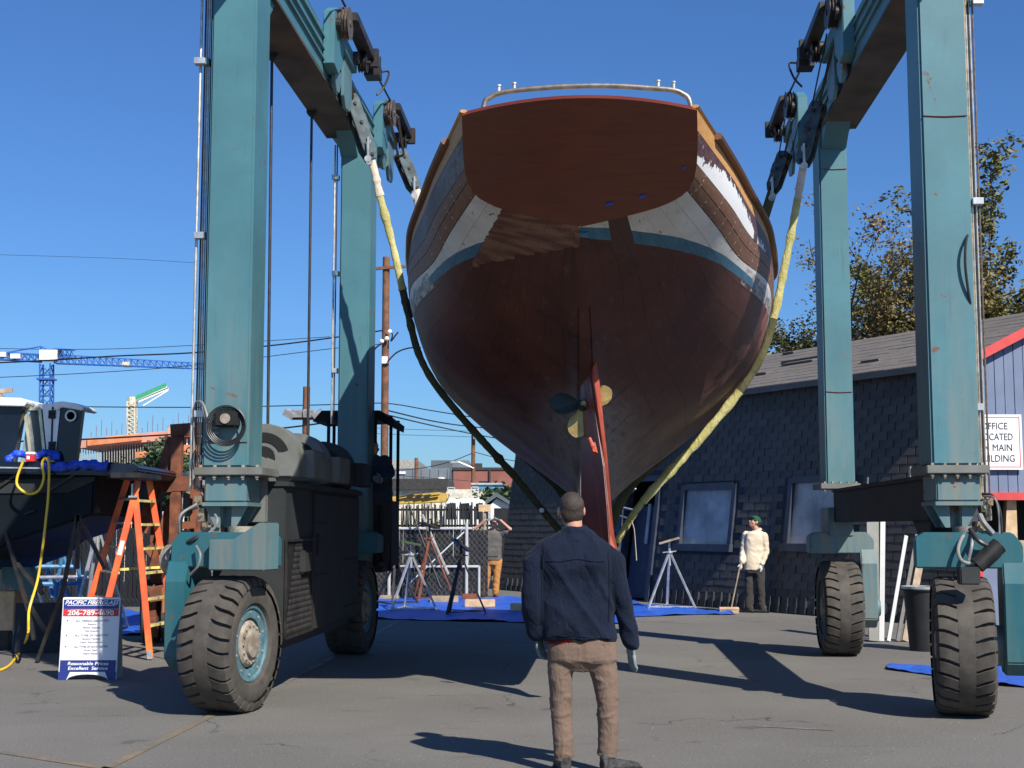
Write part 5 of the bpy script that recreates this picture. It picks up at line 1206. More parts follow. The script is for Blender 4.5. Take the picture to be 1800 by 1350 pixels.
o = t.location; c = W(755, 807, 112) - Vector(o); d_ = W(822, 807, 112) - Vector(o); put('roof_block', mb().box(c.x, c.x + 1.8, 4, 14, a.z, c.z + o.z), 'slate_wall', t); put('roof_block', mb().box(c.x + 1.8, d_.x, 4.05, 14, a.z, c.z + o.z), 'grey_wall', t)
c = W(690, 808, 115) - Vector(o); d_ = W(733, 808, 115) - Vector(o); put('roof_block', mb().box(c.x - 8, d_.x, 6, 20, a.z, c.z), 'tan_wall', t)
for x in (700, 706): c = W(x, 833, 109.8) - Vector(o); put('roof_light', mb().box(c.x, c.x + .3, -.1, 0, c.z, c.z + .2), 'white', t)
c = W(775, 848, 109.8) - Vector(o); put('vent', mb().box(c.x - .2, c.x + .3, -.4, 0, c.z - .2, c.z + .4), 'white', t)
m = mb()
for i in range(20): m.box(.4 + i * .7, .44 + i * .7, -.05, 0, 0.2, a.z - .1)
put('rib', m, 'slate_wall', t, kind='stuff')
t, a, b = bld('red_building', 'low dusty red building with a flat roof beside the grey warehouse', 'building', 797, 925, 826, 100, 14, 'brick_wall')
put('parapet_cap', mb().box(-.1, b.x - a.x + .1, -.1, 14, a.z, a.z + .18), 'dark_band', t); o = Vector(t.location); c = W(840, 821, 100) - o; put('chimney', mb().box(c.x - .3, c.x + .3, .5, 1.1, a.z, c.z + .3), 'dark_band', t)
c = W(852, 853, 100) - o; put('window', mb().box(c.x - .4, c.x + .4, -.05, 0, c.z - .3, c.z + .3), 'glass_dark', t)
c = W(861, 838, 99.8) - o; put('downpipe', mb().bar((c.x, -.1, 1), (c.x, -.1, c.z + .5), .12), 'dark_band', t)
t, a, b = bld('blue_shed', 'small blue shed half hidden by shrubs', 'shed', 832, 885, 852, 64, 3, 'bluesteel')
put('roof', mb().box(-.1, b.x - a.x + .1, -.1, 3.1, a.z, a.z + .08), 'galv', t)
t = thing('small_gabled_shed', 'small white gabled shed roof at the corner of the dark building', 'shed', W(878, 900, 48)); o = Vector(t.location); t.location.z = 0; o.z = 0
P = [W(855, 905, 48) - o, W(855, 893, 48) - o, W(873, 876, 48) - o, W(905, 893, 48) - o, W(905, 905, 48) - o]; P = [(p.x, p.z) for p in P]
put('wall', mb().prism([(P[0][0], 0)] + P[1:4] + [(P[4][0], 0)], 0, 3, lambda p, q, t_: Vector((p, t_, q))), 'white', t)
m = mb(); m.prism([(P[1][0] - .2, P[1][1]), (P[2][0], P[2][1] + .05), (P[3][0], P[3][1]), (P[3][0], P[3][1] + .14), (P[2][0], P[2][1] + .2), (P[1][0] - .2, P[1][1] + .14)], -.2, 3.1, lambda p, q, t_: Vector((p, t_, q))); put('roof', m, 'slate_wall', t)
put('dark_fence_panel', mb().box(W(868, 893, 46).x - o.x, W(905, 893, 46).x - o.x, -1.6, -1.5, 0, W(868, 893, 46).z), 'blackpaint', t)
for i, (x, y, Y, s_, H_) in enumerate(((812, 870, 58, 1.4, 3.0), (868, 866, 54, 1.5, 3.5), (893, 860, 52, 1.6, 3.6), (792, 866, 62, 1.3, 3.3))):
    c = W(x, y, Y); tree((c.x, Y, 0), c.z * 1.02, s_, 'leaf_dark' if i else 'leaf_olive', ('pale shrub behind the white van', 'dark shrub between the blue shed and the dark building', 'bushy dark shrub right against the corner of the dark building', 'small shrub against the long cream wall')[i], 900, 40 + i, trunk=.07, name='shrub', cat='shrub', first=.1, leaf=.11)
pole('sign_stick', 'sign', 'blank tan board on a stick beside the head of the man in brown trousers', Vector((W(852, 920, 31.8).x, 31.8, 0)), Vector((W(852, 900, 31.8).x, 31.8, W(852, 900, 31.8).z)), .03, 'lumber')
c = W(852, 893, 31.75); o = put('board', mb().box(-.14, .14, -.01, .01, -.08, .08), 'cutwood', bpy.data.objects[[k.name for k in bpy.data.objects if k.name.startswith('sign_stick')][0]]); o.location = c - Vector((W(852, 920, 31.8).x, 31.8, 0))
# ladders on the white van roof
m = mb()
for x in (787, 799): a = W(x, 876, 41); b = W(x, 856, 41); m.bar(a - vo, b - vo, .03)
m.bar(W(787, 857, 41) - vo, W(799, 857, 41) - vo, .03); put('roof_frame', m, 'lightgrey', van); m = mb()
for x in (829, 841): a = W(x, 876, 41); b = W(x, 855, 41); m.bar(a - vo, b - vo, .03)
m.bar(W(829, 856, 41) - vo, W(841, 856, 41) - vo, .03)
put('roof_frame', m, 'lightgrey', van)
# ------------------------------------------------------------------ utility poles and wires
M['polewood'] = plain('creosoted_pole', (.17, .075, .04), .85, 0, .3, 5, .3, 30, (.07, .04, .025), .5)
def upole(label, px, yt, Y, r, arms=(), name='utility_pole'):
    a = W(px, yt, Y); t = thing(name, label, 'utility pole', (a.x, Y, 0), 0, 'utility poles')
    put('pole', mb().cyl((0, 0, 0), (0, 0, a.z), r, 12, r * .86), 'polewood', t, smooth=True)
    for x0, y0, x1, y1, w_ in arms: put('crossarm', mb().bar(W(x0, y0, Y - r) - t.location, W(x1, y1, Y - r) - t.location, w_, w_), 'polewood', t)
    return t
up1 = upole('tall red-brown utility pole with one long crossarm behind the left rear hoist leg', 679, 452, 52, .155, [(650, 473, 713, 468, .11)])
o = Vector(up1.location); m = mb()
for x, y in ((685, 583), (680, 595), (671, 600)): p = W(x, y, 51.7) - o; m.ball(p, .09); 
put('insulator', m, 'white', up1, smooth=True)
m = mb(); m.tube(smoothpath([W(682, 578, 51.7) - o, W(690, 588, 51.7) - o, W(687, 600, 51.7) - o, W(695, 590, 51.7) - o, W(700, 584, 51.7) - o], 16), .03, 5); m.tube(smoothpath([W(672, 603, 51.7) - o, W(661, 611, 51.7) - o, W(652, 625, 51.7) - o, W(645, 645, 51.7) - o], 12), .035, 5); m.tube(smoothpath([W(681, 636, 51.7) - o, W(697, 620, 51.7) - o, W(718, 612, 51.7) - o, W(740, 611, 51.7) - o], 12), .03, 5); put('drop_wire', m, 'blackpaint', up1)
put('meter_box', mb().box(-.11, .11, -.25, -.14, W(681, 640, 52).z, W(681, 628, 52).z), 'white', up1)
up2 = upole('short floodlight pole with an orange crossbar and four lamps above the winches', 539, 680, 36, .11, [(512, 735, 560, 735, .09)], 'floodlight_pole')
o = Vector(up2.location); M['orangesteel'] = plain('orange_bracket', (.45, .17, .06), .6)
for x, y, an in ((509, 727, .5), (522, 726, 0), (543, 726, 0), (559, 728, -.5)):
    m = mb(); m.box(-.14, .14, -.12, .08, -.09, .09); m.xf(Matrix.Translation(W(x, y, 35.8) - o) @ Matrix.Rotation(an, 4, 'Y') @ Matrix.Rotation(.3, 4, 'X')); put('floodlight', m, 'galv', up2)
up3 = upole('slim grey utility pole in the middle distance left of the keel', 832, 760, 78, .13); m = mb(); m.tube(smoothpath([W(832, 823, 77.8) - Vector(up3.location), W(820, 818, 77.8) - Vector(up3.location), W(806, 812, 77.8) - Vector(up3.location)], 8), .05, 6); m.box(*(lambda c: (c.x - .5, c.x, c.y - .1, c.y + .1, c.z - .06, c.z + .06))(W(806, 812, 77.8) - Vector(up3.location))); put('lamp_arm', m, 'galv', up3)
p_ = W(838, 772, 77.8) - Vector(up3.location); put('transformer', mb().cyl(p_, p_ + Vector((0, 0, .6)), .22, 12), 'galv', up3)
up4 = upole('short brown utility pole in front of the grey warehouse', 732, 805, 90, .14); up5 = upole('small thin pole standing left of the grey warehouse', 745, 838, 70, .06)
def wire(label, pts, Y, r=.018, n=30):
    P = smoothpath([W(x, y, Y if not isinstance(Y, (list, tuple)) else Y[i]) for i, (x, y) in enumerate(pts)], n); c = P[len(P) // 2]
    o = put('overhead_wire', mb().tube([p - c for p in P], r, 4, cap=True), 'blackpaint'); o.location = c; return tag(o, label, 'wire', 'overhead wires')
wire('heavy overhead wire running right past the tower crane to the brown pole', [(-60, 640), (75, 634), (200, 626), (340, 620), (480, 607), (582, 594), (679, 580)], 52, .028)
wire('faint upper wire crossing above the crane jib', [(-60, 612), (160, 614), (340, 607), (580, 592)], 60, .014)
wire('thin wire below the crane jib rising to the right', [(-60, 666), (150, 656), (340, 642), (590, 612), (679, 604)], 56, .015)
wire('level wire crossing behind the hoist legs at mast height', [(-60, 712), (150, 715), (345, 716), (470, 714), (590, 711), (679, 709), (760, 722), (860, 738)], 53, .02)
wire('heavy sloping wire from the far left up to the brown pole', [(-60, 778), (130, 773), (300, 764), (470, 755), (590, 740), (679, 722)], 53, .032)
wire('upper of two wires falling from the brown pole to the slim pole', [(683, 722), (760, 740), (820, 749), (900, 757)], [52, 60, 70, 80], .03)
wire('lower of two wires falling from the brown pole to the slim pole', [(683, 730), (760, 748), (832, 763), (900, 775)], [52, 65, 78, 80], .03)
wire('wire sloping from the slim pole down to the left across the warehouse', [(832, 796), (790, 812), (740, 823), (690, 828), (640, 840)], [78, 82, 86, 90, 90], .025)
wire('faint wire right of the slim pole towards the dark building', [(832, 794), (870, 804), (915, 812)], 78, .02)
wire('very faint high wire across the sky left of the hoist', [(-60, 446), (200, 454), (345, 462)], 60, .008)
for k, y in enumerate((754, 764, 836)): wire(('faint upper wire between the brown pole and the hull', 'faint middle wire between the brown pole and the hull', 'thin wire sagging in front of the grey warehouse')[k], [(640, y - 3), (700, y), (832, y + (4 if k < 2 else 10))], 79, .012)

# ------------------------------------------------------------------ tower crane, pump boom, construction block
M['craneblue'] = plain('crane_blue', (.03, .12, .42), .5, 0, .15, 1); M['cranegreen'] = plain('boom_green', (.05, .32, .16), .5); M['cranecream'] = plain('mast_cream', (.6, .56, .42), .6)
def lattice(m, a, b, w, n, r, up=(0, 0, 1), taper=1.0, tri=False):
    a, b = Vector(a), Vector(b); d = (b - a).normalized(); x = d.cross(Vector(up)); x = Vector((1, 0, 0)) if x.length < .2 else x.normalized(); y = x.cross(d).normalized()
    cs = [(-1, -1), (1, -1), (1, 1), (-1, 1)] if not tri else [(-1, -1), (1, -1), (0, 1)]
    def pt(i, k): f = i / n; w_ = w * (1 - f * (1 - taper)) / 2; return a.lerp(b, f) + x * cs[k][0] * w_ + y * cs[k][1] * w_
    K = len(cs)
    for k in range(K): m.bar(pt(0, k), pt(n, k), r, r)
    for i in range(n):
        for k in range(K): m.bar(pt(i, k), pt(i + 1, (k + 1) % K), r * .7, r * .7)
        for k in range(K): m.bar(pt(i, k), pt(i, (k + 1) % K), r * .6, r * .6)
YC = 230; c0 = W(82, 900, YC); c0.z = 0
cr_ = thing('tower_crane', 'distant blue tower crane with long jib and white cab over the left boat', 'crane', c0)
def cw_(x, y): return W(x, y, YC) - c0
m = mb(); lattice(m, (0, 0, 2), cw_(82, 640), 1.75, 15, .22, up=(0, 1, 0)); put('mast', m, 'craneblue', cr_)
m = mb(); lattice(m, cw_(98, 631) + Vector((0, 0, 0)), cw_(362, 644), 1.5, 24, .17, tri=True, taper=.6); lattice(m, cw_(98, 622), cw_(130, 622), 1.6, 4, .17, taper=.8); put('jib', m, 'craneblue', cr_)
m = mb(); lattice(m, cw_(72, 630), cw_(-30, 624), 1.2, 9, .2); m.bar(cw_(72, 609), cw_(0, 622), .2); m.bar(cw_(72, 609), cw_(69, 632), .25); m.bar(cw_(72, 609), cw_(86, 616), .2); put('counter_jib', m, 'craneblue', cr_)
a, b = cw_(74, 634), cw_(106, 616); m = mb(); m.box(a.x, b.x * .92, -1.5, 1.5, a.z, b.z); c_ = put('cab', m, 'white', cr_); m = mb(); m.box(b.x * .93, b.x * 1.05, -1, 1, b.z - 1.2, b.z); put('cab_window', m, 'dark_band', c_)
a = cw_(224, 640); put('trolley', mb().box(a.x - .7, a.x + .5, -.6, .6, a.z - .5, a.z + .3), 'cranecream', cr_)
m = mb(); a = cw_(68, 667); m.box(a.x, cw_(96, 667).x, -1.2, 1.2, a.z - .15, a.z + .15); put('mast_collar', m, 'craneblue', cr_)
for x, y in ((5, 625), (30, 628)): a = cw_(x, y); put('ballast', mb().box(a.x - .8, a.x + .8, -1, 1, a.z - .3, a.z + .5), 'white', cr_)
YP = 160; c0 = W(232, 900, YP); c0.z = 0; pb_ = thing('concrete_boom', 'folded green and white concrete placing boom on a cream lattice mast', 'crane', c0)
def cw_(x, y): return W(x, y, YP) - c0
m = mb(); lattice(m, (0, 0, 5), cw_(232, 706), .85, 22, .17, up=(0, 1, 0)); put('mast', m, 'cranecream', pb_)
m = mb(); m.bar(cw_(232, 703), cw_(292, 677), .35, .5); m.bar(cw_(242, 703), cw_(295, 681), .25, .3); put('boom', m, 'cranegreen', pb_)
m = mb(); m.bar(cw_(236, 704), cw_(294, 680), .3, .25); m.bar(cw_(244, 706), cw_(296, 683), .25, .25); m.bar(cw_(252, 713), cw_(296, 686), .15, .15); put('boom_arm', m, 'white', pb_)
m = mb(); m.cyl(cw_(232, 712), cw_(232, 698), .5, 10); put('slew_head', m, 'cranecream', pb_)
YB_ = 140; c0 = W(135, 900, YB_); c0.z = 0; cb = thing('construction_block', 'unfinished building with pink-orange top edge and dark floors of props behind the left boat', 'building', c0)
M['pinkboard'] = plain('pink_formwork', (.62, .28, .2), .8, 0, .15, .7); M['orangenet'] = plain('orange_panel', (.62, .22, .09), .8, 0, .25, .8); M['voidgrey'] = plain('unlit_interior', (.05, .055, .065), .9)
def cw_(x, y, d=0): return W(x, y, YB_ + d) - c0
def quadbox(m, P, depth):      # P: 4 px corners -> slab
    Q = [cw_(*p) for p in P]; m.prism([(q.x, q.z) for q in Q], 0, depth, lambda p, q, t: Vector((p, t, q)))
for fl, P in enumerate(([(137, 772), (352, 752), (352, 768), (137, 788)], [(137, 828), (352, 800), (352, 812), (137, 836)], [(137, 865), (352, 843), (352, 852), (137, 874)])):
    m = mb(); quadbox(m, P, 14); put('floor_slab', m, ('pinkboard', 'concrete', 'concrete')[fl], cb)
m = mb(); quadbox(m, [(137, 786), (352, 766), (352, 960), (137, 960)], 1); m.xf(Matrix.Translation((0, 8, 0))); put('core_wall', m, 'voidgrey', cb)
m = mb(); 
for i in range(46):
    x = 139 + i * 4.6; f = (x - 137) / 215; t0 = 787 - 20 * f; t1 = 829 - 28 * f; t2 = 866 - 22 * f; m.bar(cw_(x, t0) + Vector((0, .5, 0)), cw_(x, t1) + Vector((0, .5, 0)), .08)
    if i % 2: m.bar(cw_(x, t1 + 8) + Vector((0, .5, 0)), cw_(x, t2) + Vector((0, .5, 0)), .09)
put('prop', m, 'concrete', cb, kind='stuff')
m = mb()
for i in range(22): x = 160 + i * 9; a = cw_(x, 770 - 18 * (x - 137) / 215); m.bar(a, a + Vector((0, 0, .5 + (i * 37 % 5) * .3)), .04)
put('starter_bar', m, 'rust', cb, kind='stuff')
m = mb(); quadbox(m, [(155, 770), (250, 765), (250, 774), (155, 784)], -.3); quadbox(m, [(242, 796), (285, 790), (285, 802), (242, 806)], -1); put('formwork_panel', m, 'orangenet', cb)
for (x0, x1, y0, y1, mt) in ((300, 352, 753, 768, 'pinkboard'), (300, 352, 783, 800, 'orangenet'), (300, 352, 815, 830, 'orangenet')):
    m = mb(); quadbox(m, [(x0, y1), (x1, y1), (x1, y0), (x0, y0)], -1.2); put('facade_panel', m, mt, cb)
for y0 in (772, 804):
    m = mb(); quadbox(m, [(305, y0 + 10), (345, y0 + 9), (345, y0), (305, y0 + 1)], -.4); w_ = put('window', m, 'glass_dark', cb); m = mb()
    for x in (305, 318, 331, 345): m.bar(cw_(x, y0 + 11) + Vector((0, -.5, 0)), cw_(x, y0) + Vector((0, -.5, 0)), .12)
    put('frame', m, 'white', w_)
t, a, b = bld('cream_house', 'small cream building with a flat grey eave behind the rusty trestle and ladder', 'building', 150, 262, 852, 48, 5, 'pale_wall'); o = Vector(t.location)
put('eave', mb().box(-.2, b.x - a.x + .2, -.3, 5, a.z, a.z + .22), 'grey_wall', t); put('door', mb().box(.5, .95, -.04, 0, .4, 1.9), 'grey_wall', t)
tree((W(283, 880, 40).x, 40, 0), 3.6, .3, 'leaf_dark', 'narrow dark conifer behind the rusty steel frame', 2600, 60, trunk=.1, first=.1, leaf=.09, upw=.4)
tree((W(250, 900, 44).x, 44, 0), 2.2, .8, 'leaf_dark', 'low dark shrub behind the orange ladder', 1500, 61, trunk=.07, name='shrub', cat='shrub', first=.05, leaf=.09)
M['grit'] = plain('loose_grit', (.26, .235, .2), .9)
rg = random.Random(77); m = mb()
for i in range(2600):
    y = 8 + 10 * rg.random() ** 1.6; x = rg.uniform(-.42, .42) * y; r_ = rg.uniform(.002, .0055); m.v += [(x - r_, y, .001), (x + r_, y - r_ * .6, .001), (x, y + r_, .001), (x, y, r_ * 1.3)]; q = len(m.v) - 4; m.f += [(q, q + 1, q + 3), (q + 1, q + 2, q + 3), (q + 2, q, q + 3)]
tag(put('loose_grit', m.mesh_raw('loose_grit'), 'grit', kind='stuff'), 'fine loose grit scattered over the near asphalt', 'grit')
def fuse0(m):
    me = m.mesh('f'); o = bpy.data.objects.new('f', me); COL.objects.link(o)
    r = o.modifiers.new('r', 'REMESH'); r.mode = 'VOXEL'; r.voxel_size = .014; r.use_smooth_shade = True
    dg = bpy.context.evaluated_depsgraph_get(); out = bpy.data.meshes.new_from_object(o.evaluated_get(dg)); bpy.data.objects.remove(o)
    ns = [v.normal.copy() for v in out.vertices]
    for v, n in zip(out.vertices, ns): c = v.co; v.co += n * (.03 * noise.noise(Vector((c.x * 9, c.y * 6, c.z * 14))) + .014 * noise.noise(c * 38))
    return out
# ------------------------------------------------------------------ left side: dark powerboat, sign, ladder, trestle, racks
YL = 16.6
bo = thing('dark_powerboat', 'dark-hulled powerboat stern with white cabin and blue masking film at the left edge', 'boat', (W(60, 900, YL).x, YL, 0)); o = Vector(bo.location)
def lw(x, y, d=0.0): return W(x, y, YL + d) - o
def poly(m, P, d0, d1, Y=0.0):
    Q = [lw(*p) for p in P]; m.prism([(q.x, q.z) for q in Q], d0, d1, lambda p, q, t: Vector((p, t, q))); return m
put('hull', poly(mb(), [(-90, 832), (-90, 1010), (-20, 985), (15, 954), (140, 913), (163, 905), (167, 832)], .02, 3.0), 'navyhull', bo, bevel=.03)
put('hull_band', poly(mb(), [(-90, 848), (-90, 868), (120, 866), (166, 845), (166, 838)], -.0, .05), 'cabinet', bo)
put('gunwale', poly(mb(), [(-90, 812), (-90, 832), (180, 836), (236, 836), (250, 826), (246, 818), (200, 813)], -.12, 2.6), 'navy', bo, bevel=.02)
put('trim_strip', poly(mb(), [(-90, 820), (-90, 822.5), (82, 825), (82, 822.5)], -.13, -.118), 'galv', bo)
put('swim_platform', poly(mb(), [(165, 838), (240, 838), (250, 828), (165, 829)], .2, 2.4), 'blackpaint', bo)
put('cabin', poly(mb(), [(44, 812), (96, 812), (104, 716), (96, 707), (70, 706), (46, 709), (40, 716)], .25, .9), 'white', bo, bevel=.02)
pn = put('dark_side_panel', poly(mb(), [(-90, 812), (20, 812), (38, 712), (-90, 706)], .05, .2), 'navy', bo)
put('cap', poly(mb(), [(-90, 704), (-90, 712), (44, 715), (49, 708), (40, 700), (-90, 697)], -.05, .8), 'white', bo, bevel=.01)
put('dark_side_panel', poly(mb(), [(96, 812), (134, 812), (145, 722), (105, 718)], .0, .1), 'navy', bo)
put('cap', poly(mb(), [(96, 716), (104, 722), (110, 716), (147, 722), (150, 717), (138, 710), (112, 706), (97, 708)], -.06, .5), 'white', bo, bevel=.01)
put('white_post', poly(mb(), [(92, 812), (97, 812), (106, 722), (98, 710), (95, 712)], -.02, .2), 'white', bo)
put('white_panel', poly(mb(), [(80, 812), (93, 812), (97, 712), (60, 708), (71, 719)], .08, .16), 'white', bo)
wd_ = put('window', poly(mb(), [(56, 812), (80, 812), (70, 718), (48, 716), (44, 722)], .18, .24), 'glass_dark', bo)
m = mb()
for a, b in (((44, 720), (56, 812)), ((70, 716), (80, 812)), ((46, 719), (71, 719))): m.bar(lw(*a, .18), lw(*b, .18), .035, .04, (0, 1, 0))
put('frame', m, 'alu', wd_)
put('side_screen', poly(mb(), [(24, 812), (50, 812), (50, 790), (44, 718), (38, 730)], .22, .25), 'galv', bo)
m = mb()
for y in (725, 780): p = lw(92, y, -.03); m.cyl(p - Vector((.04, 0, 0)), p + Vector((.04, 0, 0)), .028, 10); m.cyl(p - Vector((.04, 0, .05)), p + Vector((.04, 0, -.05)), .028, 10)
m.bar(lw(93, 715, -.02), lw(90, 808, -.02), .02)
put('hinge', m, 'cabinet', bo)
m = mb(); p = lw(125, 731, -.02); m.lathe(p, (0, -1, 0), [(0, .075), (.02, .07), (.02, .05), (0, .05)], 20); put('porthole', m, 'galv', bo)
m = mb(); P = smoothpath([lw(14, 812, -.05), lw(22, 800, -.06), (lw(40, 797, -.04)), lw(60, 803, -.08), lw(80, 796, -.05), lw(98, 798, -.06), lw(97, 808, -.08)], 24)
m.tube(P, [(.03 + .012 * math.sin(i * 1.3), .05) for i in range(len(P))], 7); put('masking_film', fuse0(m), 'tape_blue', bo)
P = smoothpath([lw(74, 818, -.15), lw(95, 822, -.16), lw(130, 818, -.16), lw(160, 817, -.16), (lw(190, 820, -.15))], 24); m = mb(); m.tube(P, [(.028 + .02 * i / 24 + .008 * math.sin(i * 2.1), .06 + .012 * math.sin(i * 1.7)) for i in range(len(P))], 8); put('masking_film', fuse0(m), 'tape_blue', bo)
put('rail_brace', mb().bar(lw(-10, 862, -.02), lw(28, 835, -.02), .03, .03), 'dark_steel', bo); put('rail_brace', mb().bar(lw(87, 862, -.02), lw(135, 832, -.02), .03, .03), 'dark_steel', bo)
m = mb(); m.bar(lw(45, 903, -.01), lw(62, 897, -.01), .05, .02); put('vent', m, 'cabinet', bo)
m = mb(); m.prism([(lw(-40, 1000).x, lw(0, 1000).z), (lw(10, 1000).x, lw(0, 1000).z), (lw(28, 1040).x, lw(0, 1038).z), (lw(10, 1052).x, lw(0, 1052).z), (lw(-40, 1020).x, lw(0, 1030).z)], .8, 1.0, lambda p, q, t: Vector((p, t, q))); put('drive_leg', m, 'teal_deep', bo)
m = mb(); m.bar(lw(-5, 690, .3), lw(10, 706, .3), .05); m.bar(lw(-5, 688, .3), lw(22, 686, .3), .05); put('deck_fitting', m, 'lumber', bo)
c = W(54, 812, YL - .13); cn = thing('paint_can', 'small red and white can standing on the dark boat gunwale', 'can', c)
put('body', mb().box(-.055, .055, -.04, .04, 0, .085), 'signred', cn, bevel=.008); put('top', mb().box(-.056, .056, -.041, .041, .085, .12), 'white', cn, bevel=.01); put('label', mb().box(-.035, .0, -.044, -.041, .03, .07), 'white', cn)
hp = [(40, 812, -.2), (30, 840, -.2), (32, 856, -.2), (50, 868, -.2), (68, 862, -.2), (77, 840, -.2), (74, 815, -.2), (80, 806, -.2), (86, 818, -.2), (85, 870, -.22), (80, 920, -.25), (74, 970, -.3), (66, 1020, -.35), (52, 1068, -.45), (50, 1090, -.6), (49, 1115, -.9)]
P = [W(x, y, YL + d) for x, y, d in hp] + [G(40, 1138, .015), G(25, 1160, .015), G(8, 1175, .015), G(-30, 1186, .015)]
P = smoothpath(P, 160); c = P[60]
hs = put('yellow_air_hose', mb().tube([p - c for p in P], .0155, 8), 'yellow_hose', smooth=True); hs.location = c; tag(hs, 'long yellow hose hanging off the dark boat and trailing over the asphalt', 'hose')
# sandwich board
YS = 14.25; x0 = W(105, 1100, YS).x; x1 = W(207, 1100, YS).x; ztop = W(150, 1051, YS).z; wS = x1 - x0
sb = thing('sandwich_board', 'white folding advertising board with blue header and red phone band by the orange ladder', 'sign board', ((x0 + x1) / 2, YS, 0)); hx = wS / 2
TL = .09; H_ = ztop; arc = [(-hx, 0), (-hx, H_), (hx, H_), (hx, 0), (hx * .70, 0)] + [(hx * .70 * math.cos(a), .055 * math.sin(a) + .0) for a in [math.pi * k / 10 for k in range(1, 10)]] + [(-hx * .70, 0)]
fp = put('front_panel', mb().prism(arc, 0, .02, lambda p, q, t: Vector((p, t + q * TL, q))), 'signwhite', sb, bevel=.004)
put('back_panel', mb().prism(arc, 0, .02, lambda p, q, t: Vector((p * .97, .24 + t - q * .12, q))), 'lightgrey', sb)
def band(z0, z1, mt, nm='colour_band', ins=.012, lift_=.003): return put(nm, mb().prism([(-hx + ins, z0), (hx - ins, z0), (hx - ins, z1), (-hx + ins, z1)], -lift_, -.0005, lambda p, q, t: Vector((p, t + q * TL, q))), mt, fp)
band(H_ - .115, H_ - .02, 'signblue'); band(H_ - .19, H_ - .118, 'signred'); b_ = band(.085, .20, 'signblue')
put('colour_band', mb().prism([(-hx + .004, .0), (-hx * .72, .0), (-hx * .6, .083), (hx * .6, .083), (hx * .72, 0), (hx - .004, 0), (hx - .004, .2), (hx - .012, .2), (hx - .012, .083), (-hx + .012, .083), (-hx + .012, .2), (-hx + .004, .2)][0:6] + [(hx - .004, .0845), (-hx + .004, .0845)], -.003, -.0005, lambda p, q, t: Vector((p, t + q * TL, q))), 'signblue', fp)
def sgt(body, size, width, x, z, mt, shear=0, bold=0.0):
    o_ = put('lettering', text_mesh(body, size, width, shear, bold), mt, fp); o_.rotation_euler = (R(90 - 5.1), 0, 0); o_.location = (x, -.0055 + z * TL, z)
sgt('PACIFIC FIBERGLASS', .06, wS * .93, 0, H_ - .052, 'white', .35, .0012); put('rule', mb().prism([(-hx + .05, H_ - .083), (hx - .05, H_ - .083), (hx - .05, H_ - .078), (-hx + .05, H_ - .078)], -.0045, -.003, lambda p, q, t: Vector((p, t + q * TL, q))), 'white', fp)
sgt('206-789-4690', .068, wS * .80, 0, H_ - .158, 'white', 0, .001); sgt('COMPLETE MARINE SERVICE', .018, wS * .7, 0, H_ - .128, 'white')
yy = H_ - .235
for hd, subs in (('ALL FIBERGLASS WORK', ('Repairs', 'Blister Repairs', 'Fabrication')), ('ALL TYPES OF PAINTING', ('Bottom Painting', 'Linear Polyurethane')), ('ALL TYPES OF BOAT REPAIR', ('Wood, Metal', 'Engine Repair'))):
    sgt(hd, .026, wS * .58, .02, yy, 'inkgrey'); m = mb(); m.prism([(-hx + .055, yy - .006), (-hx + .067, yy - .006), (-hx + .067, yy + .006), (-hx + .055, yy + .006)], -.0045, -.002, lambda p, q, t: Vector((p, t + q * TL, q))); put('bullet', m, 'ink', fp)
    for s__ in subs: yy -= .034; sgt(s__, .022, None if False else wS * .02 * len(s__), .02, yy, 'inkgrey')
    yy -= .046
sgt('Reasonable Prices', .046, wS * .70, 0, .165, 'white', .15, .0008); sgt('Excellent  Service', .046, wS * .68, 0, .118, 'white', .15, .0008)
# orange step ladder
ld = thing('step_ladder', 'tall orange fibreglass double step ladder with yellow-edged treads', 'ladder', (W(240, 1100, 16.7).x, 16.7, 0)); o = Vector(ld.location)
NA, FA = 16.35, 17.25
def q_(x, y, Y): return W(x, y, Y) - o
railA = (q_(243, 845, NA + .15), q_(164, 1160, NA)); railB = (q_(224, 842, FA - .1), q_(146, 1095, FA)); railC = (q_(262, 842, FA - .1), q_(313, 1135, FA)); railD = (q_(236, 850, NA + .15), q_(264, 1156, NA))
for a, b in (railA, railB, railC, railD):
    b = Vector((b.x, b.y, .02)) if b.z < .3 else b
    rl = put('rail', mb().bar(a, b, .075, .03, (0, 1, 0)), 'orange', ld, bevel=.004); d = (b - a).normalized(); m = mb(); m.bar(b - d * .09, b + d * .005, .05, .06); put('foot', m, 'galv', rl)
for f in (.10, .24, .38, .52, .67, .82):
    for (u0, u1), (w0, w1) in ((railD, railC), (railA, railB)):
        a = u0.lerp(u1, f); b = w0.lerp(w1, f); b.z = a.z; tr = put('tread', mb().bar(a, b, .085, .022), 'alu', ld); m = mb(); m.bar(a + Vector((0, 0, .0)) + (b - a).cross(Vector((0, 0, 1))).normalized() * .045, b + (b - a).cross(Vector((0, 0, 1))).normalized() * .045, .012, .03); put('edge_strip', m, 'yellowstrip', tr)
m = mb(); a, b = q_(206, 838, NA + .2), q_(262, 838, NA + .3); m.box(a.x, b.x, -.45, .55, a.z - .03, a.z + .04); put('top_cap', m, 'dark_steel', ld, bevel=.01)
put('shelf', mb().bar(q_(212, 1001, NA + .2), q_(284, 997, FA), .03, .03), 'yellowstrip', ld)
m = mb(); p = railA[0].lerp(railA[1], .34) + Vector((0, -.018, 0)); m.bar(p, railA[0].lerp(railA[1], .42) + Vector((0, -.018, 0)), .05, .004, (0, 1, 0)); put('sticker', m, 'signwhite', ld)
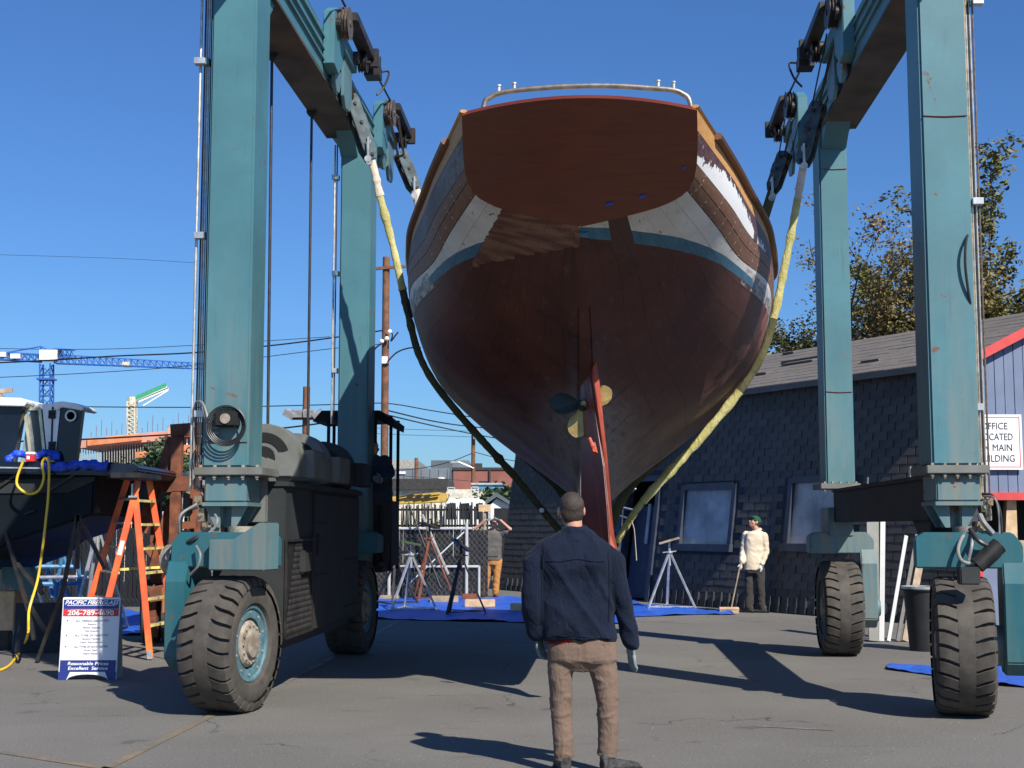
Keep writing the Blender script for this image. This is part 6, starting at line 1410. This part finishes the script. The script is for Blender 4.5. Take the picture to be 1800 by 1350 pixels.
m = mb(); m.bar(q_(233, 850, NA + .1), q_(232, 872, NA + .1), .02, .02); m.bar(q_(226, 873, NA + .1), q_(242, 873, NA + .1), .02, .02); put('spreader', m, 'galv', ld)
# rusty steel trestle / shore frame
tt = thing('steel_trestle', 'rusty brown steel trestle of thick beams behind the ladder and hoist leg', 'steel frame', (W(305, 1000, 18.5).x, 18.5, 0)); o = Vector(tt.location)
for a, b, w_, h_, Y in (((302, 757), (356, 753), .16, .16, 18.4), ((313, 762), (310, 845), .14, .12, 18.4), ((306, 770), (250, 935), .15, .12, 18.5), ((302, 850), (352, 850), .2, .14, 18.4), ((310, 860), (307, 1000), .14, .12, 18.4), ((345, 858), (345, 1000), .14, .12, 18.8), ((276, 852), (273, 1060), .13, .12, 18.9), ((300, 890), (272, 1000), .13, .1, 18.6), ((262, 960), (322, 1040), .13, .12, 18.7), ((264, 1045), (325, 1035), .2, .16, 18.5), ((268, 1120), (268, 1040), .12, .12, 18.6), ((316, 1095), (312, 1010), .16, .12, 18.7), ((300, 925), (345, 922), .1, .1, 18.6)):
    put('beam', mb().bar(W(*a, Y) - o, W(*b, Y) - o, w_, h_, (0, 1, 0)), 'rust', tt)
put('end_cap', mb().box(*(lambda p: (p.x - .06, p.x + .06, -.2, -.1, p.z - .09, p.z + .09))(W(297, 853, 18.4) - o)), 'rust', tt)
for x, lb in ((268, 'black rubber trailer wheel under the rusty trestle'), (302, 'second small black wheel nearer the hoist leg')):
    p = W(x, 1078, 19); tag(put('rubber_wheel', mb().lathe((0, 0, .42), (1, .15, 0), [(-.12, .2), (-.13, .36), (-.1, .42), (.1, .42), (.13, .36), (.12, .2)], 24), 'tyre', smooth=True, loc=(p.x, 19, 0)), lb, 'wheel')
p = W(310, 1035, 17.8); o_ = tag(put('orange_machine_block', mb().box(-.16, .1, -.1, .3, .45, .80), 'orangesteel' if 'orangesteel' in M else 'rust', loc=(p.x, 17.8, 0), bevel=.02), 'yellow-orange steel block low behind the front left wheel', 'block')
m = mb(); m.cyl((0, .1, 0), (0, .1, .5), .07, 10); put('leg', m, 'dark_steel', o_)
# blue tube rack
br = thing('tube_rack', 'blue painted tube rack standing in front of the fence under the dark boat', 'rack', (W(95, 1000, 22).x, 22, 0)); o = Vector(br.location)
for a, b in (((52, 905), (58, 1060)), ((70, 900), (92, 1050)), ((88, 905), (118, 1000)), ((128, 905), (122, 1000)), ((132, 905), (142, 1060)), ((110, 915), (80, 1020)), ((58, 965), (140, 965)), ((62, 996), (138, 996)), ((60, 1027), (140, 1025)), ((100, 1010), (128, 1060)), ((118, 920), (97, 1050))):
    put('tube', mb().cyl(W(*a, 22) - o, W(*b, 22.3) - o, .035, 8), 'bluesteel', br)
put('rail', mb().cyl(W(18, 1016, 21.8) - o, W(156, 1014, 21.8) - o, .03, 8), 'galv', br)
for x, Y, hpx, lb, r_ in ((118, 16.0, 905, 'dark steel shore leg under the stern of the dark boat', .03),):
    pass
def shore(lb, segs, Y):
    c = W(*segs[0][0], Y); c.z = 0; m = None; t = thing('boat_shore', lb, 'boat stand', c)
    for a, b in segs:
        e = W(*b, Y); e = Vector((e.x, e.y, max(e.z, .02))); put('leg', mb().bar(W(*a, Y) - c, e - c, .05, .04), 'dark_steel', t)
shore('dark tripod shore under the stern corner of the powerboat', [((137, 905), (110, 1040)), ((137, 905), (185, 1000)), ((110, 1040), (66, 1162)), ((138, 905), (136, 1000))], 16.0)
shore('dark crossed shore legs at the far left under the powerboat', [((10, 935), (52, 1080)), ((30, 990), (75, 1045)), ((52, 1080), (60, 1125)), ((50, 1060), (80, 1110))], 16.4)
put_ = W(70, 1070, 17.5); o_ = tag(put('plywood_sheet', mb().box(-.35, .22, -.02, .05, 0, .62), 'shingle_back', loc=(W(75, 1100, 17.3).x, 17.3, 0)), 'dark plywood panel leaning behind the sandwich board', 'panel'); o_.rotation_euler = (R(-10), 0, R(8))
jackstand('jack_stand', 'steel jack stand with rusty top plate behind the orange ladder', (W(170, 1000, 21).x, 21, 0), 1.9, .5, 'galv', 'rust', .4, .15)
jackstand('jack_stand', 'jack stand with flat red-brown wooden pad under the dark boat', (W(52, 1000, 20).x, 20, 0), 1.25, .4, 'galv', 'rust', .1, -.1)
m = mb(); m.box(-.45, .2, 0, .3, 0, .55); o_ = tag(put('cardboard_box', mb().box(-.4, .18, 0, .3, .25, .75), 'cutwood', loc=(W(0, 1070, 17.6).x, 17.6, 0), bevel=.01), 'brown box at the far left edge under the powerboat', 'box'); put('leg', mb().box(-.3, .1, .05, .2, 0, .25), 'dark_steel', o_)
# fence on the left with dark slats and a jumble of pickets
fc = thing('slatted_fence', 'dark privacy-slat fence with coloured pickets above it behind the ladder', 'fence', (W(160, 1000, 27).x, 27, 0)); o = Vector(fc.location)
m = mb(); x = W(-40, 1000, 27).x
while x < W(352, 1000, 27).x: m.box(x - o.x, x - o.x + .07, 0, .012, .05, W(0, 930, 27).z + .02 * math.sin(x * 9)); x += .085
put('privacy_slat', m, 'blackpaint', fc, kind='stuff')
m = mb(); x = W(-40, 1000, 27).x; zt = W(0, 930, 27).z
while x < W(352, 1000, 27).x:
    m.bar((x - o.x, -.02, .05), (x - o.x + .9, -.02, zt), .005); m.bar((x - o.x + .9, -.02, .05), (x - o.x, -.02, zt), .005); x += .085
put('wire_mesh', m, 'cabinet', fc, kind='stuff')
rr = random.Random(8); ms = [mb() for _ in range(5)]
for i in range(110):
    px = -20 + i * 3.3 + rr.uniform(-1.2, 1.2); a = W(px, 940, 28); b = W(px + rr.uniform(-4, 4), rr.uniform(898, 915), 28); ms[i * 7 % 5].bar(Vector((a.x, a.y, .1)) - o, b - o, .05, .03, (0, 1, 0))
for k, mt in enumerate(('blackpaint', 'signwhite', 'rust', 'bluesteel', 'leaf_dark')): put('picket', ms[k], mt, fc, kind='stuff')

# ------------------------------------------------------------------ people
def fuse(m, vox=.012, it=4, wr=None):
    me = m.mesh('fuse'); o = bpy.data.objects.new('fuse', me); COL.objects.link(o)
    r = o.modifiers.new('r', 'REMESH'); r.mode = 'VOXEL'; r.voxel_size = vox; r.use_smooth_shade = True
    s_ = o.modifiers.new('s', 'SMOOTH'); s_.iterations = it; s_.factor = .5
    dg = bpy.context.evaluated_depsgraph_get(); out = bpy.data.meshes.new_from_object(o.evaluated_get(dg)); bpy.data.objects.remove(o)
    if wr:
        ns = [v.normal.copy() for v in out.vertices]
        for v, n in zip(out.vertices, ns): v.co += n * wr(v.co)
    return out
def rings(m, L, n=20, e=2.4):       # horizontal superellipse rings (cx, cy, cz, rx, ry)
    o = len(m.v)
    for cx, cy, cz, rx, ry in L:
        for k in range(n):
            a = 2 * math.pi * k / n; c, s_ = math.cos(a), math.sin(a)
            m.v.append((cx + rx * math.copysign(abs(c) ** (2 / e), c), cy + ry * math.copysign(abs(s_) ** (2 / e), s_), cz))
    for i in range(len(L) - 1):
        for k in range(n): q = (k + 1) % n; m.f.append((o + i * n + k, o + i * n + q, o + (i + 1) * n + q, o + (i + 1) * n + k))
    m.f.append(tuple(o + k for k in reversed(range(n)))); b = o + (len(L) - 1) * n; m.f.append(tuple(b + k for k in range(n)))
def limb(m, P, r, n=12): P = [Vector(p) for p in P]; m.tube(P, r, n); [m.ball(p, q * .98 if not isinstance(q, tuple) else min(q)) for p, q in zip(P, r)]
def hand(m, w, d, side, k=1.0, curl=.5, fat=1.0):
    # w wrist point, d finger direction, side = towards the thumb; palm normal = d x side
    d = Vector(d).normalized(); side = Vector(side); side = (side - d * side.dot(d)).normalized(); nn_ = d.cross(side); w = Vector(w)
    m.tube([w - d * .02, w + d * .03 * k, w + d * .085 * k], [(.026 * k, .019 * k), (.037 * k, .017 * k), (.040 * k, .015 * k)], 12)
    m.v[-36:] = [tuple(w + d * (Vector(v) - w).dot(d) + side * (((Vector(v) - w - d * (Vector(v) - w).dot(d)).length) * math.cos(a)) + nn_ * ((.42 if True else 1) * (Vector(v) - w - d * (Vector(v) - w).dot(d)).length * math.sin(a))) for v, a in zip(m.v[-36:], [2 * math.pi * (i % 12) / 12 for i in range(36)])]
    for j, (off_, L) in enumerate(((.029, .068), (.010, .078), (-.009, .072), (-.028, .056))):
        p = w + d * .082 * k + side * off_ * k; q = d.copy(); pts = [p - d * .02 * k]; pts.append(p)
        for s_ in range(3): 
            q = (q + nn_ * curl * (.45 + .12 * s_)).normalized(); pts.append(pts[-1] + q * L * k * (.42, .32, .26)[s_])
        m.tube(pts, [.0095 * k * fat] * 2 + [.0092 * k * fat, .0085 * k * fat, .007 * k * fat], 8)
    p = w + d * .028 * k + side * .03 * k; q = (d * .6 + side * .75 + nn_ * .25).normalized(); pts = [p - side * .015 * k, p + q * .032 * k]; q = (d * .85 + side * .3 + nn_ * .35).normalized(); pts += [pts[-1] + q * .03 * k, pts[-1] + q * .052 * k]; m.tube(pts, [.013 * k * fat, .0118 * k * fat, .0108 * k * fat, .008 * k * fat], 8)
def head(m, c, fwd, up, s=1.0):
    f = Vector(fwd).normalized(); u = Vector(up); u = (u - f * u.dot(f)).normalized(); r_ = f.cross(u); c = Vector(c)
    A = Matrix((r_, f, u)).transposed().to_4x4(); A.translation = c; i0 = len(m.v)
    m.ball((0, -.012, .03), (.077 * s, .097 * s, .090 * s), 20, 14); m.ball((0, .018, -.025), (.064 * s, .074 * s, .082 * s), 18, 12)
    m.ball((0, .045, -.075), (.036 * s, .036 * s, .032 * s), 12, 8); m.ball((0, .075, .022), (.05 * s, .018 * s, .014 * s), 12, 6)   # chin, brow
    m.tube([(0, .082, .012), (0, .100, -.018), (0, .106, -.028), (0, .088, -.036)], [.008 * s, .012 * s, .014 * s, .008 * s], 8)    # nose
    m.tube([(-.024, .078, -.056), (0, .087, -.055), (.024, .078, -.056)], [.005 * s, .0075 * s, .005 * s], 6); m.tube([(-.022, .074, -.066), (0, .083, -.067), (.022, .074, -.066)], [.005 * s, .0075 * s, .005 * s], 6)
    for sd in (-1, 1):
        m.ball((sd * .083 * s, -.006, -.004), (.012, .02, .033), 10, 8); m.ball((sd * .05 * s, .055, -.03), (.022, .022, .026), 10, 6)
    m.xf(A, i0); return A
def finish_head(par, A, hairmat, shades=False, s=1.0):
    m = mb()
    for sd in (-1, 1): m.ball((sd * .029 * s, .083 * s, .004), (.0105, .006, .006), 8, 6)
    m.xf(A); put('eye', m, 'ink', par)
    if shades:
        m = mb(); m.box(-.066, .066, .088, .097, -.010, .018); m.box(-.07, -.064, .0, .09, .006, .014); m.box(.064, .07, .0, .09, .006, .014); m.xf(A); put('sunglasses', m, 'blackpaint', par, bevel=.003)
def offs(P, o): return [Vector(p) - o for p in P]
# --- man in front, seen from behind
YM = 8.97; mo = Vector((W(1028, 1300, YM).x, YM, 0))
def pm(x, y, d=0.0): return W(x, y, YM + d) - mo
m = mb()
A = head(m, pm(1004, 898, .02), Vector((-.10, 1, .10)), Vector((0, -.08, 1)), 1.0)
m.tube([pm(1007, 912, -.01), pm(1009, 935, -.01), pm(1010, 960, -.0)], [.058, .06, .06], 14)
rings(m, [(pm(1012, 0).x, 0, z, rx, ry) for z, rx, ry in ((.84, .15, .10), (.95, .155, .105), (1.05, .15, .1), (1.2, .165, .105), (1.35, .18, .11), (1.44, .16, .095), (1.5, .09, .07))])
limb(m, [pm(960, 978), pm(938, 1045, -.03), pm(944, 1106, .02)], [.05, .04, .028]); limb(m, [pm(1062, 980), pm(1096, 1062, -.02), pm(1109, 1128, .03)], [.05, .04, .028])
limb(m, [pm(985, 1150), pm(987, 1240, .02), pm(991, 1325, -.01)], [.07, .05, .038]); limb(m, [pm(1052, 1155), pm(1069, 1238, -.01), pm(1068, 1318, .0)], [.07, .05, .038])
hand(m, pm(1110, 1133, .03), (.02, .10, -1), (-.35, .9, 0), 1.0, .28); hand(m, pm(945, 1112, .03), (.12, .25, -1), (.4, .9, 0), 1.0, .3)
man = put('person', fuse(m, .0075, 3), 'skin', loc=mo); tag(man, 'man seen from behind in navy jacket, tan trousers and gloves watching the yacht', 'person')
finish_head(man, A, 'hair')
m = mb(); i0 = 0; m.ball((0, -.018, .036), (.083, .101, .092), 24, 16); m.ball((0, -.048, -.005), (.0765, .062, .088), 20, 14); m.ball((0, -.05, -.0), (.074, .05, .05), 18, 12); m.xf(A)
put('hair', fuse(m, .006, 9, lambda c: .0015 * noise.noise(c * 90)), 'hair', man)
def wj(c):
    a = noise.noise(Vector((c.x * 5 + c.z * 3.5, c.y * 4, c.z * 2.2))); b = noise.noise(Vector((c.x * 14 - c.z * 7, c.y * 9, c.z * 5 + 7))); e_ = noise.noise(Vector((c.x * 2.2 - c.z * 1.6 + 3, c.y * 3, c.z * 1.3))); h = .015 * max(0, 1 - abs(a) * 3.2) + .020 * max(0, 1 - abs(e_) * 4.5) + .005 * b
    if c.z < 1.0: h += .006 * math.sin(c.x * 34 + 1.2) * (1.0 - c.z) / .15 * .5
    return h - .004
m = mb(); X = lambda x: pm(x, 1000).x; Z = lambda y: pm(1000, y).z
def ring(xl, xr, y, ry, dy=0.0): return ((X(xl) + X(xr)) / 2, dy, Z(y), (X(xr) - X(xl)) / 2, ry)
rings(m, [ring(955, 1081, 1123, .135), ring(952, 1079, 1105, .14), ring(950, 1078, 1060, .135), ring(948, 1077, 1020, .13), ring(946, 1077, 990, .13, -.01), ring(948, 1074, 972, .12, -.01), ring(955, 1066, 956, .105, -.01), ring(970, 1048, 944, .085, -.01), ring(983, 1036, 934, .068, -.01)], 28, 2.6)
limb(m, [pm(958, 968, -.01), pm(944, 990, -.015), pm(937, 1045, -.04), pm(939, 1085, -.01), pm(944, 1108, .01)], [.055, .068, .062, .06, .058]); limb(m, [pm(1060, 968, -.01), pm(1073, 988, -.01), pm(1096, 1055, -.03), pm(1104, 1100, 0), pm(1109, 1130, .02)], [.055, .072, .062, .056, .052])
m.tube([pm(1009, 950, -.015), pm(1009, 938, -.015), pm(1009, 927, -.015)], [.10, .084, .076], 20); m.ball(pm(1009, 945, -.04), (.09, .06, .03), 16, 8)
jk = put('jacket', fuse(m, .010, 3, wj), 'jacket', man)
m = mb(); P = []
for k in range(33):
    a = 2 * math.pi * k / 32; P.append(Vector((pm(1009, 0).x + .073 * math.cos(a), -.012 + .068 * math.sin(a), Z(931) + .014 * math.sin(a) - .012 * abs(math.cos(a)))))
m.tube(P, [(.012, .026)] * 33, 8, cap=False); put('collar', m, 'jacket', jk, smooth=True)
m = mb(); P = [Vector((c_[0] + (c_[3] + .003) * math.cos(a), (c_[4] + .003) * math.sin(a), c_[2])) for c_ in [ring(955, 1080, 1118, .137)] for a in [2 * math.pi * k / 40 for k in range(41)]]
m.tube(P, [(.005, .010)] * 41, 6, cap=False); put('hem', m, 'jacket', jk, smooth=True)
def seam(pts):
    Q = []
    for x, y in pts:
        p = pm(x, y); c_ = [v.co for v in jk.data.vertices if v.normal.y < -.1 and (v.co.x - p.x) ** 2 + (v.co.z - p.z) ** 2 < .0004]
        if c_: q = min(c_, key=lambda c: c.y); Q.append(Vector((p.x, q.y - .0005, p.z)))
    if len(Q) > 2: put('jacket_seam', mb().tube(Q, .0022, 5), 'jacket', jk, smooth=True)
seam([(960 + i * 5.6, 984 + 2 * math.sin(i * .5)) for i in range(19)])
seam([(956 - 3 * math.sin(i / 12 * 3), 968 + i * 10) for i in range(13)]); seam([(1068 + 2 * math.sin(i / 12 * 3), 970 + i * 10) for i in range(13)]); seam([(960 + i * 5, 1112 + i * .35) for i in range(24)])
m = mb(); rings(m, [ring(959, 1072, 1131, .118), ring(958, 1074, 1110, .12)], 24); put('shirt', m, 'red_shirt', man, smooth=True, label='red shirt tail below the jacket')
def wt(c):
    z = c.z; a = noise.noise(Vector((c.x * 7, c.y * 7, z * 16))); kn = math.exp(-((z - .44) / .13) ** 2) + math.exp(-((z - .08) / .09) ** 2) * 1.3 + .35
    b = noise.noise(Vector((c.x * 4 + c.z * 9, c.y * 5, c.z * 26 + 3))); g_ = noise.noise(Vector((c.x * 9 + z * 5, c.y * 8, z * 7))); return .0075 * kn * (max(0, 1 - abs(a) * 4) * (.15 + abs(b) * 2.2)) + .004 * g_ - .002
m = mb()
rings(m, [ring(960, 1083, 1118, .118), ring(960, 1084, 1140, .125), ring(962, 1086, 1160, .12), ring(985, 1062, 1180, .06)][::-1], 26, 2.6)
limb(m, [pm(986, 1155), pm(985, 1195, .01), pm(987, 1240, .02), pm(989, 1285, .0), pm(991, 1328, -.01)], [.09, .081, .072, .069, .065], 16); limb(m, [pm(1057, 1155), pm(1064, 1195, 0), pm(1069, 1238, -.01), pm(1069, 1285, 0), pm(1068, 1321, .0)], [.096, .088, .073, .069, .066], 16)
tz = put('trousers', fuse(m, .009, 3, wt), 'brown_trouser', man)
def shoe(par, c, ang, mat='blackpaint', sole='cabinet', k=1.0, z=0):
    i = mb(); i.tube([(0, -.085 * k, .055), (0, -.04 * k, .052), (0, .06 * k, .042), (0, .14 * k, .034), (0, .185 * k, .028)], [(.036 * k, .048 * k), (.042 * k, .046), (.049 * k, .036), (.047 * k, .028), (.03 * k, .018)], 14); i.ball((0, -.045 * k, .095), (.042 * k, .052 * k, .05), 12, 8)
    mx = Matrix.Translation((c[0], c[1], z)) @ Matrix.Rotation(ang, 4, 'Z'); i.xf(mx); u_ = put('shoe', fuse(i, .008, 2), mat, par)
    s_ = mb(); s_.prism([(.035 * k, -.13 * k), (.04 * k, -.05 * k), (.053 * k, .07 * k), (.045 * k, .16 * k), (.02 * k, .205 * k), (-.02 * k, .205 * k), (-.045 * k, .16 * k), (-.053 * k, .07 * k), (-.04 * k, -.05 * k), (-.035 * k, -.13 * k)], .001, .024, lambda p, q, t: Vector((p, q, t))); s_.xf(mx); put('sole', s_, sole, u_, bevel=.004)
    return u_
M['trail_shoe'] = plain('grey_black_trail_shoe', (.035, .035, .033), .8, 0, .5, 40, .6, 120, (.12, .12, .11), .5)
shoe(man, (pm(991, 1330).x, .02), R(8), 'trail_shoe', 'blackpaint', 1.0); shoe(man, (pm(1070, 1330).x + .03, .0), R(-62), 'trail_shoe', 'cabinet', 1.03)
for nm, (w_, d_, s__) in (('r', (pm(1110, 1131, .03), (.02, .10, -1), (-.35, .9, 0))), ('l', (pm(945, 1110, .03), (.12, .25, -1), (.4, .9, 0)))):
    m = mb(); hand(m, w_, d_, s__, 1.22, .34, 1.2); put('glove', fuse(m, .0055, 1), 'glove_dark', man)
# --- generic smaller figures placed by survey
def figure(label, YP_, org, P, mats, headf, headu, vox=.013, extra=None, curlL=.4, curlR=.4, shades=False, handd=None, legs=True, nm='person'):
    ko = Vector((W(org, 1000, YP_).x, YP_, 0)); F = lambda q: W(q[0], q[1], YP_ + (q[2] if len(q) > 2 else 0)) - ko
    J = {k: F(v) for k, v in P.items()}; m = mb()
    if P.get('zf') is not None: pass
    A = head(m, J['head'], headf, headu, .98); m.tube([J['head'] - Vector((0, 0, .05)), J['neck'], J['neck'] - Vector((0, 0, .05))], [.055, .058, .08], 12)
    c = J['chest']; h = J['hips']
    rings(m, [(h.x, h.y, h.z - .1, .15, .1), (h.x, h.y, h.z + .05, .155, .105), ((h.x + c.x) / 2, (h.y + c.y) / 2, (h.z + c.z) / 2, .15, .1), (c.x, c.y, c.z, .175, .115), (c.x, c.y, c.z + .11, .16, .1), (J['neck'].x, J['neck'].y, J['neck'].z - .02, .075, .065)])
    for s_ in 'LR':
        limb(m, [J['sh' + s_], J['el' + s_], J['wr' + s_]], [.055, .042, .030]); 
        if legs: limb(m, [J['hp' + s_], J['kn' + s_], J['an' + s_]], [.08, .055, .04])
    hd = handd or {}
    for s_ in 'LR': d_, sd_ = hd.get(s_, ((0, 0, -1), (0, -1, 0))); hand(m, J['wr' + s_], d_, sd_, .95, curlL if s_ == 'L' else curlR)
    pe = put(nm, fuse(m, vox * .75, 2), mats['skin'], loc=ko); tag(pe, label, 'person'); finish_head(pe, A, None, shades)
    m = mb(); m.ball((0, -.018, .036), (.083, .101, .092), 18, 12); m.ball((0, -.055, -.02), (.070, .052, .07), 14, 10); m.xf(A); put('hair', fuse(m, .009, 1, lambda c: .002 * noise.noise(c * 70)), 'hair', pe)
    w1_ = lambda c: .009 * (1 - 2.4 * abs(noise.noise(Vector((c.x * 7 + c.z * 3, c.y * 6, c.z * 7)))))
    m = mb(); rx = mats.get('rx', .2); lo = mats.get('hem', .02)
    rings(m, [(h.x, h.y, h.z - lo, rx * .92, .135), (h.x, h.y, h.z + .08, rx * .9, .135), ((h.x + c.x) / 2, (h.y + c.y) / 2, (h.z + c.z) / 2, rx * .94, .13), (c.x, c.y, c.z, rx, .135), (c.x, c.y, c.z + .10, rx * .93, .12), (c.x, c.y, c.z + .15, rx * .6, .09), (J['neck'].x, J['neck'].y, J['neck'].z - .03, .075, .07)], 24)
    sl_ = mats.get('sleeve', 1.0)
    for s_ in 'LR':
        a, b, c2 = J['sh' + s_], J['el' + s_], J['wr' + s_]
        if sl_ >= 1: limb(m, [a, b, b.lerp(c2, .9)], [.075, .062, .05])
        else: limb(m, [a, a.lerp(b, sl_)], [.078, .072])
    tp = put(mats.get('topname', 'shirt'), fuse(m, vox, 1, w1_), mats['top'], pe)
    nk = J['neck']; fh = Vector((headf.x, headf.y, 0)).normalized(); sh_ = Vector((fh.y, -fh.x, 0)); cp_ = [nk + fh * (.075 * math.cos(a)) + sh_ * (.08 * math.sin(a)) + Vector((0, 0, .012 - .03 * math.cos(a))) for a in [2 * math.pi * k / 20 for k in range(21)]]
    put('collar', mb().tube(cp_, [(.012, .026)] * 21, 8, cap=False), mats['top'], tp, smooth=True)
    if mats['top'] == 'cream_shirt':
        m = mb(); m.bar(c + fh * .142 + Vector((0, 0, .1)), h + fh * .142 + Vector((0, 0, -.02)), .035, .008, fh); put('button_placket', m, 'lumber', tp)
    if legs:
        m = mb(); rings(m, [(h.x, h.y, h.z - .16, .16, .11), (h.x, h.y, h.z - .05, .172, .125), (h.x, h.y, h.z + .06, .165, .12)], 22)
        for s_ in 'LR': limb(m, [J['hp' + s_], J['hp' + s_].lerp(J['kn' + s_], .5), J['kn' + s_], J['an' + s_] + Vector((0, 0, .0))], [.098, .088, .074, .07], 14)
        put('trousers', fuse(m, vox, 2, w1_), mats['legs'], pe)
        for s_, an in zip('LR', mats.get('feet', (0, 0))): shoe(pe, (J['an' + s_].x, J['an' + s_].y), an, mats.get('shoe', 'trail_shoe'), 'blackpaint', 1.0)
    for s_ in 'LR':
        d_, sd_ = hd.get(s_, ((0, 0, -1), (0, -1, 0))); m = mb(); hand(m, J['wr' + s_], d_, sd_, 1.0, curlL if s_ == 'L' else curlR, 1.3); put('glove', fuse(m, .008, 1), mats['glove'], pe)
    if extra: extra(pe, A, J)
    return pe, J, ko
def cap_(pe, A, J):
    m = mb(); m.ball((0, -.015, .045), (.088, .108, .085), 20, 12); m.xf(A); c_ = put('cap', fuse(m, .008, 2), 'green_cap', pe)
    m = mb(); m.prism([(-.075, .07), (.075, .07), (.06, .16), (0, .185), (-.06, .16)], .052, .062, lambda p, q, t: Vector((p, q, t - (q - .07) * .12))); m.xf(A); put('visor', m, 'green_cap', c_, bevel=.003)
# man in cream shirt with a broom, looking up to the left
Pw = dict(head=(1326, 918), neck=(1330, 933), chest=(1328, 948), hips=(1325, 992), shR=(1312, 940, .06), elR=(1307, 968, .05), wrR=(1304, 990, -.1), shL=(1343, 943, -.06), elL=(1346, 970, -.05), wrL=(1339, 992, -.12), hpR=(1318, 1000, .05), knR=(1317, 1034, .02), anR=(1316, 1066, .02), hpL=(1335, 1000, -.05), knL=(1337, 1034, -.06), anL=(1339, 1067, -.04))
pw_, Jw, kw = figure('man in cream shirt and green cap holding a broom, looking up beside the dark wall', 25.25, 1327, Pw, dict(skin='skin2', top='cream_shirt', legs='charcoal', glove='glove', rx=.19, hem=.10, feet=(R(60), R(50))), Vector((-.8, -.35, .42)), Vector((.3, .1, 1)), shades=True, handd={'R': ((-.25, -.1, -1), (-.6, -.7, 0)), 'L': ((0, -.2, -1), (-.8, -.5, 0))}, extra=cap_, curlL=.6, curlR=.9)
brm = thing('push_broom', 'push broom with tan bristle head held by the man in the cream shirt', 'broom', Vector((W(1284, 1000, 25.1).x, 25.1, 0))); o = Vector(brm.location)
hnd = Jw['wrR'] + kw + Vector((-.04, -.04, -.05)); put('handle', mb().cyl(Vector((0, 0, .08)), (hnd - o) * 1.12, .014, 8), 'lumber', brm); put('broom_head', mb().box(-.22, .14, -.05, .05, .06, .11), 'cutwood', brm, bevel=.01); put('bristles', mb().box(-.215, .135, -.045, .045, .0, .06), 'lumber', brm)
# man in grey hooded top, both hands shading his eyes
Ph = dict(head=(868, 921, -.03), neck=(868, 932), chest=(866, 945), hips=(866, 980), shR=(850, 939), elR=(835, 929, -.12), wrR=(853, 915, -.2), shL=(882, 939), elL=(897, 930, -.12), wrL=(880, 915, -.2), hpR=(857, 985), knR=(856, 1015), anR=(851, 1042), hpL=(875, 985), knL=(873, 1015), anL=(871, 1042))
def hood(pe, A, J):
    m = mb(); m.tube(smoothpath([J['neck'] + Vector((-.09, -.03, -.03)), J['neck'] + Vector((-.1, .06, .0)), J['neck'] + Vector((0, .11, .01)), J['neck'] + Vector((.1, .06, 0)), J['neck'] + Vector((.09, -.03, -.03))], 16), [.035] * 17, 8); put('hood', m, 'grey_hoodie', pe, smooth=True)
    h = J['hips']; m = mb(); m.box(h.x - .13, h.x + .13, h.y - .155, h.y - .13, h.z + .02, h.z + .17); put('pouch_pocket', m, 'grey_hoodie', pe, bevel=.01)
figure('man in grey hooded top and brown work trousers with both hands raised to his brow', 30.9, 866, Ph, dict(skin='skin2', top='grey_hoodie', legs='duck', glove='glove_dark', rx=.215, hem=.06, sleeve=.45, feet=(R(195), R(165)), shoe='rust', topname='hooded_top'), Vector((.15, -1, .25)), Vector((0, .2, 1)), handd={'R': ((.85, -.1, .35), (0, -1, -.2)), 'L': ((-.85, -.1, .35), (0, -1, -.2))}, extra=hood, curlL=.2, curlR=.2)
# hoist operator in the shade on the platform
Po = dict(head=(654, 787), neck=(656, 803), chest=(661, 822), hips=(664, 870), shR=(650, 808, .0), elR=(652, 838, -.15), wrR=(660, 845, -.3), shL=(676, 810, .05), elL=(686, 832, -.05), wrL=(672, 842, -.28), hpR=(658, 880), knR=(656, 905, -.05), anR=(655, 935), hpL=(670, 880), knL=(671, 905, -.03), anL=(670, 935))
pe, J, ko = figure('hoist operator in dark work clothes standing in the shaded cab on the left', 17.75, 662, Po, dict(skin='skin', top='denim', legs='charcoal', glove='glove_dark', rx=.21, hem=.08), Vector((.75, -.6, .15)), Vector((0, 0, 1)), handd={'R': ((.7, -.6, 0), (0, 0, 1)), 'L': ((-.6, -.7, 0), (0, 0, 1))}, legs=False)
h = J['hips']; zf = 1.065; m = mb(); rings(m, [(h.x, h.y, h.z - .14, .16, .12), (h.x, h.y, h.z + .04, .17, .125)], 20)
for sd in (-1, 1): limb(m, [(h.x + sd * .09, h.y, h.z - .06), (h.x + sd * .1, h.y - .04, (h.z + zf) / 2 + .05), (h.x + sd * .1, h.y, zf + .09)], [.095, .078, .07], 12)
put('trousers', fuse(m, .013, 2), 'charcoal', pe)
for sd in (-1, 1): shoe(pe, (h.x + sd * .1, h.y), R(160), 'trail_shoe', 'blackpaint', 1.0, zf)
